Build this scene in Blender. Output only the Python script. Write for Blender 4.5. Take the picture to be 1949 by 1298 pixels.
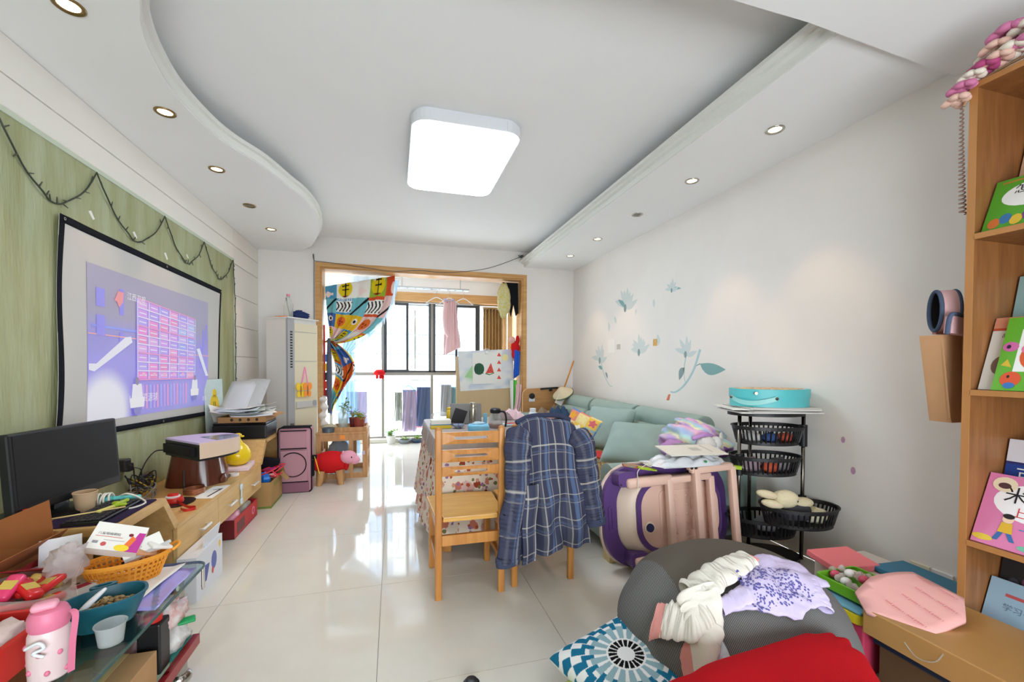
import bpy, bmesh, math, random
import numpy as np
from mathutils import Vector, Matrix, noise, geometry
for o in list(bpy.data.objects): bpy.data.objects.remove(o)
S = bpy.context.scene
COL = S.collection
PI = math.pi
# ------------------------------------------------------------------ camera
CY, SY = math.cos(.266771072), math.sin(.266771072)
cp, sp = math.cos(-.0203553468), math.sin(-.0203553468)
cr, sr = math.cos(.00367536652), math.sin(.00367536652)
fw = Vector((SY*cp, CY*cp, sp)); rt = Vector((CY, -SY, 0)); up = rt.cross(fw)
ra = rt*cr + up*sr; ua = -rt*sr + up*cr
cam = bpy.data.cameras.new('camera')
cam.sensor_fit = 'HORIZONTAL'; cam.sensor_width = 36
cam.lens = 800.2898/1949*36
cam.shift_x = (974.5-967.7774)/1949
cam.shift_y = (711.2092-649)/1949
cam.clip_start = .05; cam.clip_end = 300
camo = bpy.data.objects.new('camera', cam); COL.objects.link(camo)
camo.matrix_world = Matrix(((ra.x, ua.x, -fw.x, 0), (ra.y, ua.y, -fw.y, 0), (ra.z, ua.z, -fw.z, 1.237), (0, 0, 0, 1)))
S.camera = camo
# ------------------------------------------------------------------ world and view
W = bpy.data.worlds.new('sky'); S.world = W; W.use_nodes = True
bg = W.node_tree.nodes['Background']
bg.inputs[0].default_value = (.85, .93, 1, 1); bg.inputs[1].default_value = 12.0
S.view_settings.view_transform = 'Standard'; S.view_settings.look = 'None'
S.view_settings.gamma = 1; S.view_settings.use_curve_mapping = False
S.view_settings.exposure = -0.03
LAMP_POWER = 13.0      # emission of the big ceiling lamp
# daylight portals on the balcony window and the added rear opening (they only guide the sky's own light)
def portal(name, loc, rot, sx, sy):
    l = bpy.data.lights.new(name, 'AREA'); l.shape = 'RECTANGLE'; l.size = sx; l.size_y = sy
    l.cycles.is_portal = True
    o = bpy.data.objects.new(name, l); COL.objects.link(o); o.location = loc; o.rotation_euler = rot
portal('window_daylight', (.3, 7.30, 1.2), (-PI/2, 0, 0), 3.9, 2.5)
portal('rear_fill_portal', (.5, -1.72, .9), (PI/2, 0, 0), 3.0, 1.2)  # covers the unseen opening added behind the camera for fill light

# ------------------------------------------------------------------ helpers
def lin(c):
    c = c/255.0
    return c/12.92 if c <= .04045 else ((c+.055)/1.055)**2.4
def rgb(*c):
    if len(c) == 1: c = c[0]
    if isinstance(c, str):
        c = tuple(int(c[i:i+2], 16) for i in (0, 2, 4))
    return (lin(c[0]), lin(c[1]), lin(c[2]), 1.0)
MATS = {}
def mat(name, col=(200, 200, 200), rough=.6, metal=0, spec=.5, var=0, scale=8, stretch=(1, 1, 1), bump=0, bscale=40,
        col2=None, trans=0, emit=0, alpha=1, sheen=0, coat=0, kind=None, attr=False, ior=1.45):
    if name in MATS: return MATS[name]
    m = bpy.data.materials.new(name); m.use_nodes = True
    nt = m.node_tree; N = nt.nodes; L = nt.links
    b = N['Principled BSDF']; out = N['Material Output']
    c = rgb(col)
    b.inputs['Base Color'].default_value = c
    b.inputs['Roughness'].default_value = rough; b.inputs['Metallic'].default_value = metal
    b.inputs['Specular IOR Level'].default_value = spec
    b.inputs['Transmission Weight'].default_value = trans; b.inputs['Alpha'].default_value = alpha
    b.inputs['IOR'].default_value = ior
    b.inputs['Coat Weight'].default_value = coat
    if sheen: b.inputs['Sheen Weight'].default_value = sheen
    if emit:
        b.inputs['Emission Color'].default_value = c; b.inputs['Emission Strength'].default_value = emit
    tc = N.new('ShaderNodeTexCoord'); mp = N.new('ShaderNodeMapping'); L.new(tc.outputs['Object'], mp.inputs[0])
    mp.inputs['Scale'].default_value = stretch
    src = None
    if attr:
        a = N.new('ShaderNodeAttribute'); a.attribute_name = 'Col'; src = a.outputs['Color']
        L.new(src, b.inputs['Base Color'])
        if emit:
            L.new(src, b.inputs['Emission Color'])
    if var or col2:
        n = N.new('ShaderNodeTexNoise'); n.inputs['Scale'].default_value = scale; n.inputs['Detail'].default_value = 5
        n.inputs['Roughness'].default_value = .6
        L.new(mp.outputs[0], n.inputs[0])
        r = N.new('ShaderNodeMapRange'); L.new(n.outputs['Fac'], r.inputs[0])
        r.inputs[1].default_value = .3; r.inputs[2].default_value = .7
        mx = N.new('ShaderNodeMix'); mx.data_type = 'RGBA'; L.new(r.outputs[0], mx.inputs[0])
        if attr:
            L.new(src, mx.inputs[6])
            hsv = N.new('ShaderNodeHueSaturation'); hsv.inputs['Value'].default_value = 1-var
            L.new(src, hsv.inputs['Color']); L.new(hsv.outputs[0], mx.inputs[7])
        else:
            mx.inputs[6].default_value = c
            mx.inputs[7].default_value = rgb(col2) if col2 else tuple(x*(1-var) for x in c[:3])+(1,)
        L.new(mx.outputs[2], b.inputs['Base Color'])
    if bump:
        n2 = N.new('ShaderNodeTexNoise'); n2.inputs['Scale'].default_value = bscale; n2.inputs['Detail'].default_value = 4
        L.new(mp.outputs[0], n2.inputs[0])
        bp = N.new('ShaderNodeBump'); bp.inputs['Strength'].default_value = bump; bp.inputs['Distance'].default_value = .01
        L.new(n2.outputs['Fac'], bp.inputs['Height']); L.new(bp.outputs[0], b.inputs['Normal'])
    if kind == 'glass':      # thin sheet glass: see-through with a fresnel reflection
        tr = N.new('ShaderNodeBsdfTransparent'); tr.inputs[0].default_value = c
        gl = N.new('ShaderNodeBsdfGlossy'); gl.inputs['Roughness'].default_value = rough
        fr = N.new('ShaderNodeFresnel'); ge = N.new('ShaderNodeNewGeometry'); io = N.new('ShaderNodeMapRange'); L.new(ge.outputs['Backfacing'], io.inputs[0])
        io.inputs[3].default_value = ior; io.inputs[4].default_value = 1/ior; L.new(io.outputs[0], fr.inputs[0])   # same outside index seen from either face
        ms = N.new('ShaderNodeMixShader'); L.new(fr.outputs[0], ms.inputs[0])
        L.new(tr.outputs[0], ms.inputs[1]); L.new(gl.outputs[0], ms.inputs[2]); L.new(ms.outputs[0], out.inputs[0])
    if kind == 'film':       # cloudy plastic film or sheer cloth: partly see-through
        tr = N.new('ShaderNodeBsdfTransparent')
        ms = N.new('ShaderNodeMixShader'); ms.inputs[0].default_value = alpha
        b.inputs['Alpha'].default_value = 1
        if sheen == 0: pass
        tl = N.new('ShaderNodeBsdfTranslucent'); tl.inputs[0].default_value = c
        m2 = N.new('ShaderNodeMixShader'); m2.inputs[0].default_value = .5
        L.new(b.outputs[0], m2.inputs[1]); L.new(tl.outputs[0], m2.inputs[2])
        L.new(tr.outputs[0], ms.inputs[1]); L.new(m2.outputs[0], ms.inputs[2]); L.new(ms.outputs[0], out.inputs[0])
    MATS[name] = m
    return m
def cloth_mat(name, col, **k):
    k.setdefault('rough', .95); k.setdefault('spec', .1); k.setdefault('bump', .25); k.setdefault('bscale', 350)
    return mat(name, col, **k)
PRINT = mat('colour_print', rough=.45, attr=True, spec=.4)
PRINTC = mat('printed_cloth', rough=.95, attr=True, spec=.05, bump=.2, bscale=400)

def nz(x, y, z=0, s=1.0): return noise.noise(Vector((x*s, y*s, z*s)))
def frot(z=0, x=0, y=0):
    return Matrix.Rotation(z, 3, 'Z') @ Matrix.Rotation(y, 3, 'Y') @ Matrix.Rotation(x, 3, 'X')

class G:
    """collects geometry (and vertex colours) for ONE mesh object"""
    def __init__(s): s.v = []; s.f = []; s.c = []
    def add(s, V, F, col=None):
        n = len(s.v); s.v += [tuple(p) for p in V]; s.f += [tuple(i+n for i in f) for f in F]
        if col is not None:
            if len(s.c) < n: s.c += [(1, 1, 1, 1)]*(n-len(s.c))
            s.c += ([col]*len(V) if not isinstance(col, list) else col)
        return s
    def box(s, x0, x1, y0, y1, z0, z1, col=None):
        V = [(x, y, z) for x in (x0, x1) for y in (y0, y1) for z in (z0, z1)]
        return s.add(V, [(0, 1, 3, 2), (4, 6, 7, 5), (0, 4, 5, 1), (2, 3, 7, 6), (0, 2, 6, 4), (1, 5, 7, 3)], col)
    def obox(s, c, d, M=None, col=None):
        M = M or Matrix.Identity(3); c = Vector(c)
        V = [c + M @ Vector((x*d[0]/2, y*d[1]/2, z*d[2]/2)) for x in (-1, 1) for y in (-1, 1) for z in (-1, 1)]
        return s.add(V, [(0, 1, 3, 2), (4, 6, 7, 5), (0, 4, 5, 1), (2, 3, 7, 6), (0, 2, 6, 4), (1, 5, 7, 3)], col)
    def rbox(s, c, d, r=.01, M=None, seg=2, col=None):
        bm = bmesh.new(); bmesh.ops.create_cube(bm, size=1)
        for v in bm.verts: v.co = Vector((v.co.x*d[0], v.co.y*d[1], v.co.z*d[2]))
        bmesh.ops.bevel(bm, geom=list(bm.edges), offset=min(r, min(d)*.49), segments=seg, profile=.5, affect='EDGES')
        return s.addbm(bm, c, M, col)
    def addbm(s, bm, c=(0, 0, 0), M=None, col=None):
        M = M or Matrix.Identity(3); c = Vector(c)
        bm.verts.index_update()
        V = [c + M @ v.co for v in bm.verts]; F = [[v.index for v in f.verts] for f in bm.faces]
        bm.free(); return s.add(V, F, col)
    def bar(s, p, q, w, h, upv=(0, 0, 1), r=0):
        p, q = Vector(p), Vector(q); d = q-p; L = d.length; d.normalize(); upv = Vector(upv)
        if abs(d.dot(upv)) > .98: upv = Vector((1, 0, 0))
        x = d.cross(upv).normalized(); y = x.cross(d).normalized()
        M = Matrix((x, d, y)).transposed()
        return s.rbox((p+q)/2, (w, L, h), r, M) if r else s.obox((p+q)/2, (w, L, h), M)
    def tube(s, pts, r=.01, n=8, closed=False, cap=True, col=None):
        pts = [Vector(p) for p in pts]; m = len(pts)
        R = r if callable(r) else (lambda t: r)
        up_ = None; V = []; 
        for i, p in enumerate(pts):
            a = pts[(i-1) % m] if (i or closed) else p; b = pts[(i+1) % m] if (i < m-1 or closed) else p
            t = (b-a)
            if t.length < 1e-9: t = Vector((0, 0, 1))
            t.normalize()
            if up_ is None:
                up_ = t.orthogonal().normalized()
            up_ = (up_ - t*up_.dot(t))
            if up_.length < 1e-6: up_ = t.orthogonal()
            up_.normalize(); w = t.cross(up_); rr = R(i/max(1, m-1))
            for k in range(n):
                a_ = 2*PI*k/n; V.append(p + (up_*math.cos(a_)+w*math.sin(a_))*rr)
        F = []
        for i in range(m if closed else m-1):
            j = (i+1) % m
            for k in range(n):
                l = (k+1) % n; F.append((i*n+k, i*n+l, j*n+l, j*n+k))
        if cap and not closed:
            F.append(tuple(range(n))[::-1]); F.append(tuple((m-1)*n+k for k in range(n)))
        return s.add(V, F, col)
    def cyl(s, p, q, r, n=16, r2=None, col=None):
        return s.tube([p, q], (lambda t: r+(r2-r)*t) if r2 is not None else r, n, col=col)
    def lathe(s, prof, c=(0, 0, 0), n=24, M=None, sx=1, sy=1, col=None, cap=True):
        M = M or Matrix.Identity(3); c = Vector(c); V = []; F = []; m = len(prof)
        for r, z in prof:
            for k in range(n):
                a = 2*PI*k/n; V.append(c + M @ Vector((r*sx*math.cos(a), r*sy*math.sin(a), z)))
        for i in range(m-1):
            for k in range(n):
                l = (k+1) % n; F.append((i*n+k, i*n+l, (i+1)*n+l, (i+1)*n+k))
        if cap:
            F.append(tuple(range(n))[::-1]); F.append(tuple((m-1)*n+k for k in range(n)))
        return s.add(V, F, col)
    def ball(s, c, r, n=16, m=10, amp=0, fr=3, seed=0, M=None, col=None):
        """ellipsoid; amp = noise displacement"""
        if not hasattr(r, '__len__'): r = (r, r, r)
        M = M or Matrix.Identity(3); c = Vector(c); V = []; F = []; cl_ = []
        for i in range(m+1):
            th = PI*i/m
            for k in range(n):
                a = 2*PI*k/n
                d = Vector((math.sin(th)*math.cos(a), math.sin(th)*math.sin(a), math.cos(th)))
                k_ = 1 + (amp*noise.noise(d*fr+Vector((seed*7.3, seed*3.1, 0))) if amp else 0)
                V.append(c + M @ Vector((d.x*r[0]*k_, d.y*r[1]*k_, d.z*r[2]*k_)))
                if callable(col): cl_.append(col(d))
        if callable(col): col = cl_
        for i in range(m):
            for k in range(n):
                l = (k+1) % n; F.append((i*n+k, (i+1)*n+k, (i+1)*n+l, i*n+l))
        return s.add(V, F, col)
    def grid(s, fn, nu, nv, cf=None, closeu=False, flip=False):
        V = []; C_ = []
        for j in range(nv+1):
            for i in range(nu + (0 if closeu else 1)):
                u, v = i/nu, j/nv; V.append(fn(u, v))
                if cf: C_.append(cf(u, v))
        w = nu if closeu else nu+1; F = []
        for j in range(nv):
            for i in range(nu):
                a = j*w+i; b = j*w+(i+1) % w
                F.append((a, a+w, b+w, b) if flip else (a, b, b+w, a+w))
        return s.add(V, F, C_ if cf else None)
    def prism(s, poly, z0, z1, fn=None, col=None):
        """extrude 2D polygon; fn maps (a,b,t)->xyz"""
        fn = fn or (lambda a, b, t: (a, b, t)); n = len(poly)
        V = [fn(a, b, z0) for a, b in poly]+[fn(a, b, z1) for a, b in poly]
        F = [tuple(range(n))[::-1], tuple(range(n, 2*n))]+[(i, (i+1) % n, n+(i+1) % n, n+i) for i in range(n)]
        return s.add(V, F, col)
    def ring(s, outer, inner, z0, z1, fn=None, col=None):
        fn = fn or (lambda a, b, t: (a, b, t)); n = len(outer)
        V = [fn(a, b, z) for z in (z0, z1) for P_ in (outer, inner) for a, b in P_]; F = []
        for i in range(n):
            j = (i+1) % n
            F += [(i, j, n+j, n+i)[::-1], (2*n+i, 2*n+j, 3*n+j, 3*n+i), (i, j, 2*n+j, 2*n+i), (n+j, n+i, 3*n+i, 3*n+j)]
        return s.add(V, F, col)
    def poly(s, P3, col=None): return s.add(P3, [tuple(range(len(P3)))], col)

def rrect(w, h, r, n=5, cx=0, cy=0):
    P_ = []
    for (sx, sy, a0) in ((1, 1, 0), (-1, 1, PI/2), (-1, -1, PI), (1, -1, 1.5*PI)):
        for i in range(n+1):
            a = a0+PI/2*i/n; P_.append((cx+sx*(w/2-r)+r*math.cos(a), cy+sy*(h/2-r)+r*math.sin(a)))
    return P_
def ell(rx, ry, n=24, cx=0, cy=0, a0=0): return [(cx+rx*math.cos(a0+2*PI*i/n), cy+ry*math.sin(a0+2*PI*i/n)) for i in range(n)]
def crom(P_, k=8):
    P_ = [Vector(p) for p in P_]; Q = []
    for i in range(len(P_)-1):
        a = P_[max(0, i-1)]; b = P_[i]; c = P_[i+1]; d = P_[min(len(P_)-1, i+2)]
        for j in range(k):
            t = j/k
            Q.append(.5*((2*b)+(c-a)*t+(2*a-5*b+4*c-d)*t*t+(3*b-a-3*c+d)*t**3))
    Q.append(P_[-1]); return Q
def mkobj(name, g, m, parent=None, smooth=False, world=True, mods=()):
    me = bpy.data.meshes.new(name)
    V = g.v
    if parent is not None and world:
        I = PM[parent.name].inverted(); V = [tuple(I @ Vector(p)) for p in V]
    me.from_pydata([tuple(p) for p in V], [], g.f)
    if g.c:
        ca = me.color_attributes.new('Col', 'FLOAT_COLOR', 'POINT')
        cc = g.c+[(1, 1, 1, 1)]*(len(V)-len(g.c))
        ca.data.foreach_set('color', np.array(cc, dtype=np.float32).ravel())
    if smooth:
        me.polygons.foreach_set('use_smooth', [True]*len(me.polygons))
        if smooth != True:
            try: me.set_sharp_from_angle(angle=math.radians(smooth))
            except Exception: pass
    me.materials.append(m); me.update()
    o = bpy.data.objects.new(name, me); COL.objects.link(o)
    if parent is not None: o.parent = parent
    PM[o.name] = PM[parent.name].copy() if parent is not None else Matrix.Identity(4)
    return o
PM = {}
def thing(name, label, cat, loc=(0, 0, 0), rz=0, group=None):
    o = bpy.data.objects.new(name, None); COL.objects.link(o); o.empty_display_size = .05
    o.location = loc; o.rotation_euler = (0, 0, rz)
    PM[o.name] = Matrix.Translation(loc) @ Matrix.Rotation(rz, 4, 'Z')
    o['label'] = label; o['category'] = cat
    if group: o['group'] = group
    return o
def tag(o, label, cat, group=None):
    o['label'] = label; o['category'] = cat
    if group: o['group'] = group
    return o
def struct(name, g, m, parent=None, **k):
    o = mkobj(name, g, m, parent, **k)
    if parent is None: o['kind'] = 'structure'
    return o
def part(name, g, m, parent, smooth=False, label=None, **k):
    o = mkobj(name, g, m, parent, smooth, **k)
    if label: o['label'] = label
    return o
def single(name, label, cat, g, m, smooth=False, group=None, **k):
    return tag(mkobj(name, g, m, None, smooth, **k), label, cat, group)
def copyobj(o, parent=None):
    c = o.copy(); COL.objects.link(c)
    if parent is not None: c.parent = parent
    return c
def solid(o, t, off=0):
    m = o.modifiers.new('thick', 'SOLIDIFY'); m.thickness = t; m.offset = off; return o
def subsurf(o, n=1):
    m = o.modifiers.new('sub', 'SUBSURF'); m.levels = n; m.render_levels = n; return o
def text_geo(s, size, fn, col=None, g=None, align='LEFT', ext=0):
    """flat lettering: fn(a,b) -> xyz"""
    g = g or G()
    cu = bpy.data.curves.new('t', 'FONT'); cu.body = s; cu.size = size; cu.align_x = align; cu.resolution_u = 2
    o = bpy.data.objects.new('t', cu); COL.objects.link(o)
    bpy.context.view_layer.update()
    dg = bpy.context.evaluated_depsgraph_get()
    me = bpy.data.meshes.new_from_object(o.evaluated_get(dg))
    V = [fn(v.co.x, v.co.y) for v in me.vertices]; F = [tuple(p.vertices) for p in me.polygons]
    g.add(V, F, col)
    bpy.data.objects.remove(o); bpy.data.curves.remove(cu); bpy.data.meshes.remove(me)
    return g
def plane_fn(o, a, b, off=0):
    """maps (u,v) metres on plane at origin o spanned by unit vectors a,b; off along normal"""
    o, a, b = Vector(o), Vector(a).normalized(), Vector(b).normalized(); n = a.cross(b)
    return lambda u, v, t=0: tuple(o+a*u+b*v+n*(off+t))
def sheet(poly, zf, res=.03, seed=0):
    """triangulated cloth inside a 2D outline; zf(x,y)->z or xyz"""
    rnd = random.Random(seed); P_ = []; n = len(poly)
    for i in range(n):
        a = Vector(poly[i]); b = Vector(poly[(i+1) % n]); k = max(1, int((b-a).length/res))
        for j in range(k): P_.append(a.lerp(b, j/k))
    nb = len(P_); E_ = [(i, (i+1) % nb) for i in range(nb)]
    xs = [p.x for p in P_]; ys = [p.y for p in P_]
    y = min(ys)+res/2; row = 0
    Q = list(P_)
    while y < max(ys):
        x = min(xs)+(res/2 if row % 2 else 0)
        while x < max(xs):
            p = Vector((x+rnd.uniform(-.2, .2)*res, y+rnd.uniform(-.2, .2)*res))
            if min((p-q).length_squared for q in P_) > (res*.6)**2: Q.append(p)
            x += res
        y += res*.87; row += 1
    r = geometry.delaunay_2d_cdt(Q, E_, [], 1, 1e-6)
    g = G(); V = []
    for p in r[0]:
        q = zf(p.x, p.y); V.append(q if hasattr(q, '__len__') else (p.x, p.y, q))
    g.add(V, [tuple(f) for f in r[2]]); g.uv = [(p.x, p.y) for p in r[0]]
    return g
def pillow_fn(w, h, t, puff=.45, corner=.06):
    """local pillow surface; u,v in 0..1, side +1/-1"""
    def f(u, v, sd):
        a, b = 2*u-1, 2*v-1
        e = max(0, (1-a**4))**puff*max(0, (1-b**4))**puff
        pin = 1-corner*(1-a*a)*0-corner*(b*b)*(1-a*a)
        px = a*w/2*(1-corner*(1-b*b)*abs(a)**3); py = b*h/2*(1-corner*(1-a*a)*abs(b)**3)
        return Vector((px, py, sd*t/2*e))
    return f
def pillow(c, w, h, t, M, n=24, cf=None, wr=.004, seed=0, backcol=None):
    f = pillow_fn(w, h, t); g = G(); c = Vector(c)
    for sd in (1, -1):
        def fn(u, v, sd=sd):
            p = f(u, v, sd); p.z += sd*wr*nz(p.x*9+seed, p.y*9, sd*3)*min(1, abs(p.z)/.02)
            return c + M @ p
        g.grid(fn, n, n, (cf if sd == 1 else (lambda u, v: backcol)) if cf else None, flip=(sd < 0))
    return g
# ================================================================== ROOM SHELL
XL, XR, YB, YF, ZC, ZS = -1.61, 2.58, 5.80, -1.60, 2.856, 2.643
white = mat('white_wall_paint', (240, 235, 229), .85, spec=.2, var=.035, scale=2.5, bump=.03, bscale=120)
ceilm = mat('white_ceiling_paint', (246, 246, 246), .85, spec=.2, var=.02, scale=1.5)
tilem = mat('polished_ivory_tile', (224, 219, 208), .055, spec=.5, var=.05, scale=3, col2=(217, 211, 198))
grout = mat('grey_grout', (120, 115, 106), .8)
wood = mat('honey_wood_casing', (214, 168, 108), .35, var=.22, scale=3, stretch=(1, 1, 14), col2=(190, 138, 80))
woodh = mat('honey_wood_head', (214, 168, 108), .35, var=.22, scale=3, stretch=(1, 14, 14), col2=(190, 138, 80))
g = G().box(XL, XR, YF, 7.2, -.08, -.006)
floor = struct('floor', g, grout)
ix0 = -.0666
cache = {}
for i in range(-2, 4):
    for j in range(-4, 8):
        x0, x1 = ix0+.8*i, ix0+.8*(i+1); y1 = 4.0431+.8*(4-j); y0 = y1-.8
        x0, x1, y0, y1 = max(x0, XL), min(x1, XR), max(y0, YF), min(y1, 7.2)
        if x1-x0 < .02 or y1-y0 < .02: continue
        key = (round(x1-x0, 3), round(y1-y0, 3))
        if key not in cache:
            w, d = key
            cache[key] = part('tile', G().box(.001, w-.001, .001, d-.001, -.012, 0), tilem, floor)
            t = cache[key]
        else:
            t = copyobj(cache[key], floor)
        t.location = (x0, y0, 0)
# ceiling
ceil = struct('ceiling', G().box(XL-.15, XR+.15, YF-.15, YB+.25, ZC, ZC+.1), ceilm)
# left curved dropped ceiling
cur = [(-.62, 1.2), (-.80, 1.6), (-.946, 1.974), (-1.013, 2.123), (-1.067, 2.325), (-1.098, 2.606), (-1.071, 2.919), (-1.013, 3.132),
       (-.895, 3.373), (-.805, 3.682), (-.729, 3.951), (-.70, 4.335), (-.734, 4.703), (-.778, 4.937), (-.87, 5.25), (-.963, 5.513), (-1.16, 5.80)]
cur = [(p.x, p.y) for p in crom([(a, b, 0) for a, b in cur], 12)]
def offs(P_, d):
    Q = []
    for i, p in enumerate(P_):
        a = Vector(P_[max(0, i-1)]); b = Vector(P_[min(len(P_)-1, i+1)]); t = (b-a).normalized()
        Q.append((p[0]+t.y*d, p[1]-t.x*d))
    Q[-1] = (Q[-1][0], YB); Q[0] = (Q[0][0], 1.2)
    return Q
def soffit_poly(d): return [(XL, 1.2)]+offs(cur, d)+[(XL, YB)]
sof = struct('trim_1', G().prism(soffit_poly(0), ZS, ZS+.03), ceilm)
mould = mat('white_moulding', (232, 232, 226), .55, spec=.3)
for (d0, z0, z1) in ((.006, ZS+.004, ZS+.056), (.030, ZS+.056, ZS+.082)):
    a = offs(cur, d0); b = offs(cur, -.12)
    part('moulding', G().prism(a+b[::-1], z0, z1), mould, sof)
part('upstand', G().prism(soffit_poly(-.25), ZS+.03, ZC), ceilm, sof)
# right straight dropped ceiling
sof2 = struct('trim_2', G().box(1.82, XR, 1.2, YB, ZS, ZS+.03), ceilm)
for (x0, z0, z1) in ((1.808, ZS+.003, ZS+.042), (1.775, ZS+.042, ZS+.062), (1.742, ZS+.062, ZS+.085)):
    part('moulding', G().box(x0, 1.96, 1.2, YB, z0, z1), mould, sof2)
part('upstand', G().box(2.05, XR, 1.2, YB, ZS+.03, ZC), ceilm, sof2)
# low ceiling beam towards the camera
struct('trim_3', G().prism([(XL, YF), (XR, YF), (XR, 1.395), (1.6, 1.335), (XL, 1.30)], 2.612, ZC), ceilm)
# walls
wl = struct('wall_left', G().box(XL-.15, XL, YF-.15, YB+.25, 0, ZC), white)
panm = mat('white_wall_panel', (238, 234, 226), .6, spec=.3, var=.03, scale=2)
for (y0, y1, z0, z1) in [(YF, 4.962, 2.474, 2.64), (YF, 4.962, 2.328, 2.468), (4.968, YB-.002, 2.474, 2.64), (4.968, YB-.002, 2.288, 2.468)] + \
        [(4.968, YB-.002, .035+.321*k, .35+.321*k) for k in range(7)]:
    part('panel', G().rbox((XL+.006, (y0+y1)/2, (z0+z1)/2), (.012, y1-y0, z1-z0), .003), panm, wl)
green = mat('green_textured_plaster', (176, 182, 148), .55, spec=.35, col2=(150, 152, 106), scale=9, stretch=(1, 1, .16), bump=.6, bscale=60)
part('green_panel', G().box(XL, XL+.016, YF, 4.955, 0, 2.30), green, wl, label='light green streaked plaster feature panel')
part('edge_strip', G().box(XL, XL+.022, YF, 4.962, 2.30, 2.324), mat('pale_green_edge', (200, 210, 190), .2), wl)
part('edge_strip', G().box(XL, XL+.022, 4.955, 4.966, 0, 2.324), MATS['pale_green_edge'], wl)
struct('wall_right', G().box(XR, XR+.15, YF-.15, YB+.25, 0, ZC), white)
OX0, OX1, OZ = -.895, 1.795, 2.475
wb = G().box(XL-.15, OX0, YB, YB+.22, 0, ZC).box(OX1, XR+.15, YB, YB+.22, 0, ZC).box(OX0, OX1, YB, YB+.22, OZ, ZC)
struct('wall_back', wb, white)
g = G().box(XL, -1.0, YF-.15, YF, 0, ZC).box(2.0, XR, YF-.15, YF, 0, ZC).box(-1.0, 2.0, YF-.15, YF, 1.5, ZC).box(-1.0, 2.0, YF-.15, YF, 0, .3)  # unseen rear wall; its wide low opening is added to let fill light in
struct('wall_front', g, white)
# wooden casing of the balcony opening
d1 = struct('door_1', G().box(OX0-.058, OX0, YB-.022, YB+.001, 0, OZ+.055), wood)
part('casing', G().box(OX1, OX1+.053, YB-.022, YB+.001, 0, OZ+.045), wood, d1)
part('casing', G().box(OX0-.058, OX1+.053, YB-.024, YB-.001, OZ, OZ+.055), woodh, d1)
part('jamb', G().box(OX0, OX0+.02, YB, YB+.25, 0, OZ), wood, d1)
part('jamb', G().box(OX1-.02, OX1, YB, YB+.25, 0, OZ), wood, d1)
part('head', G().box(OX0+.02, OX1-.02, YB, YB+.25, OZ-.02, OZ), woodh, d1)
# balcony shell
BX0, BX1 = -1.75, 1.98
struct('wall_balcony_left', G().box(BX0-.1, BX0, YB+.22, 7.2, 0, 2.75), white)
wr_ = struct('wall_balcony_right', G().box(BX1, BX1+.1, YB+.22, 7.2, 0, 2.75), white)
part('wood_panel', G().box(BX1-.015, BX1, YB+.25, 6.98, 0, 2.26), wood, wr_)
struct('ceiling_balcony', G().box(BX0, BX1, YB+.22, 7.2, 2.62, 2.75), ceilm)
# balcony window
alu = mat('taupe_aluminium', (150, 145, 136), .4, metal=.3)
dark = mat('charcoal_sash', (62, 64, 66), .4, metal=.2)
glass = mat('window_glass', (250, 252, 252), .0, kind='glass', ior=1.25)
YW = 7.05
xs = [BX0+.03, -.94, -.165, .61, 1.39, BX1-.03]
w1 = struct('window_1', G().box(BX0, BX1, YW-.03, YW+.03, 2.235, 2.27), alu)
for x in xs: part('mullion', G().box(x-.022, x+.022, YW-.035, YW+.035, .05, 2.24), alu, w1)
for a, b in zip(xs[:-1], xs[1:]):
    part('transom', G().box(a+.022, b-.022, YW-.03, YW+.03, 1.065, 1.115), alu, w1)
    part('bottom_rail', G().box(a+.022, b-.022, YW-.03, YW+.03, .05, .085), alu, w1)
    part('pane', G().box(a+.022, b-.022, YW-.003, YW+.003, .085, 1.065), glass, w1)
    part('pane', G().box(a+.022, b-.022, YW-.003, YW+.003, 1.115, 2.235), glass, w1)
for (a, b, y, dk) in ((-.14, .235, YW-.05, 1), (.20, .585, YW+.05, 0), (.635, 1.03, YW+.05, 0), (.99, 1.37, YW-.05, 1)):
    t = .038 if dk else .022
    m_ = dark if dk else alu
    g = G().box(a, a+t, y-.012, y+.012, 1.12, 2.23).box(b-t, b, y-.012, y+.012, 1.12, 2.23).box(a+t, b-t, y-.012, y+.012, 1.12, 1.12+t).box(a+t, b-t, y-.012, y+.012, 2.23-t, 2.23)
    s_ = part('sash', g, m_, w1)
for x in (-.14, .56, .635, 1.365): part('sash_jamb', G().box(x-.006, x+.03, YW-.075, YW-.06, 1.115, 2.235), dark, w1)
part('sash_jamb', G().box(-.14, 1.39, YW-.075, YW-.06, 1.115, 1.14), dark, w1)
part('handle', G().rbox((-.115, YW-.082, 1.62), (.018, .02, .13), .005), mat('black_plastic', (22, 22, 24), .35), w1)
# open casement swung outwards behind the left sashes
g = G()
c0, c1 = (.215, YW+.12), (.36, YW+.40)
for z in (1.15, 2.19): g.bar((*c0, z), (*c1, z), .03, .03)
for c in (c0, c1): g.bar((*c, 1.15), (*c, 2.19), .03, .03)
part('casement', g, alu, w1)
part('sill', G().rbox((.1, 6.99, .03), (3.7, .16, .06), .006), mat('cream_sill_stone', (222, 216, 202), .4), w1)
part('pelmet', G().box(BX0, BX1, 6.93, 6.95, 2.262, 2.40), woodh, w1)
part('pelmet_underside', G().box(BX0, BX1, 6.95, 7.02, 2.262, 2.28), woodh, w1)
part('lintel', G().box(BX0, BX1, 6.951, 7.15, 2.27, 2.62), white, w1)
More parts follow.
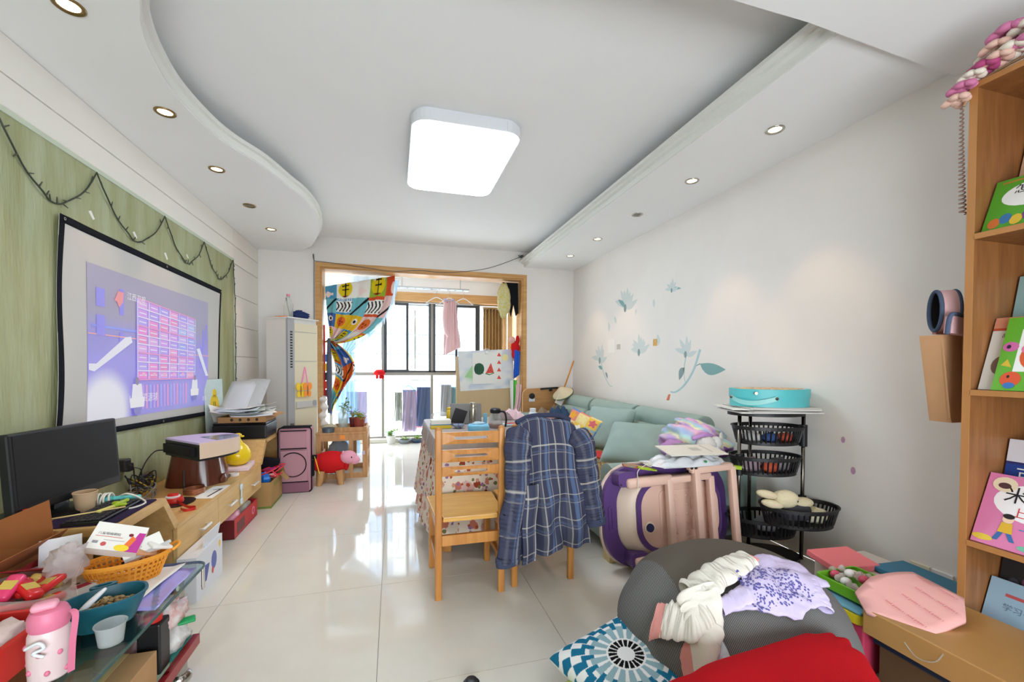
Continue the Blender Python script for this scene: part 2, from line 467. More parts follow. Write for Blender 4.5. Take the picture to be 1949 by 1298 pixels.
# security bars outside the window
gb = thing('window_guard', 'pale metal security bars outside the balcony window', 'window guard', (.1, 7.35, .05))
barm = mat('pale_bar_paint', (190, 192, 195), .5)
for k in range(26):
    x = -1.3+k*.115; part('upright_bar', G().box(x-.004, x+.004, 7.346, 7.354, 1.1, 2.3), barm, gb)
for z in (.06, 1.1, 1.42, 1.75, 2.05, 2.3): part('cross_bar', G().box(-1.4, 1.75, 7.342, 7.356, z-.006, z+.006), barm, gb)
# ================================================================== OUTSIDE
def building(label, x0, x1, y, z0, z1, depth, cols, rows, wallm, nm='apartment_building'):
    t = thing(nm, label, 'building', ((x0+x1)/2, y, z0))
    part('wall', G().box(x0, x1, y, y+depth, z0, z1), wallm, t)
    wm = mat('far_window_glass', (120, 140, 165), .2)
    first = None; cw = (x1-x0)/cols; rh = (z1-z0)/rows
    for i in range(cols):
        for j in range(rows):
            if first is None:
                first = part('window', G().box(-cw*.32, cw*.32, -.06, .02, -rh*.3, rh*.25), wm, t, world=False); o = first
            else: o = copyobj(first, t)
            o.location = (x0+cw*(i+.5)-(x0+x1)/2, 0, rh*(j+.5))
    for j in range(rows+1):
        part('floor_band', G().box(x0, x1, y-.25, y, z0+rh*j-.12, z0+rh*j+.12), wallm, t)
farm = mat('far_pale_render', (196, 198, 200), .9)
building('pale multi-storey block straight outside the balcony window', -4, 9, 26, -14, 13, 8, 6, 9, farm)
building('pale lower block outside at the left end of the balcony', -20, -6, 30, -14, 6, 8, 6, 7, farm)
# ================================================================== LIGHT FITTINGS
dif = mat('glowing_diffuser', (228, 241, 255), .5, emit=LAMP_POWER)
trimw = mat('white_plastic', (226, 228, 232), .4)
lc = (.475, 3.24)
lamp = thing('ceiling_lamp', 'large rounded rectangular white ceiling lamp, switched on, mid ceiling', 'lamp', (lc[0], lc[1], 2.77))
part('housing', G().prism(rrect(.70, 1.06, .10, 6, *lc), 2.80, 2.856), trimw, lamp)
part('side_band', G().ring(rrect(.724, 1.084, .11, 6, *lc), rrect(.69, 1.05, .095, 6, *lc), 2.770, 2.838), trimw, lamp, smooth=40)
part('diffuser', G().prism(rrect(.705, 1.065, .10, 6, *lc), 2.764, 2.79), dif, lamp)
for sx in (-1, 1):
    for sy in (-1, 1):
        P_ = rrect(.732, 1.092, .114, 6, *lc); Q_ = [p for p in P_ if (p[0]-lc[0])*sx > .732/2-.114-1e-6 and (p[1]-lc[1])*sy > 1.092/2-.114-1e-6]
        R_ = [(lc[0]+(p[0]-lc[0])*.985, lc[1]+(p[1]-lc[1])*.99) for p in Q_]
        part('corner_cap', G().prism(Q_+R_[::-1], 2.772, 2.836), trimw, lamp)
chrome = mat('brushed_chrome', (190, 186, 178), .25, metal=1)
brass = mat('antique_brass', (150, 126, 84), .3, metal=1)
bulbm = mat('warm_glowing_bulb', (255, 225, 180), .4, emit=9)
bulbo = mat('unlit_bulb', (120, 122, 116), .3)
orde = ['nearest', 'second', 'third', 'fourth', 'farthest']
for side, X, ys, offi, pw in (('curved left', -1.228, (2.077, 2.80, 3.511, 4.228, 4.907), 3, 13.0), ('straight right', 2.19, (2.023, 2.745, 3.487, 4.279, 5.029), 2, 15.0)):
    for k, y in enumerate(ys):
        on = k != offi
        t = thing('downlight', f'{orde[k]} of the recessed downlights in the {side} dropped ceiling, {"lit" if on else "unlit"}', 'downlight', (X, y, ZS), 0, f'downlights in the {side} dropped ceiling')
        part('ring', G().lathe([(.052, 0), (.052, -.004), (.047, -.008), (.036, -.004), (.034, 0)], (X, y, ZS), 24, cap=False), brass if side[0] == 'c' else chrome, t, smooth=True)
        part('bulb', G().lathe([(.035, -.001), (.03, -.003), (.016, -.006), (.001, -.007)], (X, y, ZS), 20), bulbm if on else bulbo, t, smooth=True)
        if on:
            l = bpy.data.lights.new('downlight_beam', 'SPOT'); l.energy = pw; l.color = (1, .62, .34); l.spot_size = math.radians(66); l.spot_blend = .45
            l.shadow_soft_size = .02
            lo = bpy.data.objects.new('downlight_beam', l); COL.objects.link(lo); lo.parent = t; lo.location = (0, 0, -.02)
# ================================================================== LEFT WALL
# --- projection screen
XS = -1.580
cTL, cTR, cBR, cBL = (2.575, 1.972), (4.59, 1.94), (4.48, .78), (2.53, .85)
def scr(u, v, off=0):
    y = (1-u)*((1-v)*cBL[0]+v*cTL[0])+u*((1-v)*cBR[0]+v*cTR[0]); z = (1-u)*((1-v)*cBL[1]+v*cTL[1])+u*((1-v)*cBR[1]+v*cTR[1])
    return (XS+off+.006*math.sin(u*9+v*2)*math.sin(PI*v)+.010*math.exp(-((u-.03)/.05)**2)*math.sin(7*v), y, z)
ps = thing('projection_screen', 'white projection screen with black border hung on the green wall, showing a stage picture', 'projection screen', (XS, 3.5, .8))
o = part('fabric', G().grid(lambda u, v: scr(u, v), 40, 24), mat('screen_fabric', (196, 194, 190), .8, spec=.15), ps, smooth=True); solid(o, .003, 1)
blk = cloth_mat('black_border_cloth', (30, 32, 38))
bt = .028
for (u0, v0, u1, v1) in ((0, 0, 1, .03), (0, .965, 1, 1), (0, .03, .016, .965), (.985, .03, 1, .965)):
    o = part('border', G().grid(lambda u, v: scr(u0+(u1-u0)*u, v0+(v1-v0)*v, .002), 40 if u1-u0 > .5 else 2, 2 if u1-u0 > .5 else 24), blk, ps, smooth=True); solid(o, .003, 1)
for (u, v) in ((.012, .983), (.5, .983), (.988, .983), (.5, .015)):
    p = scr(u, v, .007); part('eyelet', G().lathe([(.008, 0), (.008, .003), (.004, .003), (.004, 0)], p, 12, frot(0, 0, PI/2), cap=False), chrome, ps)
# projected picture, drawn as flat coloured shapes on the fabric
pm = bpy.data.materials.new('projected_light'); pm.use_nodes = True
nb = pm.node_tree.nodes['Principled BSDF']; nb.inputs['Base Color'].default_value = rgb(150, 148, 158); nb.inputs['Roughness'].default_value = .8
na = pm.node_tree.nodes.new('ShaderNodeAttribute'); na.attribute_name = 'Col'
pm.node_tree.links.new(na.outputs['Color'], nb.inputs['Emission Color']); nb.inputs['Emission Strength'].default_value = .5
pTL, pTR, pBR, pBL = (2.76, 1.78), (4.28, 1.775), (4.24, .885), (2.74, .92)
def pic(u, v, l=0):
    y = (1-u)*((1-v)*pBL[0]+v*pTL[0])+u*((1-v)*pBR[0]+v*pTR[0]); z = (1-u)*((1-v)*pBL[1]+v*pTL[1])+u*((1-v)*pBR[1]+v*pTR[1])
    U = (y-2.55)/2.0; V = (z-.82)/1.13
    x = scr(min(1, max(0, U)), min(1, max(0, V)))[0]
    return (x+.005+l*.0022, y, z)
def mixc(a, b, t): t = min(1, max(0, t)); return tuple(a[i]+(b[i]-a[i])*t for i in range(4))
def picbg(u, v):
    top = rgb(120, 112, 150); low = rgb(112, 98, 236); mid = rgb(86, 70, 225)
    c = mixc(low, top, (v-.42)/.25)
    if u < .3 or u > .8: c = mixc(c, mid, max(0, 1-abs(v-.55)/.16)*.75)
    d = math.hypot((u-.10)/.17, (v-.05)/.30)
    c = mixc(c, rgb(245, 246, 255), (1.0-d)*3)
    c = mixc(c, rgb(150, 170, 255), max(0, 1-math.hypot((u-.75)/.3, (v-.1)/.2))*.6)
    return c
g = G().grid(lambda u, v: pic(u, v), 60, 40, picbg)
def pp(P_, c, l=1): g.poly([pic(a, b, l) for a, b in P_], rgb(c))
def pr4(u0, u1, v0, v1, c, l=1):
    n = 4
    for i in range(n):
        a, b = u0+(u1-u0)*i/n, u0+(u1-u0)*(i+1)/n; pp([(a, v0), (b, v0), (b, v1), (a, v1)], c, l)
for (u, v, w, h) in ((.07, .80, .05, .12), (.07, .62, .05, .13), (.20, .80, .03, .18), (.20, .55, .03, .08), (.93, .62, .02, .2), (.97, .70, .02, .15), (.90, .45, .025, .2)):
    pr4(u-w/2, u+w/2, v-h/2, v+h/2, (80, 66, 245))
pp([(.15, .80), (.175, .87), (.21, .87), (.205, .80), (.18, .76), (.165, .80), (.18, .83), (.19, .80)], (255, 90, 70), 2)
pr4(.02, .34, .605, .62, (60, 110, 255)); pr4(.0, .34, .555, .563, (255, 150, 110)); pr4(.82, 1, .47, .478, (255, 150, 160))
pp([(.0, .37), (.0, .33), (.03, .32), (.27, .53), (.26, .57), (.22, .56), (.04, .37)], (245, 246, 255), 2)
pp([(.84, .53), (.88, .54), (.995, .28), (.96, .28)], (235, 240, 255), 2)
# round stage wall: pink and cyan tube grid
def st(a, b): return (.30+.52*a+.0*b, .26+.60*b*(1-.10*a))
N_ = 6
for q in range(12): pp([st(q/12, 0), st((q+1)/12, 0), st((q+1)/12, 1), st(q/12, 1)], (150, 90, 235), 1)
for i in range(N_):
    for j in range(9):
        a0, a1 = i/N_+.012, (i+1)/N_-.012; b0, b1 = j/9+.012, (j+1)/9-.014
        k = (i*7+j*3) % 5; hot = max(0, 1-i/4.2)
        cc = [(255, int(70+90*(1-hot)), 215), (215, 120, 250), (250, 90, 190), (170, 130, 255), (235, 150, 240)][k]
        if i > 3 and j > 2: cc = [(120, 150, 255), (160, 190, 255), (150, 120, 250), (200, 170, 255), (190, 140, 245)][k]
        pp([st(a0, b0), st(a1, b0), st(a1, b1), st(a0, b1)], cc, 2)
        m_ = .2; pp([st(a0+.02, b0+.035), st(a1-.02, b0+.035), st(a1-.02, b0+.05), st(a0+.02, b0+.05)], (240, 235, 255), 3)
for i in range(N_+1):
    a = i/N_; pp([st(a-.006, 0), st(a+.006, 0), st(a+.006, 1), st(a-.006, 1)], (235, 232, 255) if i % 2 else (190, 220, 255), 4)
for j in range(10):
    b = j/9; pp([st(0, b-.007), st(1, b-.007), st(1, b+.007), st(0, b+.007)], (246, 240, 255) if j % 3 else (255, 120, 180), 4)
for i in range(N_): pp([st(x, y) for x, y in ell(.028, .022, 12, (i+.5)/N_, .07)], (255, 160, 210), 5)
for k in range(14): pr4(.34+.03*k, .355+.03*k, .04, .22, [(190, 130, 250), (235, 120, 215), (140, 150, 255)][k % 3], 1)
for (u, v, s) in ((.29, .08, 1.0), (.815, .12, .85)):
    pp([(u-.04*s, v+.04*s), (u+.045*s, v+.04*s), (u+.035*s, v+.15*s), (u-.03*s, v+.15*s)], (248, 248, 255), 5)
    pp([(u+x, v+.17*s+y) for x, y in ell(.013*s, .03*s, 12)], (70, 50, 90), 6)
    pp([(u-.05*s, v-.02*s), (u+.05*s, v-.02*s), (u+.055*s, v+.05*s), (u-.055*s, v+.05*s)], (255, 255, 255), 6)
    pp([(u-.02*s, v-.07*s), (u+.02*s, v-.07*s), (u+.03*s, v-.02*s), (u-.03*s, v-.02*s)], (60, 60, 190), 6)
def ptxt(s, u, v, sz, c): text_geo(s, sz, lambda a, b: pic(u+a/1.51, v+b/.87, 8), rgb(c), g)
ptxt('江西卫视', .215, .83, .05, (255, 255, 255)); ptxt('100号资源球', .22, .10, .062, (255, 255, 255)); ptxt('直播', .90, .05, .04, (255, 255, 255))
part('picture', g, pm, ps, label='blue and pink projected stage picture')
# bits of paper left on the green plaster
for (y, z, w, h) in ((2.84, 2.05, .05, .045), (3.24, 2.06, .05, .04), (3.62, 2.02, .05, .05), (3.95, 2.10, .04, .03)):
    single('paper_scrap', {2.84: 'torn white paper scrap under the first swag of string lights', 3.24: 'torn white paper scrap inside the second swag of string lights', 3.62: 'torn white paper scrap above the middle of the screen', 3.95: 'smallest torn white paper scrap above the screen, under the third swag'}[y], 'paper scrap',
           G().prism([(y-w/2, z+h*.3), (y+w*.2, z-h/2), (y+w/2, z-h*.3), (y-w*.1, z+h/2)], XL+.0162, XL+.0175, lambda a, b, t: (t, a, b)), mat('white_paper', (240, 238, 232), .8))
# --- string lights in swags
sl = thing('string_lights', 'dark green wire of unlit string lights hanging in swags above the screen', 'string lights', (-1.58, 3.6, 2.3))
wirem = mat('dark_green_wire', (52, 62, 50), .5)
pegs = [(1.62, 2.29), (2.25, 2.295), (2.87, 2.295), (3.59, 2.298), (4.24, 2.296), (4.91, 2.30)]
pts = []; rnd = random.Random(3)
for (a, b), sag in zip(zip(pegs[:-1], pegs[1:]), (.27, .28, .28, .26, .26)):
    for i in range(24):
        t = i/24; pts.append((XL+.026+.004*math.sin(i), a[0]+(b[0]-a[0])*(t+.06*math.sin(2*PI*t)), a[1]+(b[1]-a[1])*t-sag*(4*t*(1-t))**.8))
for i in range(40): pts.append((XL+.03, 4.91+.05*min(1, i/12)+.006*math.sin(i*1.3), 2.30-i*1.42/39))
part('wire', G().tube(pts, .0040, 5), wirem, sl)
bulb_c = mat('small_dark_bulb', (70, 74, 60), .3)
fb = None
for i in range(3, len(pts), 2):
    p = pts[i]; d = Vector((0, rnd.uniform(-1, 1), rnd.uniform(-.4, 1))).normalized()*.032
    q = (p[0]+.003, p[1]+d.y, p[2]+d.z)
    part('bulb', G().cyl(p, q, .0042, 6, .0024), bulb_c, sl)
# ================================================================== TV STAND
oak = mat('pale_oak_laminate', (217, 178, 116), .42, col2=(196, 152, 92), scale=5, stretch=(5, 1, 6), bump=.02)
oakl = mat('pale_oak_front', (221, 184, 124), .42, col2=(205, 164, 102), scale=4, stretch=(4, 1, 8))
xb, xf = XL+.018, -1.08
tv = thing('tv_stand', 'low pale oak media stand with raised ends and three drawers along the green wall', 'media stand', (-1.33, 3.2, 0))
part('raised_top', G().box(xb, xf, 2.05, 2.402, .545, .58), oak, tv)
fz = lambda P_: (lambda g_: g_.prism(P_, xb, xf, lambda a, b, t: (t, a, b)))(G())
part('sloped_board', fz([(2.402, .545), (2.402, .58), (2.42, .58), (2.548, .405), (2.51, .39)]), oak, tv)
part('low_top', G().box(xb, xf, 2.53, 3.96, .385, .405), oak, tv)
part('sloped_board', fz([(3.955, .385), (3.955, .408), (4.10, .578), (4.13, .548), (3.99, .385)]), oak, tv)
part('raised_top', G().box(xb, xf, 4.10, 4.76, .548, .578), oak, tv)
part('end_panel', G().box(xb, -1.12, 4.70, 4.73, 0, .548), oak, tv)
part('end_panel', G().box(xb, -1.30, 2.07, 2.10, 0, .545), oak, tv)
part('carcass', G().box(xb, xf-.022, 2.53, 3.96, .20, .385), oak, tv)
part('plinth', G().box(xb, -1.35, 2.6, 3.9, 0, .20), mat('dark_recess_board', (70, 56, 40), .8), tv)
for (y0, y1, hy) in ((2.532, 3.058, 2.83), (3.062, 3.448, 3.26), (3.456, 3.958, 3.755)):
    d_ = part('drawer', G().rbox((xf-.010, (y0+y1)/2, .292), (.02, y1-y0, .182), .002), oakl, tv)
    h_ = G().bar((xf+.022, hy-.06, .285), (xf+.022, hy+.06, .285), .014, .014, r=.004)
    for s in (-1, 1): h_.bar((xf, hy+s*.042, .285), (xf+.022, hy+s*.042, .285), .008, .008)
    part('handle', h_, mat('pale_satin_steel', (222, 222, 220), .35, metal=.5), d_)
latchm = mat('pale_blue_latch', (205, 222, 232), .4)
g = G().rbox((xf+.008, 3.452, .345), (.014, .034, .04), .006).rbox((xf+.008, 3.452, .24), (.014, .034, .04), .006).rbox((xf+.009, 3.452, .29), (.006, .018, .08), .003)
single('safety_latch', 'white and pale blue child safety latch stuck on the drawer joint', 'safety latch', g, latchm, True)
# --- monitor
mo = thing('monitor', 'black flat computer monitor, switched off, on the near raised end of the stand', 'monitor', (-1.42, 2.3, .58))
bp_ = mat('black_plastic_satin', (26, 27, 30), .35); scm = mat('matt_black_screen', (34, 33, 34), .55, spec=.2)
Mm = frot(-.13, 0, 0) @ Matrix.Rotation(math.radians(-4), 3, 'Y')
mc = Vector((-1.40, 2.312, .80))
part('frame', G().rbox(mc, (.04, .53, .325), .008, Mm), bp_, mo)
part('rear_shell', G().rbox(mc+Mm @ Vector((-.03, 0, .01)), (.04, .38, .22), .015, Mm), bp_, mo)
part('screen', G().obox(mc+Mm @ Vector((.0205, 0, .012)), (.002, .495, .278), Mm), scm, mo)
part('badge', G().obox(mc+Mm @ Vector((.0206, .02, -.15)), (.0015, .05, .007), Mm), chrome, mo)
part('neck', G().bar((-1.44, 2.312, .59), (-1.435, 2.312, .74), .09, .035), bp_, mo)
part('base', G().lathe([(.13, .58), (.13, .59), (.10, .598), (.03, .602)], (-1.42, 2.312, 0), 28, sx=.8), bp_, mo, smooth=40)
# --- things on the near raised end (top z = .58)
Zd = .581
single('mouse_mat', 'long dark purple desk mat on the raised end of the stand', 'desk mat', G().prism(rrect(.27, .33, .02, 3, -1.235, 2.235), Zd, Zd+.003), cloth_mat('dark_purple_mat', (54, 44, 72)))
kb = thing('keyboard', 'black computer keyboard on the purple desk mat', 'keyboard', (-1.22, 2.2, Zd+.003))
part('body', G().rbox((-1.215, 2.215, Zd+.011), (.135, .29, .014), .004), bp_, kb)
k0 = None
for i in range(5):
    for j in range(12):
        if k0 is None: k0 = part('key', G().rbox((0, 0, 0), (.019, .019, .006), .002), mat('dark_grey_key', (44, 42, 48), .5), kb, world=False); o = k0
        else: o = copyobj(k0, kb)
        o.location = (-1.262+i*.0235+1.22, 2.085+j*.0235-2.2, .019)
cupm = mat('kraft_paper_cup', (206, 174, 138), .75, var=.1)
cu_ = thing('paper_cup', 'plain kraft paper cup standing in front of the monitor', 'cup', (-1.32, 2.30, Zd))
part('body', G().lathe([(.030, 0), (.041, .085), (.0395, .085), (.0285, .004), (.001, .004)], (-1.325, 2.29, Zd), 28, cap=False), cupm, cu_, smooth=40)
part('rim', G().tube([(-1.325+.041*math.cos(a), 2.29+.041*math.sin(a), Zd+.085) for a in np.linspace(0, 2*PI, 28, endpoint=False)], .0025, 6, closed=True), cupm, cu_, smooth=True)
cl = thing('hair_curler', 'turquoise hair curling iron wrapped in its white cord', 'hair curler', (-1.27, 2.50, Zd))
tq = mat('turquoise_plastic', (92, 196, 196), .35); wc = mat('white_cord', (224, 220, 208), .5)
ca_, cb_ = Vector((-1.40, 2.42, Zd+.045)), Vector((-1.17, 2.47, Zd+.022))
ca_ = Vector((-1.36, 2.36, Zd+.022)); cb_ = Vector((-1.165, 2.385, Zd+.02))
part('grip', G().tube([ca_.lerp(cb_, t) for t in (0, .05, .45, .5)], lambda t: .012+.008*math.sin(PI*min(1, t+.2)), 14), tq, cl, smooth=True)
part('barrel', G().tube([ca_.lerp(cb_, t) for t in (.48, .52, .95, 1)], lambda t: .016-.004*t, 14), tq, cl, smooth=True)
cp_ = []
for i in range(90):
    t = i/89; a = t*2*PI*6; c_ = ca_.lerp(cb_, .08+.42*t); cp_.append((c_.x+.004*math.sin(a*1.3), c_.y+.03*math.cos(a), max(Zd+.006, c_.z+.03*math.sin(a))))
cp_ += [(-1.20, 2.35, Zd+.05), (-1.16, 2.37, Zd+.02), (-1.12, 2.33, Zd+.006), (-1.14, 2.26, Zd+.006), (-1.2, 2.28, Zd+.006)]
part('cord', G().tube(crom(cp_, 3), .0042, 6), wc, cl, smooth=True)
sc = thing('toy_scissors', 'small lime green plastic toy scissors lying on the keyboard', 'toy', (-1.19, 2.25, Zd+.02))
lime = mat('lime_plastic', (170, 200, 40), .4)
part('body', G().rbox((-1.185, 2.262, Zd+.03), (.022, .07, .018), .007).rbox((-1.165, 2.245, Zd+.03), (.03, .02, .012), .005).rbox((-1.205, 2.28, Zd+.03), (.03, .02, .012), .005).rbox((-1.18, 2.30, Zd+.032), (.016, .03, .014), .005), lime, sc, smooth=40)
part('blade', G().rbox((-1.20, 2.20, Zd+.028), (.02, .075, .012), .005, frot(-.3)), mat('pale_yellow_plastic', (228, 220, 120), .4), sc, smooth=40)
single('bamboo_skewer', 'thin bamboo stick lying across the keyboard edge', 'stick', G().cyl((-1.42, 2.08, Zd+.025), (-1.13, 2.20, Zd+.032), .003, 8), mat('bamboo', (222, 196, 130), .5))
single('red_marker', 'short red tube standing at the near corner of the stand', 'marker', G().lathe([(.016, 0), (.016, .07), (.013, .072), (.013, .085)], (-1.385, 2.075, Zd), 16), mat('red_plastic', (208, 42, 36), .4), 40)
bxk = thing('router_box', 'flat black electronics box under the monitor', 'electronics box', (-1.46, 2.14, Zd))
part('body', G().rbox((-1.47, 2.14, Zd+.026), (.12, .14, .05), .006), bp_, bxk); part('groove', G().box(-1.409, -1.4095, 2.075, 2.205, Zd+.03, Zd+.034), scm, bxk)
# wall sockets with chargers and tangled cables behind the monitor
so = thing('wall_socket', 'white wall socket on the green panel behind the cable tangle', 'socket', (XL+.016, 2.97, .60))
part('plate', G().rbox((XL+.021, 2.97, .60), (.01, .12, .086), .003), trimw, so)
for k in range(3): part('slot', G().box(XL+.026, XL+.0265, 2.93+.015*k, 2.935+.015*k, .595, .61), bp_, so)
for (y, z, s, lb) in ((3.0, .635, .07, 'larger black charger plugged in above the media stand'), (3.075, .605, .05, 'smaller black charger plugged in beside the larger one')):
    c_ = thing('charger', lb, 'charger', (XL+.03, y, z)); part('body', G().rbox((XL+.017+s*.5, y, z), (s, s*.9, s), .008), bp_, c_)
    part('cable', G().tube(crom([(XL+.017+s, y, z), (XL+.10, y+.02, z-.02), (XL+.09, y+.05, .54), (XL+.12, y+.02, .46), (XL+.1, y-.05, .415)], 8), .0035, 6), bp_, c_)
gsm = mat('grey_cable', (120, 120, 118), .5); ycm = mat('yellow_cable', (206, 176, 60), .5)
rnd = random.Random(11)
for nm, m_, (cx_, cy_), lb in (('cable_coil', bp_, (-1.51, 3.10), 'tangle of black cable behind the turquoise curling iron'), ('cable_coil', gsm, (-1.46, 3.0), 'loose loops of grey cable at the foot of the chargers'), ('cable_coil', ycm, (-1.53, 3.17), 'small coil of yellow cable beside the brown stool')):
    P_ = []
    for i in range(26):
        a = i*.9; r = .045+.025*rnd.random(); P_.append((cx_+r*math.cos(a), cy_+r*1.3*math.sin(a), .418+.10*rnd.random()+(.04 if m_ is bp_ else 0)))
    single(nm, lb, 'cable', G().tube(crom(P_, 4), .0038, 6), m_, True)
for (y, a, lb) in ((3.225, .25, 'dark grey flat power adapter leaning on the wall left of the stool'), (3.30, .15, 'grey brown flat power adapter leaning on the wall behind the stool')):
    single('power_adapter', lb, 'power adapter', G().rbox((-1.565, y, .462), (.03, .06, .112), .006, frot(0, 0, -a*.4)), mat('adapter_'+str(int(y*1000)), (70, 66, 62) if y < 3.26 else (110, 100, 90), .5))
single('black_pen', 'slim black pen propped against the brown stool', 'pen', G().cyl((-1.33, 3.215, .412), (-1.345, 3.245, .53), .006, 8, .004), bp_)
# --- middle: brown stool with projector
gl_br = mat('glossy_brown_plastic', (98, 50, 34), .15, spec=.6)
stl = thing('brown_stool', 'glossy dark brown plastic step stool under the projector', 'stool', (-1.33, 3.43, .405))
part('body', G().grid(lambda u, v: ((-1.335)+(.175-.035*v)*math.copysign(abs(math.cos(2*PI*u))**.7, math.cos(2*PI*u)), 3.44+(.175-.035*v)*math.copysign(abs(math.sin(2*PI*u))**.7, math.sin(2*PI*u)), .405+.205*v), 40, 4, closeu=True), gl_br, stl, smooth=True)
part('top', G().lathe([(.145, .600), (.14, .616), (.02, .617)], (-1.335, 3.44, 0), 32), gl_br, stl, smooth=40)
part('foot_arch', G().ball((-1.165, 3.395, .425), (.022, .055, .04), 14, 8), gl_br, stl, smooth=True)
pj = thing('projector', 'rounded projector with lilac lid and champagne front standing on the brown stool', 'projector', (-1.33, 3.4, .62))
pe1 = Vector((.73, -.685, 0)).normalized(); pe2 = Vector((.685, .73, 0)).normalized(); po = Vector((-1.345, 3.225, 0))
def dsh(k=1.0, w=.43, d=.33):
    P_ = [(-w/2*k, .02*(1-k)), (w/2*k, .02*(1-k))]
    for i in range(1, 24):
        a = PI*i/24; P_.append((w/2*k*math.copysign(abs(math.cos(a))**.8, math.cos(a)), .02*(1-k)+(d*k)*math.sin(a)**.8))
    return P_
pfn = lambda a, b, t: tuple(po+pe1*a+pe2*b+Vector((0, 0, t)))
part('body', G().prism(dsh(), .618, .722, pfn), bp_, pj, smooth=40)
part('lid', G().prism(dsh(.985), .722, .734, pfn), mat('lilac_white_lid', (206, 190, 226), .4), pj, smooth=40)
band = [p for p in dsh(1.012) if p[0] > -.16][1:]
bo = [p for p in dsh(1.012)][1:17]; bi = [p for p in dsh(1.0)][1:17]
part('front_band', G().prism(bo+bi[::-1], .632, .732, pfn), mat('champagne_plastic', (216, 190, 166), .5), pj, smooth=40)
part('lens_window', G().prism([(a*.55+.075, b*.62+.12) for a, b in dsh(.9)], .7342, .7352, pfn), mat('dark_violet_glass', (96, 92, 140), .08, spec=.8), pj)
part('foot', G().prism(dsh(.6), .616, .618, pfn), bp_, pj)
part('port_panel', G().prism([(-.2, -.02), (.16, -.02), (.16, 0), (-.2, 0)], .640, .70, pfn), scm, pj)
pq = Vector(pfn(-.19, -.02, .655))
part('power_cable', G().tube(crom([pq, pq+Vector((-.03, -.05, 0)), (-1.53, 3.18, .60), (-1.54, 3.10, .47), (-1.50, 3.02, .42), (-1.42, 2.95, .41)], 8), .004, 6), bp_, pj)
# --- small things on the low top (z=.405)
Zt = .406
tm = thing('tape_measure', 'red tape measure with its red band trailing over the stand edge', 'tape measure', (-1.26, 2.98, Zt))
redp = MATS['red_plastic']
part('case', G().lathe([(.052, 0), (.055, .012), (.05, .028), (.03, .032), (.026, .05), (.012, .052)], (-1.27, 2.93, Zt+.006), 24, sy=.8), redp, tm, smooth=40)
part('spool', G().lathe([(.034, .028), (.036, .038), (.03, .04)], (-1.27, 2.93, Zt+.006), 24), trimw, tm)
part('band', G().grid(lambda u, v: (lambda p: (p[0], p[1], p[2]+.016*(v-.5)))(crom([(-1.24, 2.90, Zt+.02), (-1.19, 2.84, Zt+.018), (-1.14, 2.80, Zt+.010), (-1.10, 2.79, Zt+.009), (-1.095, 2.76, Zt+.009), (-1.13, 2.74, Zt+.009), (-1.17, 2.78, Zt+.009)], 8)[min(48, int(u*48))]), 48, 1), redp, tm)
single('black_pan_lid', 'flat black round tray under the red tape measure', 'tray', G().lathe([(.085, 0), (.088, .005), (.08, .006), (.01, .005)], (-1.25, 2.935, Zt), 28, sy=1.15), bp_, 40)
g = G()
for k in range(4): g.tube([(-1.24+.055*math.cos(a), 3.13+.055*math.sin(a), Zt+.006+.008*k) for a in np.linspace(0, 2*PI, 28, endpoint=False)], .005, 6, closed=True)
single('copper_wire_roll', 'flat coil of copper coloured wire in front of the stool', 'wire roll', g, mat('copper', (170, 112, 84), .3, metal=.8), True)
w_ = thing('printed_card', 'white card with a black line drawing at the stand edge', 'card', (-1.14, 3.1, Zt))
part('sheet', G().prism([(-1.20, 3.00), (-1.085, 2.98), (-1.083, 3.28), (-1.18, 3.26)], Zt-.0005, Zt+.001), MATS['white_paper'], w_)
part('drawing', G().prism([(-1.13, 3.02), (-1.12, 3.02), (-1.10, 3.20), (-1.15, 3.18), (-1.15, 3.17), (-1.115, 3.18)], Zt+.001, Zt+.0015), bp_, w_)
dk = thing('yellow_ornament', 'glossy yellow gourd shaped ornament standing on a book on the stand', 'ornament', (-1.19, 3.78, Zt+.03))
yel = mat('glossy_yellow', (236, 200, 24), .18, spec=.6)
part('body', G().lathe([(.05, 0), (.078, .02), (.092, .06), (.088, .10), (.066, .145), (.034, .175), (.02, .195), (.017, .215), (.026, .226), (.026, .24), (.012, .25)], (-1.20, 3.80, Zt+.03), 28), yel, dk, smooth=True)
part('beak', G().ball((-1.16, 3.76, Zt+.26), (.018, .01, .008), 10, 6), yel, dk, smooth=True)
single('white_book', 'pink edged white book lying under the yellow ornament', 'book', G().rbox((-1.20, 3.80, Zt+.014), (.19, .26, .028), .003, frot(.12)), mat('pale_pink_cover', (236, 214, 222), .5))
single('tape_roll', 'small clear roll of adhesive tape beside the stool', 'tape roll', G().lathe([(.03, 0), (.03, .02), (.018, .02), (.018, 0)], (-1.145, 3.545, Zt), 20, cap=False), mat('cloudy_plastic', (230, 226, 222), .2), 40)
g = G().rbox((-1.40, 3.80, Zt+.06), (.02, .14, .11), .003, frot(-.3))
single('picture_card', 'blue and pink illustrated card leaning behind the yellow ornament', 'card', g, mat('blue_pink_card', (96, 150, 200), .5, col2=(220, 130, 160), scale=14))
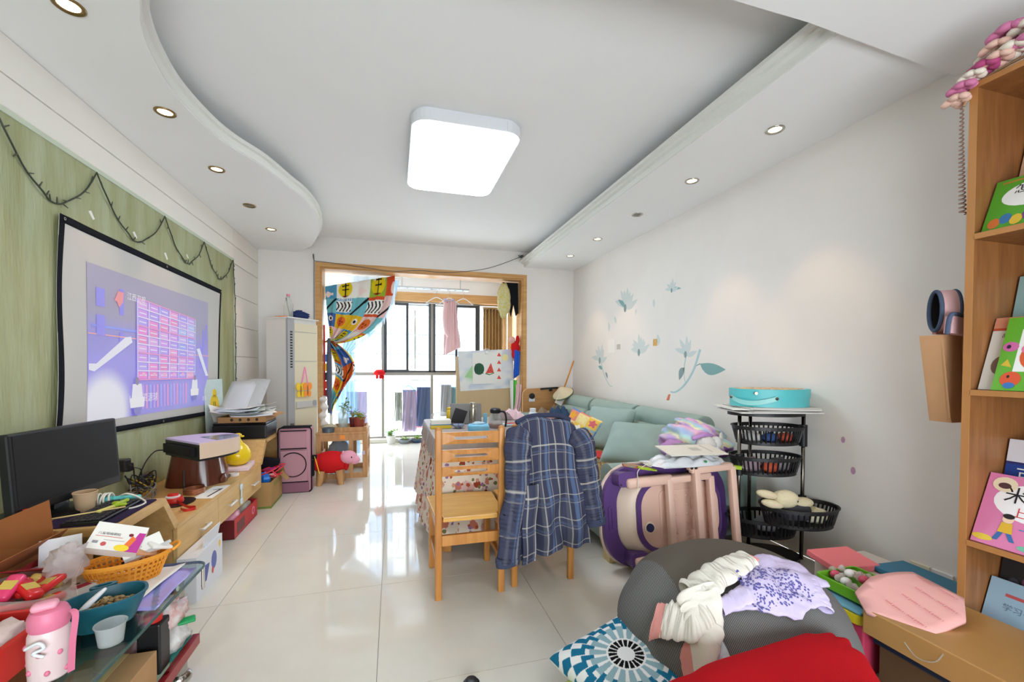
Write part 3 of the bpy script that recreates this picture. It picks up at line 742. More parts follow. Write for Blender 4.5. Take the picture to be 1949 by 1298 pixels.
# --- far raised end: printer with papers (z=.578)
Zr = .579
pn = thing('printer', 'black printer on the far raised end of the stand', 'printer', (-1.28, 4.35, Zr))
part('body', G().rbox((-1.30, 4.33, Zr+.062), (.42, .36, .124), .012), bp_, pn); part('lid', G().rbox((-1.30, 4.33, Zr+.133), (.41, .35, .02), .006), mat('glossy_black', (14, 14, 17), .12), pn)
part('paper_slot', G().box(-1.0905, -1.0885, 4.20, 4.46, Zr+.03, Zr+.05), scm, pn); part('button', G().rbox((-1.10, 4.19, Zr+.144), (.02, .02, .004), .002), chrome, pn)
card = mat('brown_cardboard', (186, 142, 96), .85, var=.12, scale=6)
cb2 = thing('flat_carton', 'shallow open brown carton lying on the printer', 'carton', (-1.27, 4.33, .724))
part('tray', G().box(-1.46, -1.10, 4.16, 4.50, .724, .728).box(-1.46, -1.10, 4.155, 4.16, .724, .775).box(-1.46, -1.10, 4.50, 4.505, .724, .775).box(-1.464, -1.46, 4.155, 4.505, .724, .775).box(-1.10, -1.096, 4.155, 4.505, .724, .775), card, cb2)
part('flap', G().obox((-1.06, 4.33, .782), (.09, .30, .004), frot(0, 0, .25)), card, cb2)
for k in range(4): part('printed_mark', G().prism(ell(.012, .014, 10, -1.36+.065*k, .75), 4.1535, 4.1548, lambda a, b, t: (a, t, b)), MATS['dark_recess_board'], cb2)
rnd = random.Random(5); zz = .777
pcols = [(232, 230, 226), (206, 210, 214), (224, 220, 214), (198, 206, 212), (236, 232, 226), (214, 220, 206), (190, 200, 208), (230, 226, 222)]
plab = ['bottom sheet', 'second sheet', 'third sheet', 'grey-blue middle sheet', 'cream middle sheet', 'greenish upper sheet', 'blue-grey upper sheet', 'topmost sheet']
for k in range(8):
    ang = rnd.uniform(-.5, .5); cx_, cy_ = -1.28+rnd.uniform(-.05, .07), 4.30+rnd.uniform(-.06, .08); bend = rnd.uniform(.01, .03); M_ = frot(ang)
    def pf2(u, v, z=zz, M_=M_, cx_=cx_, cy_=cy_, bend=bend, k=k):
        p = M_ @ Vector(((u-.5)*.31, (v-.5)*.43, 0)); return (cx_+p.x, cy_+p.y, z+.002+bend*(2*u-1)**2*(.4+.6*v)+.004*nz(u*3+k, v*3, k))
    o = single('paper_sheet', f'{plab[k]} of the loose paper pile on the printer carton', 'paper', G().grid(pf2, 8, 8), mat(f'paper_tone_{k}', pcols[k], .8), True, 'papers on the printer'); solid(o, .0012)
    zz += .009
# clear plastic file pockets sticking up behind the pile
film = mat('clear_file_film', (236, 238, 240), .25, kind='film', alpha=.5)
for k, (y, a, l, lb) in enumerate(((4.42, -.55, .36, 'clear plastic file pocket leaning farthest right behind the paper pile'), (4.30, -.8, .34, 'clear plastic file pocket leaning in the middle behind the paper pile'), (4.52, -.35, .38, 'tallest clear plastic file pocket behind the paper pile'))):
    M_ = frot(.5, 0, 0) @ Matrix.Rotation(-a, 3, 'X')
    c_ = Vector((-1.40+.05*k, y, .80))
    o = single('file_pocket', lb, 'file pocket', G().grid(lambda u, v: c_+frot(-.25) @ Vector(((u-.5)*.22, .55*l*v-.1, .75*l*v+.01*math.sin(PI*u))), 6, 6), film, True); solid(o, .002)
# drawing sheet with a yellow bird standing between screen and printer
ds = thing('child_drawing', 'blue crayon drawing of a yellow bird propped beside the screen', 'drawing', (-1.52, 4.33, .60))
dA = plane_fn((-1.555, 4.16, .60), (.10, .99, 0), (-.05, 0, 1))
part('sheet', G().prism([(0, 0), (.31, 0), (.33, .5), (.02, .5)], 0, .002, dA), mat('pale_blue_crayon', (190, 212, 214), .9, col2=(214, 224, 220), scale=30, stretch=(1, 3, 1)), ds)
part('bird', G().prism(ell(.075, .095, 20, .17, .27), .002, .003, dA).prism(ell(.035, .04, 14, .18, .375), .002, .003, dA), mat('crayon_yellow', (238, 206, 60), .9), ds)
part('wing_marks', G().prism([(.15, .22), (.158, .22), (.158, .30), (.15, .30)], .003, .0035, dA).prism([(.175, .22), (.183, .22), (.183, .30), (.175, .30)], .003, .0035, dA), MATS['dark_recess_board'], ds)
o = single('loose_note', 'small white note leaning in front of the bird drawing', 'note', G().prism([(0, 0), (.2, 0), (.2, .16), (0, .16)], 0, .002, plane_fn((-1.50, 4.17, .735), (.2, .95, -.25), (-.3, .1, .95))), MATS['white_paper'])
single('purple_pouch', 'dark purple pouch lying behind the paper pile', 'pouch', G().ball((-1.50, 4.60, .60), (.07, .10, .10), 16, 10, .15), cloth_mat('purple_cloth', (92, 46, 104)), True)
# ================================================================== FAR LEFT CORNER
# --- floor standing air conditioner
an = Vector((.80, -.60, 0)); aw = Vector((.60, .80, 0)); aN = Vector((-1.12, 5.10, 0))   # front normal, width dir, nearest corner
afn = lambda w, d, z: tuple(aN+aw*w-an*d+Vector((0, 0, z)))
AWD, ADP, AH = .42, .33, 1.75
ac = thing('air_conditioner', 'tall white floor standing air conditioner in the far left corner', 'air conditioner', tuple(aN+aw*.21-an*.165), 0)
acw = mat('warm_white_plastic', (228, 226, 224), .45); acc = mat('cream_plastic', (226, 216, 188), .3); acg = mat('grey_plastic', (168, 168, 170), .45)
def abox(w0, w1, d0, d1, z0, z1): return G().prism([(w0, d0), (w1, d0), (w1, d1), (w0, d1)], z0, z1, lambda a, b, t: afn(a, b, t))
part('body', abox(0, AWD, .03, ADP, .03, AH), acw, ac); part('base', abox(.01, AWD-.01, .02, ADP-.02, 0, .03), acg, ac)
st_ = part('grille_strip', abox(0, .085, 0, .03, .03, AH-.01), acg, ac)
for k in range(14):
    part('vent_slot', abox(.03, .06, -.002, .0, 1.20+.03*k, 1.215+.03*k), MATS['black_plastic'], st_)
for k in range(3): part('vent_slot', abox(.028+.018*k, .036+.018*k, -.002, 0, .38, .58), MATS['black_plastic'], st_)
fp = part('front_panel', G().prism([(.087, 0), (AWD-.03, -.012), (AWD, .012), (AWD, .03), (.087, .03)], .03, AH-.05, lambda a, b, t: afn(a, b, t)), acc, ac, smooth=30)
for z in (.735, 1.27, 1.60): part('panel_seam', abox(.09, AWD-.03, -.0125, -.005, z, z+.005), acg, fp)
part('display_strip', abox(.10, AWD-.03, -.014, -.006, .75, .815), mat('clear_grey_strip', (205, 204, 200), .15), fp)
part('round_badge', G().prism(ell(.028, .035, 18, AWD-.07, .785), -.018, -.012, lambda a, b, t: afn(a, t, b)), acg, fp)
part('top_cap', abox(-.004, AWD+.004, -.012, ADP+.002, AH, AH+.012), acw, ac)
bt = thing('paper_butterfly', 'orange and yellow paper butterflies on a pink ribbon hanging on the air conditioner', 'paper butterfly', afn(.2, -.03, .98))
og = mat('orange_paper', (250, 150, 60), .7); yp = mat('yellow_paper', (246, 208, 50), .7); pk = mat('pink_ribbon', (244, 150, 190), .7)
bf = lambda a, b, t: afn(a, t, b)
part('ribbon', G().prism([(.155, 1.02), (.175, 1.02), (.215, 1.20), (.20, 1.21)], -.026, -.022, bf).prism([(.235, 1.02), (.25, 1.02), (.215, 1.20), (.205, 1.20)], -.0265, -.023, bf), pk, bt)
for (cx_, m_, t_) in ((.14, yp, -.030), (.23, og, -.036)):
    for sx in (-1, 1):
        part('wing', G().prism(ell(.032, .045, 14, cx_+sx*.03, .985, .3*sx), t_-.003, t_, bf).prism(ell(.026, .035, 14, cx_+sx*.026, .90), t_-.003, t_, bf), m_, bt)
    part('body', G().prism(ell(.007, .06, 10, cx_, .94), t_-.006, t_-.003, bf), mat('brown_paper_dark', (150, 90, 40), .8), bt)
# things on the air conditioner
zt_ = AH+.012
vb = thing('glass_bottle', 'clear glass bottle with a pink cap on top of the air conditioner', 'bottle', afn(.13, .14, zt_))
clear = mat('clear_glass_object', (225, 235, 232), .05, kind='film', alpha=.35)
part('body', G().lathe([(.045, 0), (.05, .01), (.05, .15), (.03, .19), (.018, .22), (.018, .25)], afn(.13, .14, zt_), 20), clear, vb, smooth=40)
part('cap', G().lathe([(.021, .25), (.021, .27)], afn(.13, .14, zt_), 14), mat('pink_plastic', (236, 140, 160), .4), vb)
part('brush', G().cyl(afn(.15, .14, zt_+.02), afn(.10, .14, zt_+.23), .004, 6), MATS['black_plastic'], vb)
single('blue_cloth_bundle', 'crumpled navy cloth bundle on top of the air conditioner', 'cloth', G().ball(afn(.29, .15, zt_+.045), (.10, .07, .055), 22, 14, .5, 3, 2), cloth_mat('navy_cloth', (52, 64, 110)), True)
g = G()
for s in (-1, 1): g.tube([tuple(Vector(afn(.035, .10+.03*s, zt_+.006))+aw*.022*math.cos(a)-an*.018*math.sin(a)) for a in np.linspace(0, 2*PI, 14, endpoint=False)], .006, 6, closed=True)
g.bar(afn(.05, .10, zt_+.006), afn(-.02, .17, zt_+.006), .012, .005)
single('orange_scissors', 'orange handled scissors lying on top of the air conditioner', 'scissors', g, mat('orange_plastic', (236, 130, 50), .4), True)
# --- pink art bag
pinkf = cloth_mat('dusty_pink_nylon', (190, 142, 152)); blkf = cloth_mat('black_webbing', (34, 32, 38))
bgx0, bgx1, bgy = -1.055, -.775, 4.43
ab = thing('art_bag', 'dusty pink upright art portfolio bag with black piping beside the stand', 'bag', (-.92, 4.5, 0))
part('body', G().rbox((-.918, 4.50, .315), (.298, .14, .63), .03, seg=3), pinkf, ab, smooth=30)
part('top_panel', G().rbox((-.915, 4.50, .625), (.262, .115, .018), .006), blkf, ab)
part('upper_pocket', G().rbox((-.935, 4.425, .515), (.225, .02, .17), .008), pinkf, ab); part('lower_pocket', G().rbox((-.925, 4.422, .255), (.24, .026, .31), .01), pinkf, ab)
part('piping', G().tube([(x, 4.43, z) for x, z in rrect(.295, .625, .03, 4, -.918, .315)], .006, 6, closed=True), blkf, ab)
for z in (.428, .60): part('zip', G().bar((-1.04, 4.412, z), (-.81, 4.412, z), .004, .01), blkf, ab)
part('base_panel', G().rbox((-.92, 4.424, .055), (.25, .02, .10), .006), cloth_mat('dark_mauve_nylon', (150, 104, 120)), ab)
part('base_piping', G().bar((-1.04, 4.411, .108), (-.80, 4.411, .108), .006, .010), blkf, ab)
part('arc_zip', G().tube([(-.93+.115*math.cos(a), 4.407, .275+.115*math.sin(a)) for a in np.linspace(-PI*.75, PI*.75, 30)], .005, 6), blkf, ab)
part('side_strap', G().rbox((-.768, 4.48, .22), (.025, .05, .16), .006).rbox((-.752, 4.46, .33), (.05, .04, .04), .008), blkf, ab)
part('yellow_tag', G().bar((-.745, 4.44, .34), (-.70, 4.43, .17), .012, .003), yp, ab)
# --- cardboard box with odds and ends
bx = thing('cardboard_box', 'open brown cardboard box with green print on the floor beside the stand', 'box', (-1.15, 4.17, 0))
card2 = mat('worn_cardboard', (184, 146, 92), .85, var=.15, scale=5)
x0, x1, y0, y1, hb = -1.30, -1.015, 3.99, 4.36, .225
part('wall', G().box(x0, x1, y0, y0+.006, 0, hb), card2, bx); part('wall', G().box(x0, x1, y1-.006, y1, 0, hb), card2, bx)
part('wall', G().box(x0, x0+.006, y0+.006, y1-.006, 0, hb), card2, bx); part('wall', G().box(x1-.006, x1, y0+.006, y1-.006, 0, hb), card2, bx)
part('bottom', G().box(x0+.006, x1-.006, y0+.006, y1-.006, 0, .006), card2, bx)
part('flap', G().obox((x1+.035, 4.30, hb-.02), (.004, .11, .09), frot(0, 0, -.7)), card2, bx); part('flap', G().obox((-1.14, y1+.03, hb+.01), (.28, .004, .08), frot(0, .6)), card2, bx)
gp = mat('green_print', (116, 140, 62), .85)
part('green_print', text_geo('食用农产品', .05, plane_fn((x1+.0008, 4.06, .165), (0, 1, 0), (0, 0, 1)), g=G().box(x1, x1+.001, y0, y1, .004, .02).box(x0, x1, y0-.001, y0, .004, .02)), gp, bx)
skr = G(); rnd = random.Random(4); P_ = []
for i in range(16): P_.append((-1.10+.11*math.cos(i*1.7)+.02*rnd.random(), 4.17+.13*math.sin(i*1.3), .235+.09*rnd.random()))
single('skipping_rope', 'tangled red skipping rope on top of the cardboard box', 'rope', skr.tube(crom(P_, 6), .006, 6), mat('red_rope', (220, 50, 66), .5), True)
P_ = [(p[0]-.03, p[1]+.02, p[2]-.02) for p in P_[::-2]]
single('pink_rope', 'magenta plastic cord tangled in the cardboard box', 'rope', G().tube(crom(P_, 6), .006, 6), mat('magenta_rope', (196, 46, 130), .5), True)
single('blue_packet', 'crumpled bright blue packet sticking out of the cardboard box', 'packet', G().ball((-1.09, 4.06, .235), (.06, .05, .06), 14, 9, .4, 3, 5), mat('blue_foil', (36, 110, 196), .3), 30)
single('black_pouch', 'black square pouch leaning in the cardboard box', 'pouch', G().rbox((-1.10, 4.26, .31), (.16, .03, .17), .012, frot(.2, .35, .2)), blkf, True)
single('yellow_ring', 'olive yellow rubber ring on the cardboard box', 'ring', G().tube([(-1.16+.035*math.cos(a), 4.12+.035*math.sin(a), .27+.012*math.sin(a)) for a in np.linspace(0, 2*PI, 18, endpoint=False)], .01, 8, closed=True), mat('olive_rubber', (150, 140, 30), .6), True)
single('pink_sheet_toy', 'pale pink flat toy piece lying on the cardboard box', 'toy', G().rbox((-1.07, 4.15, .245), (.12, .07, .012), .004, frot(.5, .2)), mat('pale_pink', (240, 176, 170), .6))
# --- red box and white carton under the stand
rb = thing('red_box', 'low red open box pushed under the media stand', 'box', (-1.2, 3.6, 0))
rdm = mat('red_card', (190, 40, 44), .5); rdk = mat('dark_red_card', (110, 22, 24), .6)
x0, x1, y0, y1, hb = -1.34, -1.085, 3.345, 3.86, .135
part('wall', G().box(x0, x1, y0, y0+.005, 0, hb), rdk, rb); part('wall', G().box(x0, x1, y1-.005, y1, 0, hb), rdm, rb); part('wall', G().box(x1-.005, x1, y0+.005, y1-.005, 0, hb), rdm, rb); part('wall', G().box(x0, x0+.005, y0+.005, y1-.005, 0, hb), rdm, rb)
part('bottom', G().box(x0, x1, y0, y1, 0, .004), rdm, rb)
part('label', G().box(x1, x1+.001, 3.40, 3.56, .02, .10), mat('brown_label', (108, 40, 36), .5), rb)
part('emblem', G().ring([(3.76+a, .07+b) for a, b in ell(.03, .03, 18)], [(3.76+a, .07+b) for a, b in ell(.022, .022, 18)], x1, x1+.001, lambda a, b, t: (t, a, b)), pk, rb)
single('pink_packet', 'pink plastic packet in the red box', 'packet', G().ball((-1.15, 3.48, .10), (.055, .12, .07), 16, 10, .3, 3, 8), mat('pink_film', (232, 160, 180), .25), True)
single('grey_packet', 'grey and white plastic packet in the red box', 'packet', G().ball((-1.15, 3.70, .10), (.055, .13, .08), 16, 10, .35, 3, 9), mat('grey_film', (168, 160, 148), .3), True)
wc_ = thing('white_carton', 'tall white carton with blue and red print standing before the drawers', 'carton', (-1.03, 2.67, 0))
x0, x1, y0, y1 = -1.072, -.985, 2.50, 2.84
part('body', G().box(x0, x1, y0, y1, 0, .235), mat('white_card', (226, 226, 230), .6), wc_); part('flap', G().obox((x1-.01, 2.72, .27), (.004, .2, .08), frot(0, 0, .2)), MATS['white_card'], wc_)
g = G().prism([(2.55, .06), (2.62, .06), (2.66, .14), (2.60, .15)], x1, x1+.001, lambda a, b, t: (t, a, b), rgb(70, 80, 150)).prism(ell(.035, .05, 14, 2.72, .13), x1, x1+.0012, lambda a, b, t: (t, a, b), rgb(90, 100, 170)).prism(ell(.012, .02, 10, 2.70, .08), x1+.001, x1+.0016, lambda a, b, t: (t, a, b), rgb(210, 60, 50)).prism(ell(.012, .02, 10, 2.80, .19), x1, x1+.001, lambda a, b, t: (t, a, b), rgb(240, 190, 40))
part('print', g, PRINT, wc_)
# ================================================================== CRATE WITH PLANTS
pine = mat('warm_pine', (205, 160, 108), .55, col2=(180, 128, 78), scale=4, stretch=(10, 10, 1.2))
cr = thing('wooden_crate', 'open slatted wooden crate used as plant stand by the balcony opening', 'crate', (-.53, 5.1, 0))
cx0, cx1, cy0, cy1, ch = -.80, -.28, 4.85, 5.36, .485
for x in (cx0, cx1-.05):
    for y in (cy0, cy1-.025): part('post', G().rbox((x+.025, y+.012, ch/2), (.05, .025, ch), .002), pine, cr)
part('top_board', G().rbox(((cx0+cx1)/2, (cy0+cy1)/2, ch+.006), (cx1-cx0+.01, cy1-cy0+.01, .018), .003), pine, cr)
for y in (cy0, cy1-.025):
    part('rail', G().box(cx0+.05, cx1-.05, y, y+.02, ch-.075, ch-.003), pine, cr); part('rail', G().box(cx0+.05, cx1-.05, y, y+.02, .0, .055), pine, cr)
    part('rail', G().box(cx0+.05, cx1-.19, y, y+.02, .09, .12), pine, cr)
    part('slat', G().box(cx1-.19, cx1-.15, y, y+.018, .055, ch-.075), pine, cr)
for x in (cx0+.004, cx1-.024):
    for z0 in (.0, .2, .41): part('side_rail', G().box(x, x+.02, cy0+.025, cy1-.025, z0, z0+.055), pine, cr)
    for y in (4.99, 5.16): part('slat', G().box(x, x+.018, y, y+.05, .055, ch-.02), pine, cr)
part('sticker', G().rbox((-.535, cy0-.001, ch-.035), (.05, .003, .045), .001), og, cr)
part('sticker', G().rbox((-.32, cy0-.001, .27), (.028, .003, .04), .001), mat('lavender_sticker', (200, 190, 220), .5), cr)
single('grey_sack', 'translucent grey plastic sack stored inside the wooden crate', 'sack', G().ball((-.60, 5.10, .20), (.12, .15, .18), 22, 14, .3, 3, 4), mat('grey_translucent', (160, 168, 176), .3, kind='film', alpha=.85), True)
tr_ = thing('wooden_tray', 'small wooden tray holding the plant pots on the crate', 'tray', (-.48, 5.08, ch+.015))
zT = ch+.0155
part('board', G().box(-.66, -.30, 4.93, 5.25, zT, zT+.012), pine, tr_); part('edge', G().box(-.66, -.30, 4.918, 4.93, zT, zT+.045), pine, tr_); part('edge', G().box(-.66, -.30, 5.25, 5.262, zT, zT+.045), pine, tr_); part('edge', G().box(-.30, -.288, 4.918, 5.262, zT, zT+.045), pine, tr_)
leafm = mat('green_leaf', (96, 124, 58), .5, col2=(130, 150, 70), scale=20); leafd = mat('dark_red_leaf', (110, 40, 52), .5); leafy = mat('yellow_green_leaf', (150, 160, 70), .5)
def sprig(t, base, n, h, spread, lm, seed, leaf=.03, droop=.3, per=5):
    rnd = random.Random(seed)
    stems = G()
    for k in range(n):
        a = rnd.uniform(0, 2*PI); r = spread*rnd.uniform(.4, 1); hh = h*rnd.uniform(.6, 1.05)
        P_ = crom([base, (base[0]+.3*r*math.cos(a), base[1]+.3*r*math.sin(a), base[2]+hh*.6), (base[0]+r*math.cos(a), base[1]+r*math.sin(a), base[2]+hh*(1-droop*rnd.random()))], 5)
        stems.tube(P_, .0022, 5)
        for q in range(per):
            p = P_[min(len(P_)-1, 3+int((len(P_)-3)*q/per)+rnd.randint(0, 1))]
            d = Vector((rnd.uniform(-1, 1), rnd.uniform(-1, 1), rnd.uniform(-.5, .7))).normalized(); s_ = d.cross(Vector((0, 0, 1))).normalized(); L_ = leaf*rnd.uniform(.7, 1.2)
            c_ = Vector(p); V = [c_, c_+d*L_*.5+s_*L_*.28, c_+d*L_, c_+d*L_*.5-s_*L_*.28, c_+d*L_*.5+Vector((0, 0, .12*L_))]
            part('leaf', G().add(V, [(0, 1, 4), (1, 2, 4), (2, 3, 4), (3, 0, 4)]), lm, t)
    part('stem', stems, lm, t)
zp_ = zT+.012
jv = thing('glass_vase', 'clear glass jar vase with leafy twigs on the wooden tray', 'vase', (-.545, 5.0, zp_))
part('jar', G().lathe([(.05, 0), (.052, .01), (.052, .17), (.034, .20), (.034, .23)], (-.545, 5.0, zp_), 20), clear, jv, smooth=40)
part('water', G().lathe([(.047, .004), (.047, .12)], (-.545, 5.0, zp_), 18), mat('murky_water', (170, 176, 150), .05, kind='film', alpha=.45), jv, smooth=40)
sprig(jv, (-.545, 5.0, zp_+.12), 7, .24, .10, leafm, 2, .05)
terr = mat('terracotta_pot', (150, 66, 50), .6)
def pot(name, label, c, r, h, m_, n, hh, sp, lm, seed, leaf, droop=.3, per=5):
    t = thing(name, label, 'potted plant', c)
    part('pot', G().lathe([(r*.72, 0), (r, h*.9), (r*1.06, h*.9), (r*1.06, h), (r*.9, h), (r*.85, h*.8)], c, 20), m_, t, smooth=40)
    part('soil', G().lathe([(r*.88, h*.85), (.002, h*.88)], c, 14), mat('dark_soil', (62, 46, 34), .95), t)
    sprig(t, (c[0], c[1], c[2]+h*.85), n, hh, sp, lm, seed, leaf, droop, per)
pot('potted_plant', 'trailing yellow green plant in a square brown pot, rightmost on the tray', (-.375, 5.02, zp_), .065, .13, terr, 13, .12, .12, leafy, 5, .035, .9, 6)
pot('potted_plant', 'dark red leaved plant in a narrow maroon pot on the tray', (-.455, 5.10, zp_), .035, .12, mat('maroon_pot', (110, 36, 44), .5), 8, .14, .09, leafd, 7, .028)
single('grey_tin', 'small blue grey tin at the tray corner', 'tin', G().lathe([(.05, 0), (.055, .05), (.05, .05), (.046, .006)], (-.685, 4.90, zT), 20, sx=1.2, cap=False), mat('blue_grey_tin', (96, 110, 118), .4, metal=.4), 40)
single('net_bundle', 'crumpled beige net bundle behind the grey tin', 'net', G().ball((-.69, 5.06, zT+.035), (.07, .07, .035), 18, 10, .4, 4, 3), mat('beige_net', (200, 190, 160), .9), True)
single('shell_string', 'white string of rolled cloth hanging at the left jamb', 'cloth roll', G().tube(crom([(-.79, 5.40, .50), (-.82, 5.42, .60), (-.80, 5.42, .70), (-.81, 5.42, .80), (-.80, 5.42, .86)], 8), lambda t: .035+.012*math.sin(t*25), 12), mat('white_rolled_cloth', (226, 220, 214), .9), True)
# --- animal stool
ps_ = thing('animal_stool', 'low red padded animal stool with a pink head in front of the crate', 'stool', (-.64, 4.56, 0))
redc = cloth_mat('red_velvet', (206, 36, 40)); pinkc = cloth_mat('pink_velvet', (238, 168, 186))
part('body', G().grid(lambda u, v: (-.665+(-.13+.29*v), 4.58+.115*(.85+.15*v)*math.cos(2*PI*u)*math.sin(PI*min(.97, max(.06, .1+.85*v)))**.35, .225+(.115*math.sin(2*PI*u)*math.sin(PI*min(.97, max(.06, .1+.85*v)))**.35)), 24, 14, closeu=True).ball((-.79, 4.58, .225), (.04, .09, .09), 18, 8).ball((-.51, 4.58, .215), (.03, .085, .085), 18, 8), redc, ps_, smooth=True)
part('head', G().ball((-.485, 4.54, .275), (.085, .075, .068), 20, 12).ball((-.42, 4.53, .245), (.052, .05, .045), 16, 10), pinkc, ps_, smooth=True)
part('ear', G().ball((-.53, 4.50, .33), (.014, .008, .022), 8, 6), pinkc, ps_, smooth=True)
part('eye', G().ball((-.448, 4.474, .285), (.007, .006, .009), 8, 6), MATS['black_plastic'], ps_)
for (x, y, dx) in ((-.745, 4.52, -.02), (-.575, 4.52, .02), (-.735, 4.66, -.02), (-.575, 4.66, .02)): part('leg', G().cyl((x+dx, y, 0), (x, y, .15), .030, 14, .036), pine, ps_, smooth=40)
ps_.location = (-.61, 4.66, 0)
# ================================================================== CURTAINS
rnd = random.Random(21)
pal = [(232, 190, 48), (226, 116, 54), (88, 160, 200), (236, 200, 196), (150, 176, 60), (70, 110, 178), (240, 238, 230), (214, 86, 50), (120, 190, 200)]
cells = {}
def cellc(i, j):
    if (i, j) not in cells: cells[(i, j)] = rgb(rnd.choice(pal))
    return cells[(i, j)]
BK = rgb(30, 30, 34); WH = rgb(242, 240, 234)
def print_fn(s, t):
    i, j = math.floor(s), math.floor(t); a, b = s-i, t-j; c = cellc(i, j); k = (i*3+j*5) % 6
    r = math.hypot(a-.5, b-.5)
    if k == 0 and r < .42:                                   # striped animal face
        if abs(a-.5) < .035 or (abs(((b*5) % 1)-.5) < .16 and abs(a-.5) < .2 and b > .35): return BK
        if b < .16: return rgb(150, 50, 40)
        return rgb(226, 202, 40)
    if k == 1:                                                # zebra bands
        if .2 < b < .8 and math.sin(a*26+math.sin(b*9)*2) > .25: return BK
        return WH if .15 < b < .85 else c
    if k == 2 and r < .36: return rgb(224, 112, 50) if (math.hypot(a-.38, b-.55) > .07 and math.hypot(a-.62, b-.5) > .07 and math.hypot(a-.5, b-.35) > .06) else rgb(150, 50, 40)
    if k == 3 and math.hypot((a-.5)/1.3, b-.3) < .17+.05*math.sin(a*18): return rgb(244, 224, 220)
    if k == 4 and abs(a-b) < .09: return BK
    if k == 5 and math.hypot(a-.6, b-.6) < .2: return WH if math.hypot(a-.6, b-.6) > .1 else BK
    return c
def cur_up(u, v, off=0):
    T = Vector((-.87+.89*u, 6.02, 2.27+.19*u)); Cc = Vector((-.86+.86*u, 5.98, 1.90-.27*u)); E_ = Vector((-.80+.06*u, 6.0, 1.58-.07*u))
    p = T*(1-v)**2+Cc*2*v*(1-v)+E_*v*v
    p.y += (.028*math.sin(u*30+2*v)*(.35+.65*v)+.012*math.sin(u*71+5*v)*v)-off
    p.z += .02*math.sin(u*17)*(1-v)*v
    return p
def cur_lo(u, v, off=0):
    w = .07+.21*math.sin(PI*min(1, v*1.15))**.9*(1-.35*v)
    cx_ = -.80+.10*math.sin(PI*v)+.02*v
    p = Vector((cx_-.06+(u)*w, 6.0+.03*math.sin(u*24+3*v)-off, 1.56-1.0*v*(.80+.20*(1-abs(2*u-1)))))
    return p
ct = thing('animal_curtain', 'colourful patchwork animal print curtain tied back at the left of the balcony opening', 'curtain', (-.6, 6.0, .56))
o = part('swag', G().grid(lambda u, v: cur_up(u, v), 150, 130, lambda u, v: print_fn(u*4.2+.3, (1-v)*3.9-.2*u)), PRINTC, ct, smooth=True); solid(o, .003)
o = part('tail', G().grid(lambda u, v: cur_lo(u, v), 60, 130, lambda u, v: print_fn(u*1.9+7.2, (1-v)*4.6)), PRINTC, ct, smooth=True); solid(o, .003)
part('lettering', text_geo('HAPPY', .30, lambda a, b: cur_up(.40-a/4.2, .20+b/3.9*1.0, .012), WH), PRINTC, ct)
part('tie_band', G().tube([(-.79+.075*math.cos(a), 6.0+.05*math.sin(a), 1.555+.02*math.cos(a)) for a in np.linspace(0, 2*PI, 20, endpoint=False)], .012, 8, closed=True), MATS['yellow_green_leaf'], ct)
part('valance', G().grid(lambda u, v: (-.88+.9*u, 6.03+.01*math.sin(u*50), 2.45-.13*(1-u)**.6*v-.02), 40, 6), mat('white_sheer', (236, 240, 244), .9, kind='film', alpha=.75), ct, smooth=True)
sheer = mat('pale_blue_sheer', (150, 186, 208), .9, kind='film', alpha=.85)
sh = thing('sheer_curtain', 'pale blue sheer curtain with a lace edge gathered behind the animal curtain', 'curtain', (-.5, 6.12, .4))
def shf(u, v):
    T = Vector((-.55+.62*u, 6.14, 2.43)); Cc = Vector((-.60+.62*u, 6.12, 1.85)); E_ = Vector((-.68+.14*u, 6.12, 1.42)); p = T*(1-v)**2+Cc*2*v*(1-v)+E_*v*v
    p.y += .03*math.sin(u*34+v*3); return p
part('upper_drape', G().grid(shf, 90, 40), sheer, sh, smooth=True)
part('lower_drape', G().grid(lambda u, v: (-.74+.22*u+(.13*u-.05)*v, 6.12+.03*math.sin(u*30+v*2), 1.42-1.405*v), 60, 24), sheer, sh, smooth=True)
part('lace_edge', G().grid(lambda u, v: (-.20+.22*u, 6.10+.02*math.sin(u*30), 2.12+.22*u-(.36+.05*math.sin(u*40))*v), 40, 8), mat('white_lace', (238, 244, 248), .9, kind='film', alpha=.7), sh, smooth=True)
g = G().grid(lambda u, v: (-.815+(.018+.02*v*(1-v)*3)*math.cos(2*PI*u), 5.93+(.016+.02*v*(1-v)*3)*math.sin(2*PI*u), 1.58-.98*v), 16, 20, closeu=True)
single('folded_umbrella', 'long slate grey folded umbrella hanging at the left jamb', 'umbrella', g, cloth_mat('slate_grey_cloth', (96, 98, 116)), True)
hl = thing('red_strap', 'red and black strap with coloured tags hanging on the left jamb', 'strap', (-.865, 5.95, 1.2))
part('strap', G().bar((-.868, 5.93, 1.75), (-.868, 5.93, .75), .035, .010), redc, hl)
for k, (z, c) in enumerate(((1.32, (60, 120, 190)), (1.2, (236, 196, 40)), (1.08, (40, 40, 46)), (.97, (210, 60, 50)), (.86, (120, 40, 50)))): part('tag', G().rbox((-.862, 5.925, z), (.05, .018, .10), .005), mat(f'tag_{k}', c, .6), hl)
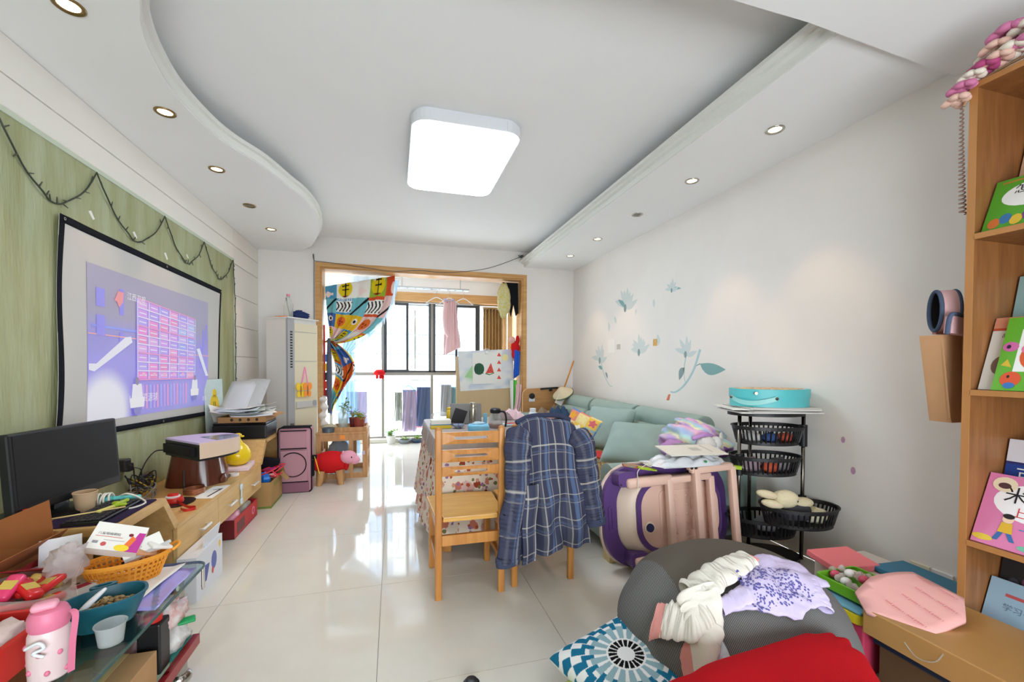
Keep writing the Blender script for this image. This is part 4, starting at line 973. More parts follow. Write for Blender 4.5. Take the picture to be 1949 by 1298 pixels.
# ================================================================== BALCONY
rail = mat('satin_aluminium', (176, 178, 180), .35, metal=.8)
dr = thing('drying_rail', 'aluminium clothes drying rail under the balcony ceiling', 'drying rail', (.55, 6.35, 2.35))
part('rail', G().rbox((.55, 6.35, 2.372), (1.12, .06, .022), .005), rail, dr); part('rail', G().rbox((.55, 6.43, 2.372), (1.12, .03, .02), .005), rail, dr)
for x in (.12, .98): part('hanger_rod', G().cyl((x, 6.38, 2.38), (x, 6.38, 2.62), .006, 8), rail, dr)
for k in range(9): part('hook_hole', G().lathe([(.01, 0), (.01, -.003)], (.08+.117*k, 6.34, 2.3605), 10), dark, dr)
def hanger(label, x, y, z, w, m_, dz=.12, nm='clothes_hanger'):
    t = thing(nm, label, 'hanger', (x, y, z))
    part('hook', G().tube(crom([(x, y, z-dz), (x, y, z-.04), (x+.018, y, z-.015), (x, y, z), (x-.018, y, z-.02)], 6), .0028, 6), chrome, t)
    part('arms', G().tube(crom([(x-w, y, z-dz-.09), (x, y, z-dz), (x+w, y, z-dz-.09)], 6), .006, 6).tube([(x-w, y, z-dz-.09), (x+w, y, z-dz-.09)], .004, 6), m_, t)
    return t
wirew = mat('white_coated_wire', (222, 226, 230), .4)
hanger('white wire hanger left of the pink pyjamas', .62, 6.34, 2.36, .16, wirew)
hanger('pale wire hanger under the pink pyjamas', .81, 6.34, 2.36, .15, wirew)
hanger('white wire hanger right of the pink pyjamas', 1.02, 6.34, 2.36, .15, wirew)
def hang_cloth(u, v, x0, x1, z0, z1, y, amp=.03, f=12, lean=0, fl=.0):
    w = (x1-x0); return (x0+w*(.5+(u-.5)*(1+fl*v))+lean*v, y+amp*math.sin(u*f+v*2)*(.3+.7*v)+.01*math.sin(u*29+v*7), z1-(z1-z0)*v)
pj_ = thing('pyjama_top', 'pale pink pyjamas hanging from the balcony drying rail', 'pyjamas', (.84, 6.34, 1.4))
pkc = cloth_mat('pale_pink_cotton', (236, 200, 204))
o = part('body', G().grid(lambda u, v: hang_cloth(u, v, .735, .895, 1.38+.12*u, 2.20, 6.31, .03, 9, .03, .5), 24, 30), pkc, pj_, smooth=True); solid(o, .02)
o = part('sleeve', G().tube(crom([(.76, 6.30, 2.15), (.74, 6.29, 1.95), (.755, 6.29, 1.75), (.80, 6.29, 1.66)], 8), lambda t: .045-.015*t, 12), pkc, pj_, smooth=True)
part('collar', G().tube([(.80+.07*math.cos(a), 6.31+.02*math.sin(a), 2.205+.012*math.cos(2*a)) for a in np.linspace(0, 2*PI, 18, endpoint=False)], .014, 8, closed=True), cloth_mat('lilac_grey_cotton', (200, 190, 214)), pj_, smooth=True)
# washing outside behind the lower panes
wl_ = thing('washing_line', 'washing pole outside the lower balcony panes', 'washing line', (.5, 7.22, .95))
part('pole', G().cyl((-.6, 7.22, .98), (1.7, 7.22, .98), .008, 8), rail, wl_)
for x in (-.6, 1.7): part('end_bracket', G().cyl((x, 7.08, .98), (x, 7.22, .98), .008, 8), rail, wl_)
hanger('bright blue plastic hanger outside the lower pane', .24, 7.205, .985, .12, mat('blue_plastic', (40, 160, 220), .4), .10)
for (x0, x1, z0, z1, c, lb, nm, y) in ((.15, .36, .12, .82, (176, 158, 186), 'pale lilac dress drying outside the lower pane', 'dress', 7.21), (.33, .47, .16, .80, (222, 150, 158), 'coral pink shirt drying beside the lilac dress', 'shirt', 7.27), (.38, .62, .20, .86, (92, 104, 138), 'navy jacket drying outside the lower pane', 'jacket', 7.23), (.78, .95, .36, .90, (160, 162, 170), 'grey striped shirt drying outside the right lower pane', 'shirt', 7.21), (.95, 1.15, .2, .86, (110, 146, 156), 'teal garment drying at the right lower pane', 'garment', 7.21), (.02, .13, .30, .78, (166, 166, 156), 'narrow grey trousers drying at the left of the lilac dress', 'trousers', 7.21), (-.72, -.42, .12, .80, (178, 168, 202), 'lilac blanket drying behind the plants on the crate', 'blanket', 7.21)):
    o = single(nm, lb, nm, G().grid(lambda u, v: hang_cloth(u, v, x0, x1, z0, z1, y, .025, 11, 0, .12), 16, 16), cloth_mat('drying_'+nm+str(int(x0*100)), c), True); solid(o, .012)
    hp = None
# red plush on the window frame
rp = thing('red_plush', 'small red plush octopus hanging on the window mullion', 'plush toy', (-.20, 6.96, 1.02))
part('head', G().lathe([(.003, .10), (.05, .095), (.085, .06), (.085, .03), (.06, .012), (.003, .01)], (-.215, 6.93, 1.06), 20), redc, rp, smooth=True)
for k in range(5):
    a = 2*PI*k/5; part('tentacle', G().ball((-.215+.045*math.cos(a), 6.93+.03*math.sin(a), 1.045), (.022, .018, .035), 10, 6), redc, rp, smooth=True)
# pots on the balcony floor
pot('potted_plant', 'bushy light green plant in a white pot on the balcony floor', (-.04, 6.82, 0), .075, .13, mat('white_ceramic', (232, 232, 230), .3), 16, .13, .13, mat('light_green_leaf', (140, 176, 80), .5), 31, .05)
pot('potted_plant', 'low succulents in a pale bowl, middle of the three balcony pots', (.17, 6.83, 0), .10, .055, mat('pale_blue_bowl', (150, 160, 170), .4), 9, .05, .09, mat('light_green_leaf', (140, 176, 80), .5), 33, .035)
pot('potted_plant', 'low succulents in a blue bowl, rightmost of the three balcony pots', (.36, 6.84, 0), .10, .055, mat('blue_glazed_bowl', (70, 96, 130), .3), 9, .06, .09, mat('light_green_leaf', (140, 176, 80), .5), 35, .035)
# brown curtain at the right end of the balcony
bc = thing('brown_curtain', 'plain golden brown curtain at the right end of the balcony window', 'curtain', (1.65, 6.88, .1))
o = part('cloth', G().grid(lambda u, v: (1.44+.40*u, 6.86+.03*math.sin(u*46)+.008*math.sin(u*13+v*4), 2.17-2.155*v), 90, 10), cloth_mat('golden_brown_cloth', (176, 142, 94)), bc, smooth=True); solid(o, .004)
part('heading', G().rbox((1.64, 6.86, 2.185), (.42, .05, .03), .008), cloth_mat('golden_brown_cloth', (176, 142, 94)), bc)
# drawing board easel
ez = thing('drawing_easel', 'beige drawing board easel standing in the balcony opening', 'easel', (1.27, 5.98, 0))
bgm = mat('beige_board', (206, 180, 140), .7, var=.06)
YE = 5.99
part('board', G().rbox((1.27, YE, .78), (.82, .025, 1.16), .006), bgm, ez)
for x in (.92, 1.62): part('leg', G().bar((x, YE+.03, .0), (x, YE+.02, 1.36), .03, .02), pine, ez); part('back_leg', G().bar((x, YE+.20, .0), (x, YE+.03, 1.2), .03, .02), pine, ez)
cdr = thing('crayon_poster', 'large pale crayon landscape clipped to the drawing board', 'drawing', (1.3, YE-.02, .86))
bpl = plane_fn((.86, YE-.018, .84), (1, 0, .01), (.0, 0, 1))   # normal towards -Y
g = G().grid(lambda u, v: bpl(.06+.81*u-.04*v, .02+.57*v+.035*u, -.002*0), 40, 30, lambda u, v: mixc(mixc(rgb(236, 236, 234), rgb(206, 216, 230), max(0, nz(u*5, v*5, 2))*2+.25*(v > .5)), rgb(196, 226, 196), 1.6*max(0, 1-math.hypot((u-.25)/.2, (v-.38)/.22))))
o = part('sheet', g, PRINTC, cdr); solid(o, .002)
part('sun', G().prism(ell(.05, .05, 18, .72, .50), .003, .004, bpl), mat('crayon_pale_yellow', (238, 232, 170), .9), cdr)
part('hill', G().prism([(.12, .22), (.30, .20), (.36, .32), (.24, .40), (.16, .28)], .003, .004, bpl), mat('crayon_green', (170, 214, 160), .9), cdr)
wm_ = thing('watermelon_drawing', 'white sheet with a watermelon and a slice pinned over the crayon poster', 'drawing', (1.3, YE-.03, .93))
wpl = plane_fn((1.10, YE-.028, .96), (1, 0, 0), (0, 0, 1))
part('sheet', G().prism([(0, 0), (.34, .01), (.33, .47), (-.01, .45)], 0, .002, wpl), MATS['white_paper'], wm_)
g = G().prism(ell(.075, .085, 26, .09, .22), .002, .003, wpl, rgb(30, 96, 60))
for k in range(5): g.prism([(.035+.027*k, .15), (.044+.027*k, .15), (.048+.025*k, .22), (.044+.026*k, .295), (.036+.027*k, .29), (.034+.028*k, .22)], .003, .0036, wpl, rgb(20, 40, 34))
part('watermelon', g, PRINT, wm_)
g = G().prism([(.185, .155), (.31, .165), (.265, .31)], .002, .003, wpl, rgb(228, 80, 66)).prism([(.18, .148), (.24, .13), (.315, .158), (.31, .17), (.245, .145), (.185, .16)], .003, .0036, wpl, rgb(60, 130, 70))
for a, b in ((.23, .19), (.26, .20), (.25, .24), (.28, .18)): g.prism(ell(.005, .008, 8, a, b), .0032, .004, wpl, rgb(40, 20, 20))
part('slice', g, PRINT, wm_)
ms_ = thing('melon_slice_strip', 'narrow white strip with four small watermelon slices beside the watermelon sheet', 'drawing', (1.48, YE-.025, .95))
spl = plane_fn((1.425, YE-.024, .985), (1, 0, 0), (0, 0, 1))
part('sheet', G().prism([(0, 0), (.10, .01), (.10, .46), (.0, .46)], 0, .002, spl), MATS['white_paper'], ms_)
for k in range(4): part('slice', G().prism([(.03, .05+.11*k), (.095, .05+.11*k), (.06, .105+.11*k)], .002, .003, spl, rgb(226, 76, 64)), PRINT, ms_)
part('clip', G().rbox((1.30, YE-.035, 1.42), (.05, .03, .05), .008).tube([(1.30+.05*math.cos(a), YE-.03, 1.44+.03*math.sin(a)) for a in np.linspace(0, PI, 12)], .005, 6), trimw, ez)
# things hung at the right jamb
hb_ = thing('black_cloth_bag', 'black cloth bag with pointed ends hanging in the top right of the opening', 'bag', (1.66, 5.95, 1.95))
o = part('cloth', G().prism([(1.53, 2.44), (1.765, 2.44), (1.77, 2.0), (1.735, 1.96), (1.70, 2.14), (1.66, 1.95), (1.62, 2.12), (1.60, 2.3)], 5.94, 5.97, lambda a, b, t: (a, t, b)), cloth_mat('black_cloth', (30, 32, 36)), hb_)
fbm = mat('yellow_flower_print', (216, 214, 190), .9, col2=(206, 190, 60), scale=45)
fbg = single('floral_bag', 'pale bag with yellow flowers hanging beside the black cloth bag', 'bag', G().ball((1.54, 5.90, 2.17), (.10, .05, .25), 18, 14, .25, 3, 6), fbm, True)
wpk = thing('picket_shelf', 'pale wooden picket panel on the right balcony wall', 'picket panel', (1.70, 6.20, 1.5))
for k, x in enumerate((1.64, 1.715)): part('picket', G().prism([(x-.03, 1.2), (x+.03, 1.2), (x+.03, 2.0), (x, 2.12), (x-.03, 2.0)], 6.22, 6.235, lambda a, b, t: (a, t, b)), mat('pale_wood', (236, 196, 140), .5), wpk)
part('batten', G().box(1.60, 1.965, 6.236, 6.256, 1.3, 1.36), MATS['pale_wood'], wpk)
rm = thing('red_plush_monkey', 'red plush toy hanging on the right jamb', 'plush toy', (1.73, 5.86, 1.4))
part('body', G().ball((1.70, 5.88, 1.50), (.06, .05, .09), 14, 10), redc, rm, smooth=True); part('head', G().ball((1.655, 5.87, 1.60), (.05, .05, .05), 14, 10), mat('plush_pink', (232, 176, 166), .95), rm, smooth=True)
for (x, z) in ((1.74, 1.60), (1.745, 1.48), (1.68, 1.40)): part('limb', G().ball((x, 5.87, z), (.03, .03, .07), 10, 8), redc, rm, smooth=True)
o = single('blue_cloth', 'bright blue cloth hanging below the red plush toy', 'cloth', G().grid(lambda u, v: (1.685+.085*u-.01*v, 5.84+.012*math.sin(u*14), 1.47-.04*u-(.33+.1*(1-u))*v), 10, 10), cloth_mat('bright_blue_cloth', (50, 100, 206)), True); solid(o, .008)
o = single('green_towel', 'green and white towel hanging low at the right jamb', 'towel', G().grid(lambda u, v: (1.63+.10*u+.02*v*(1-2*u), 5.88+.02*math.sin(u*12), 1.02-.46*v), 12, 12, lambda u, v: rgb(110, 214, 96) if u > .45 else rgb(240, 244, 240)), PRINTC, True); solid(o, .008)
o = single('pink_towel', 'pale pink towel hanging at the right jamb and trailing onto the table end', 'towel', G().grid(lambda u, v: (1.70+.085*u-.10*v**3, 5.80-.03*v+.02*math.sin(u*14), .96-.50*v+.0*u), 14, 16), pkc, True); solid(o, .010)
# cable over the opening
single('wall_cable', 'thin grey cable looping over the balcony opening up to the right soffit', 'cable', G().tube(crom([(-.965, 5.785, .9), (-.965, 5.785, 2.50), (-.94, 5.77, 2.535), (-.6, 5.772, 2.515), (-.32, 5.772, 2.49), (.0, 5.772, 2.47), (.35, 5.772, 2.50), (.62, 5.772, 2.49), (.92, 5.772, 2.52), (1.2, 5.772, 2.57), (1.44, 5.785, 2.65), (1.79, 5.785, 2.80)], 8), .004, 6), mat('grey_wire', (92, 92, 94), .5), True)
rnd = random.Random(9)
single('cable_knot', 'small dark knot of cable at the end of the right soffit moulding', 'cable', G().tube(crom([(1.70+.10*rnd.random(), 5.74+.04*rnd.random(), 2.76+.05*rnd.random()) for _ in range(12)], 5), .004, 6), mat('grey_wire', (92, 92, 94), .5), True)
# ================================================================== DINING TABLE
TX0, TX1, TY0, TY1, TZ = .27, 1.19, 2.72, 3.78, .745
tb = thing('dining_table', 'rectangular dining table hidden under a floral cloth behind the two chairs', 'table', ((TX0+TX1)/2, (TY0+TY1)/2, 0))
pine2 = mat('glossy_orange_pine', (208, 146, 78), .28, col2=(182, 116, 54), scale=3.5, stretch=(9, 9, 1), spec=.5)
part('tabletop', G().box(TX0, TX1, TY0, TY1, TZ-.03, TZ), pine2, tb)
for x in (TX0+.07, TX1-.07):
    for y in (TY0+.07, TY1-.07): part('leg', G().rbox((x, y, (TZ-.03)/2), (.06, .06, TZ-.03), .008), pine2, tb)
# floral cloth (long) and satin overlay (short)
def cloth(z_top, drop, flare, amp, k, ex, nseg=160, nv=14, seed=0):
    base = []
    P_ = rrect(TX1-TX0+2*ex, TY1-TY0+2*ex, .05, 6, (TX0+TX1)/2, (TY0+TY1)/2); P_.append(P_[0])
    L_ = [0]
    for a, b in zip(P_[:-1], P_[1:]): L_.append(L_[-1]+math.hypot(b[0]-a[0], b[1]-a[1]))
    for i in range(nseg):
        d = L_[-1]*i/nseg; j = max(q for q in range(len(L_)-1) if L_[q] <= d+1e-9)
        t = (d-L_[j])/max(1e-9, L_[j+1]-L_[j]); base.append((P_[j][0]+(P_[j+1][0]-P_[j][0])*t, P_[j][1]+(P_[j+1][1]-P_[j][1])*t))
    nrm = []
    for i in range(nseg):
        a, b = base[i-1], base[(i+1) % nseg]; tx, ty = b[0]-a[0], b[1]-a[1]; l = math.hypot(tx, ty); nrm.append((ty/l, -tx/l))
    g = G(); V = []; F = []
    for j in range(nv+1):
        v = j/nv
        for i in range(nseg):
            w = flare*v+amp*v**.7*math.sin(2*PI*k*i/nseg+.8*math.sin(i*.21+seed))+.3*amp*v*math.sin(2*PI*k*2.3*i/nseg)
            V.append((base[i][0]+nrm[i][0]*w, base[i][1]+nrm[i][1]*w, z_top-drop*v*(1+.03*math.sin(i*.13+seed))-.004*min(1, v*20)))
    for j in range(nv):
        for i in range(nseg): F.append((j*nseg+i, j*nseg+(i+1) % nseg, (j+1)*nseg+(i+1) % nseg, (j+1)*nseg+i))
    F.append(tuple(range(nseg))[::-1])
    return g.add(V, F)
def floral_mat():
    m = bpy.data.materials.new('floral_quilt'); m.use_nodes = True; N = m.node_tree.nodes; L = m.node_tree.links; b = N['Principled BSDF']
    b.inputs['Roughness'].default_value = .95; b.inputs['Specular IOR Level'].default_value = .1
    tc = N.new('ShaderNodeTexCoord')
    base = None; prev = rgb(226, 212, 196)
    cur = None
    for sc, th, ra_, cols in ((11, .34, 1, ((206, 160, 150), (196, 120, 100), (150, 66, 44), (214, 176, 170))), (26, .33, 1, ((170, 84, 52), (150, 110, 150), (206, 150, 130), (120, 120, 70)))):
        vo = N.new('ShaderNodeTexVoronoi'); vo.inputs['Scale'].default_value = sc; L.new(tc.outputs['Object'], vo.inputs['Vector'])
        nn = N.new('ShaderNodeTexNoise'); nn.inputs['Scale'].default_value = 60; L.new(tc.outputs['Object'], nn.inputs[0])
        ad = N.new('ShaderNodeMath'); ad.operation = 'MULTIPLY_ADD'; L.new(nn.outputs['Fac'], ad.inputs[0]); ad.inputs[1].default_value = .35; L.new(vo.outputs['Distance'], ad.inputs[2])
        lt = N.new('ShaderNodeMath'); lt.operation = 'LESS_THAN'; L.new(ad.outputs[0], lt.inputs[0]); lt.inputs[1].default_value = th+.17
        cr_ = N.new('ShaderNodeValToRGB'); cr_.color_ramp.interpolation = 'CONSTANT'
        sx = N.new('ShaderNodeSeparateColor'); L.new(vo.outputs['Color'], sx.inputs[0]); L.new(sx.outputs[0], cr_.inputs[0])
        while len(cr_.color_ramp.elements) < 4: cr_.color_ramp.elements.new(.5)
        for e, q, c in zip(cr_.color_ramp.elements, (0, .3, .55, .8), cols): e.position = q; e.color = rgb(c)
        mx = N.new('ShaderNodeMix'); mx.data_type = 'RGBA'; L.new(lt.outputs[0], mx.inputs[0])
        if cur is None: mx.inputs[6].default_value = prev
        else: L.new(cur, mx.inputs[6])
        L.new(cr_.outputs[0], mx.inputs[7]); cur = mx.outputs[2]
    L.new(cur, b.inputs['Base Color'])
    n2 = N.new('ShaderNodeTexVoronoi'); n2.inputs['Scale'].default_value = 22; L.new(tc.outputs['Object'], n2.inputs['Vector'])
    bp2 = N.new('ShaderNodeBump'); bp2.inputs['Strength'].default_value = .5; bp2.inputs['Distance'].default_value = .01; L.new(n2.outputs['Distance'], bp2.inputs['Height']); L.new(bp2.outputs[0], b.inputs['Normal'])
    return m
floral = floral_mat()
o = single('floral_tablecloth', 'long quilted tablecloth with red and brown flowers reaching near the floor', 'tablecloth', cloth(TZ+.004, .60, .075, .022, 16, .004), floral, 50)
o = single('satin_overlay', 'short pleated taupe satin cloth over the floral tablecloth', 'tablecloth', cloth(TZ+.010, .115, .02, .008, 44, .014, 320, 6, 2), mat('taupe_satin', (176, 162, 154), .45, spec=.4, var=.1, scale=3), 50)
ZT = TZ+.0115
# --- things on the table
tbx = thing('tissue_box', 'yellow and white box with a blue stripe at the left edge of the table', 'box', (.345, 3.22, ZT))
part('body', G().rbox((.345, 3.22, ZT+.033), (.15, .09, .065), .004), mat('box_white', (232, 228, 214), .5), tbx); part('yellow_base', G().box(.269, .421, 3.174, 3.266, ZT+.001, ZT+.026), mat('box_yellow', (228, 196, 50), .5), tbx); part('stripe', G().box(.269, .421, 3.1738, 3.2662, ZT+.026, ZT+.033), mat('box_blue', (70, 130, 180), .5), tbx)
single('yellow_bag', 'crumpled yellow snack bag behind the tissue box', 'snack bag', G().rbox((.455, 3.42, ZT+.06), (.085, .045, .12), .02, frot(.2)).ball((.455, 3.42, ZT+.125), (.042, .02, .012), 12, 8, .5), mat('yellow_foil', (222, 184, 36), .3), True)
P_ = random.Random(2)
single('clear_bag', 'small cloudy plastic bag on the far left table corner', 'plastic bag', G().ball((.37, 3.52, ZT+.045), (.07, .05, .045), 18, 12, .4, 4, 2), mat('cloudy_film', (230, 230, 230), .2, kind='film', alpha=.55), True)
bw = thing('glass_bowl', 'small blue and white patterned bowl beside the tablet', 'bowl', (.47, 3.20, ZT))
part('body', G().lathe([(.02, 0), (.04, .018), (.046, .03), (.043, .03), (.036, .018), (.002, .006)], (.475, 3.18, ZT), 20), mat('blue_white_china', (190, 200, 214), .2, col2=(80, 100, 150), scale=60), bw, smooth=40)
tbm = thing('tablet', 'grey tablet in a folded stand case facing away', 'tablet', (.56, 3.34, ZT))
Mt = frot(-.12, math.radians(-22))
part('case', G().rbox((.565, 3.37, ZT+.085), (.25, .012, .175), .006, Mt), mat('grey_case', (124, 120, 116), .6), tbm)
part('stand_flap', G().rbox((.50, 3.32, ZT+.065), (.10, .005, .15), .002, frot(-.12, math.radians(25), .3)), mat('dark_case', (60, 60, 64), .6), tbm)
thr = thing('thermos_flask', 'slim brushed steel thermos flask in front of the tablet', 'flask', (.60, 3.28, ZT))
ste = mat('warm_steel', (176, 170, 156), .25, metal=1)
part('body', G().lathe([(.027, 0), (.029, .004), (.029, .14), (.026, .15)], (.605, 3.27, ZT), 24), ste, thr, smooth=40); part('cap', G().lathe([(.027, .15), (.027, .175), (.022, .185), (.001, .186)], (.605, 3.27, ZT), 24), ste, thr, smooth=40)
tis = thing('tissue_pack', 'pale blue soft tissue pack at the near side of the table', 'tissue pack', (.59, 3.0, ZT))
part('pack', G().rbox((.595, 3.0, ZT+.026), (.155, .10, .05), .014, frot(-.15)), mat('blue_pack', (104, 186, 226), .35, col2=(150, 214, 240), scale=12), tis, smooth=True); part('tissue', G().ball((.595, 3.0, ZT+.056), (.045, .03, .012), 14, 8, .6, 5, 1), mat('tissue_white', (200, 228, 242), .9), tis, smooth=True)
single('blue_card', 'small pale blue card standing behind the tissue pack', 'card', G().rbox((.715, 3.33, ZT+.045), (.035, .008, .09), .002, frot(.2)), mat('pale_blue', (140, 200, 228), .5))
tp = thing('glass_teapot', 'glass teapot with black lid and handle holding dark tea', 'teapot', (.755, 3.14, ZT))
part('jar', G().lathe([(.05, 0), (.055, .01), (.055, .07), (.042, .10), (.034, .115)], (.755, 3.14, ZT), 24), clear, tp, smooth=40)
part('tea', G().lathe([(.050, .004), (.051, .03)], (.755, 3.14, ZT), 20), mat('amber_tea', (150, 70, 30), .1), tp, smooth=40)
part('lid', G().lathe([(.038, .113), (.042, .118), (.042, .14), (.03, .15), (.002, .151)], (.755, 3.14, ZT), 24), bp_, tp, smooth=40)
part('handle', G().tube(crom([(.785, 3.11, ZT+.13), (.815, 3.09, ZT+.12), (.825, 3.08, ZT+.07), (.82, 3.085, ZT+.012)], 8), .008, 8), bp_, tp, smooth=True)
part('filter', G().lathe([(.018, .06), (.024, .07), (.024, .11)], (.755, 3.14, ZT), 16), ste, tp, smooth=40)
tbk = thing('toothbrush_pack', 'clear blister pack with a red toothbrush on the table', 'blister pack', (.93, 3.2, ZT))
part('tray', G().rbox((.93, 3.22, ZT+.008), (.17, .07, .015), .004, frot(.1)), mat('pale_blister', (206, 222, 232), .2), tbk); part('brush', G().rbox((.915, 3.215, ZT+.018), (.10, .012, .008), .003, frot(.1)), redp, tbk)
vb_ = thing('vitamin_bottle', 'white pill bottle with a pale blue label near the coat', 'bottle', (1.07, 3.2, ZT))
part('body', G().lathe([(.03, 0), (.032, .004), (.032, .095), (.024, .108)], (1.075, 3.19, ZT), 22), trimw, vb_, smooth=40); part('label', G().lathe([(.0325, .012), (.0325, .085)], (1.075, 3.19, ZT), 22, cap=False), mat('blue_label', (130, 196, 224), .5), vb_, smooth=True); part('cap', G().lathe([(.024, .108), (.025, .135), (.001, .136)], (1.075, 3.19, ZT), 22), trimw, vb_, smooth=40)
def crumple(c, sx, sy, h, seed, n=36):
    def fn(u, v):
        a, b = 2*u-1, 2*v-1; e = max(0, 1-(abs(a)**2.6+abs(b)**2.6))**.5
        z = h*e*(.45+.55*abs(nz(a*2.3+seed, b*2.3, seed*.7))*1.8+.18*nz(a*7, b*7, seed))
        k = 1+.25*nz(math.atan2(b, a)*1.5, seed, 3)
        return (c[0]+a*sx*k, c[1]+b*sy*k, c[2]+max(.002, z))
    return G().grid(fn, n, n)
single('beige_clothes', 'heap of beige and grey clothes at the far end of the sofa', 'clothes', crumple((2.02, 5.20, .43), .26, .19, .25, 3), cloth_mat('beige_knit', (168, 150, 128), col2=(138, 124, 110), scale=8), True)
single('denim_shorts', 'blue denim shorts lying on top of the clothes heap', 'shorts', crumple((2.10, 5.12, .56), .15, .11, .14, 6, 26), cloth_mat('denim', (66, 92, 126)), True)
single('pink_garment', 'small dusty pink garment at the front of the clothes heap', 'garment', crumple((1.93, 5.06, .50), .10, .08, .12, 9, 20), cloth_mat('dusty_pink', (206, 160, 156)), True)
single('pink_cloth', 'pale pink cloth bunched on the far side of the table', 'cloth', crumple((1.05, 3.64, ZT), .10, .08, .08, 12, 24), pkc, True)
single('grey_pouch', 'grey and pink pouch on the far side of the table', 'pouch', crumple((.93, 3.60, ZT), .10, .06, .09, 14, 20), cloth_mat('grey_pink', (150, 128, 130)), True)
# ================================================================== CHAIRS
def chair(label, cx, cy):
    t = thing('dining_chair', label, 'chair', (cx, cy, 0), 0, 'orange pine dining chairs')
    hw = .170
    for s in (-1, 1):
        x = cx+s*hw
        g = G().prism(rrect(.036, .030, .008, 3, x, cy), 0, .895).ball((x, cy, .895), (.0175, .0145, .016), 12, 6)
        part('back_leg', g, pine2, t, smooth=40)
        part('front_leg', G().rbox((cx+s*.172, cy+.372, .205), (.036, .036, .41), .006), pine2, t)
        part('side_rail', G().box(x-.011, x+.011, cy+.016, cy+.354, .355, .41), pine2, t)
        part('side_stretcher', G().box(x-.010, x+.010, cy+.016, cy+.354, .17, .20), pine2, t)
    ww = 2*hw-.036
    for (z, h) in ((.851, .062), (.757, .064), (.676, .05)):
        out = rrect(ww, h, .004, 6, cx, z); inn = rrect(ww*.58, .016, .0079, 6, cx, z+.001)
        part('back_rail', G().ring(out, inn, cy-.010, cy+.010, lambda a, b, tt: (a, tt+.012*(1-((a-cx)/(ww/2))**2)*-1, b)), pine2, t)
    part('rear_stretcher', G().box(cx-ww/2, cx+ww/2, cy-.010, cy+.010, .283, .338), pine2, t)
    part('front_rail', G().box(cx-.155, cx+.155, cy+.362, cy+.382, .35, .41), pine2, t)
    P_ = [(cx-.185, cy-.012), (cx+.185, cy-.012), (cx+.205, cy+.38)]+[(cx+.205-.41*i/10, cy+.38+.03*math.sin(PI*i/10)) for i in range(1, 10)]+[(cx-.205, cy+.38)]
    P_ = [(cx-.148, cy-.022), (cx+.148, cy-.022), (cx+.148, cy+.02), (cx+.188, cy+.02)]+P_[2:]+[(cx-.188, cy+.02), (cx-.148, cy+.02)]
    s_ = part('seat', G().prism(P_, .412, .436), mat('yellow_pine_seat', (222, 172, 92), .28, col2=(200, 142, 66), scale=3.5, stretch=(1.2, 9, 9), spec=.5), t)
    b_ = s_.modifiers.new('bevel', 'BEVEL'); b_.width = .006; b_.segments = 2; b_.limit_method = 'ANGLE'
    return t
chair('orange pine dining chair with an empty seat, back to the camera', .396, 2.212)
chair('orange pine dining chair with the plaid coat hung over its back', .820, 2.242)
# --- plaid coat over the second chair
def plaid(s, t):
    base = (68, 70, 90)
    def band(x, per, spec):
        x = x % per
        for a, b, c, k in spec:
            if a <= x < b: return c, k
        return None
    V_ = band(s+.02, .155, ((0, .016, (100, 102, 114), .6), (.016, .021, (190, 184, 176), .85), (.040, .056, (94, 114, 150), .75), (.064, .068, (160, 160, 164), .7), (.105, .110, (176, 172, 164), .75)))
    H_ = band(t+.03, .150, ((0, .005, (186, 182, 174), .85), (.03, .040, (92, 104, 132), .55), (.048, .052, (160, 160, 162), .65)))
    c = [lin(x) for x in base]
    for B_ in (V_, H_):
        if B_:
            q = [lin(x) for x in B_[0]]; c = [c[i]+(q[i]-c[i])*B_[1] for i in range(3)]
    return (*c, 1)
co = thing('plaid_coat', 'slate blue plaid fleece coat draped over the back of the right chair', 'coat', (.83, 2.2, .2))
def body(u, v):
    # v 0: inside bottom (table side), .27 top edge, 1: hem on the camera side
    xl = .640+.02*max(0, (v-.27))+.0; xr = 1.0+.065*max(0, (v-.27)/.73)
    x = xl+(xr-xl)*u
    if v < .27:
        k = v/.27; z = .62+.305*k; y = 2.292-.03*k
    else:
        k = (v-.27)/.73; hem = .185+.05*u+.012*math.sin(u*14); z = .925-(.925-hem)*k; y = 2.208-.030*min(1, k*3)-.02*k
    if .2 < v < .34:
        q = (v-.2)/.14; y = 2.270-.058*(.5-.5*math.cos(PI*q)); z = .905+.030*math.sin(PI*q)-.008*math.cos(u*9)
        z = max(z, .90)
    sh_ = .05*(abs(2*u-1)**4)*(1 if v < .45 else math.exp(-(v-.45)*6)); z -= sh_
    f = max(0, (v-.3)/.7)
    y -= .026*f*math.sin(u*13+1.5*v+2*nz(u*2, v*3, 7))+.012*f*math.sin(u*27+v*5)+.022*nz(u*4, v*5, 1)*min(1, f*4)
    return (x+.006*nz(v*6, u*3, 5), y, z)
o = part('body', G().grid(body, 110, 260, lambda u, v: plaid(u*.40, v*1.05)), PRINTC, co, smooth=True); solid(o, .010)
def sleeve(P_, r0, r1, flat, seed, n=40, m=120, L_=.75):
    C_ = crom(P_, 20); M_ = len(C_)-1
    def fn(u, v):
        i = min(M_, int(v*M_)); p = C_[i]; a = 2*PI*u; r = (r0+(r1-r0)*v)*(1+.22*nz(v*9, math.cos(a)*1.5, seed+math.sin(a)))*(1 if v < .965 else 1.06)*min(1, .30+math.sin(min(1, v*7)*PI/2)*.72)
        t_ = (C_[min(M_, i+1)]-C_[max(0, i-1)]).normalized(); s_ = t_.cross(Vector((0, 1, 0))).normalized(); w_ = s_.cross(t_)
        return p+s_*r*math.cos(a)+w_*r*flat*math.sin(a)
    return G().grid(fn, n, m, lambda u, v: plaid(u*.36+.05, v*L_), closeu=True)
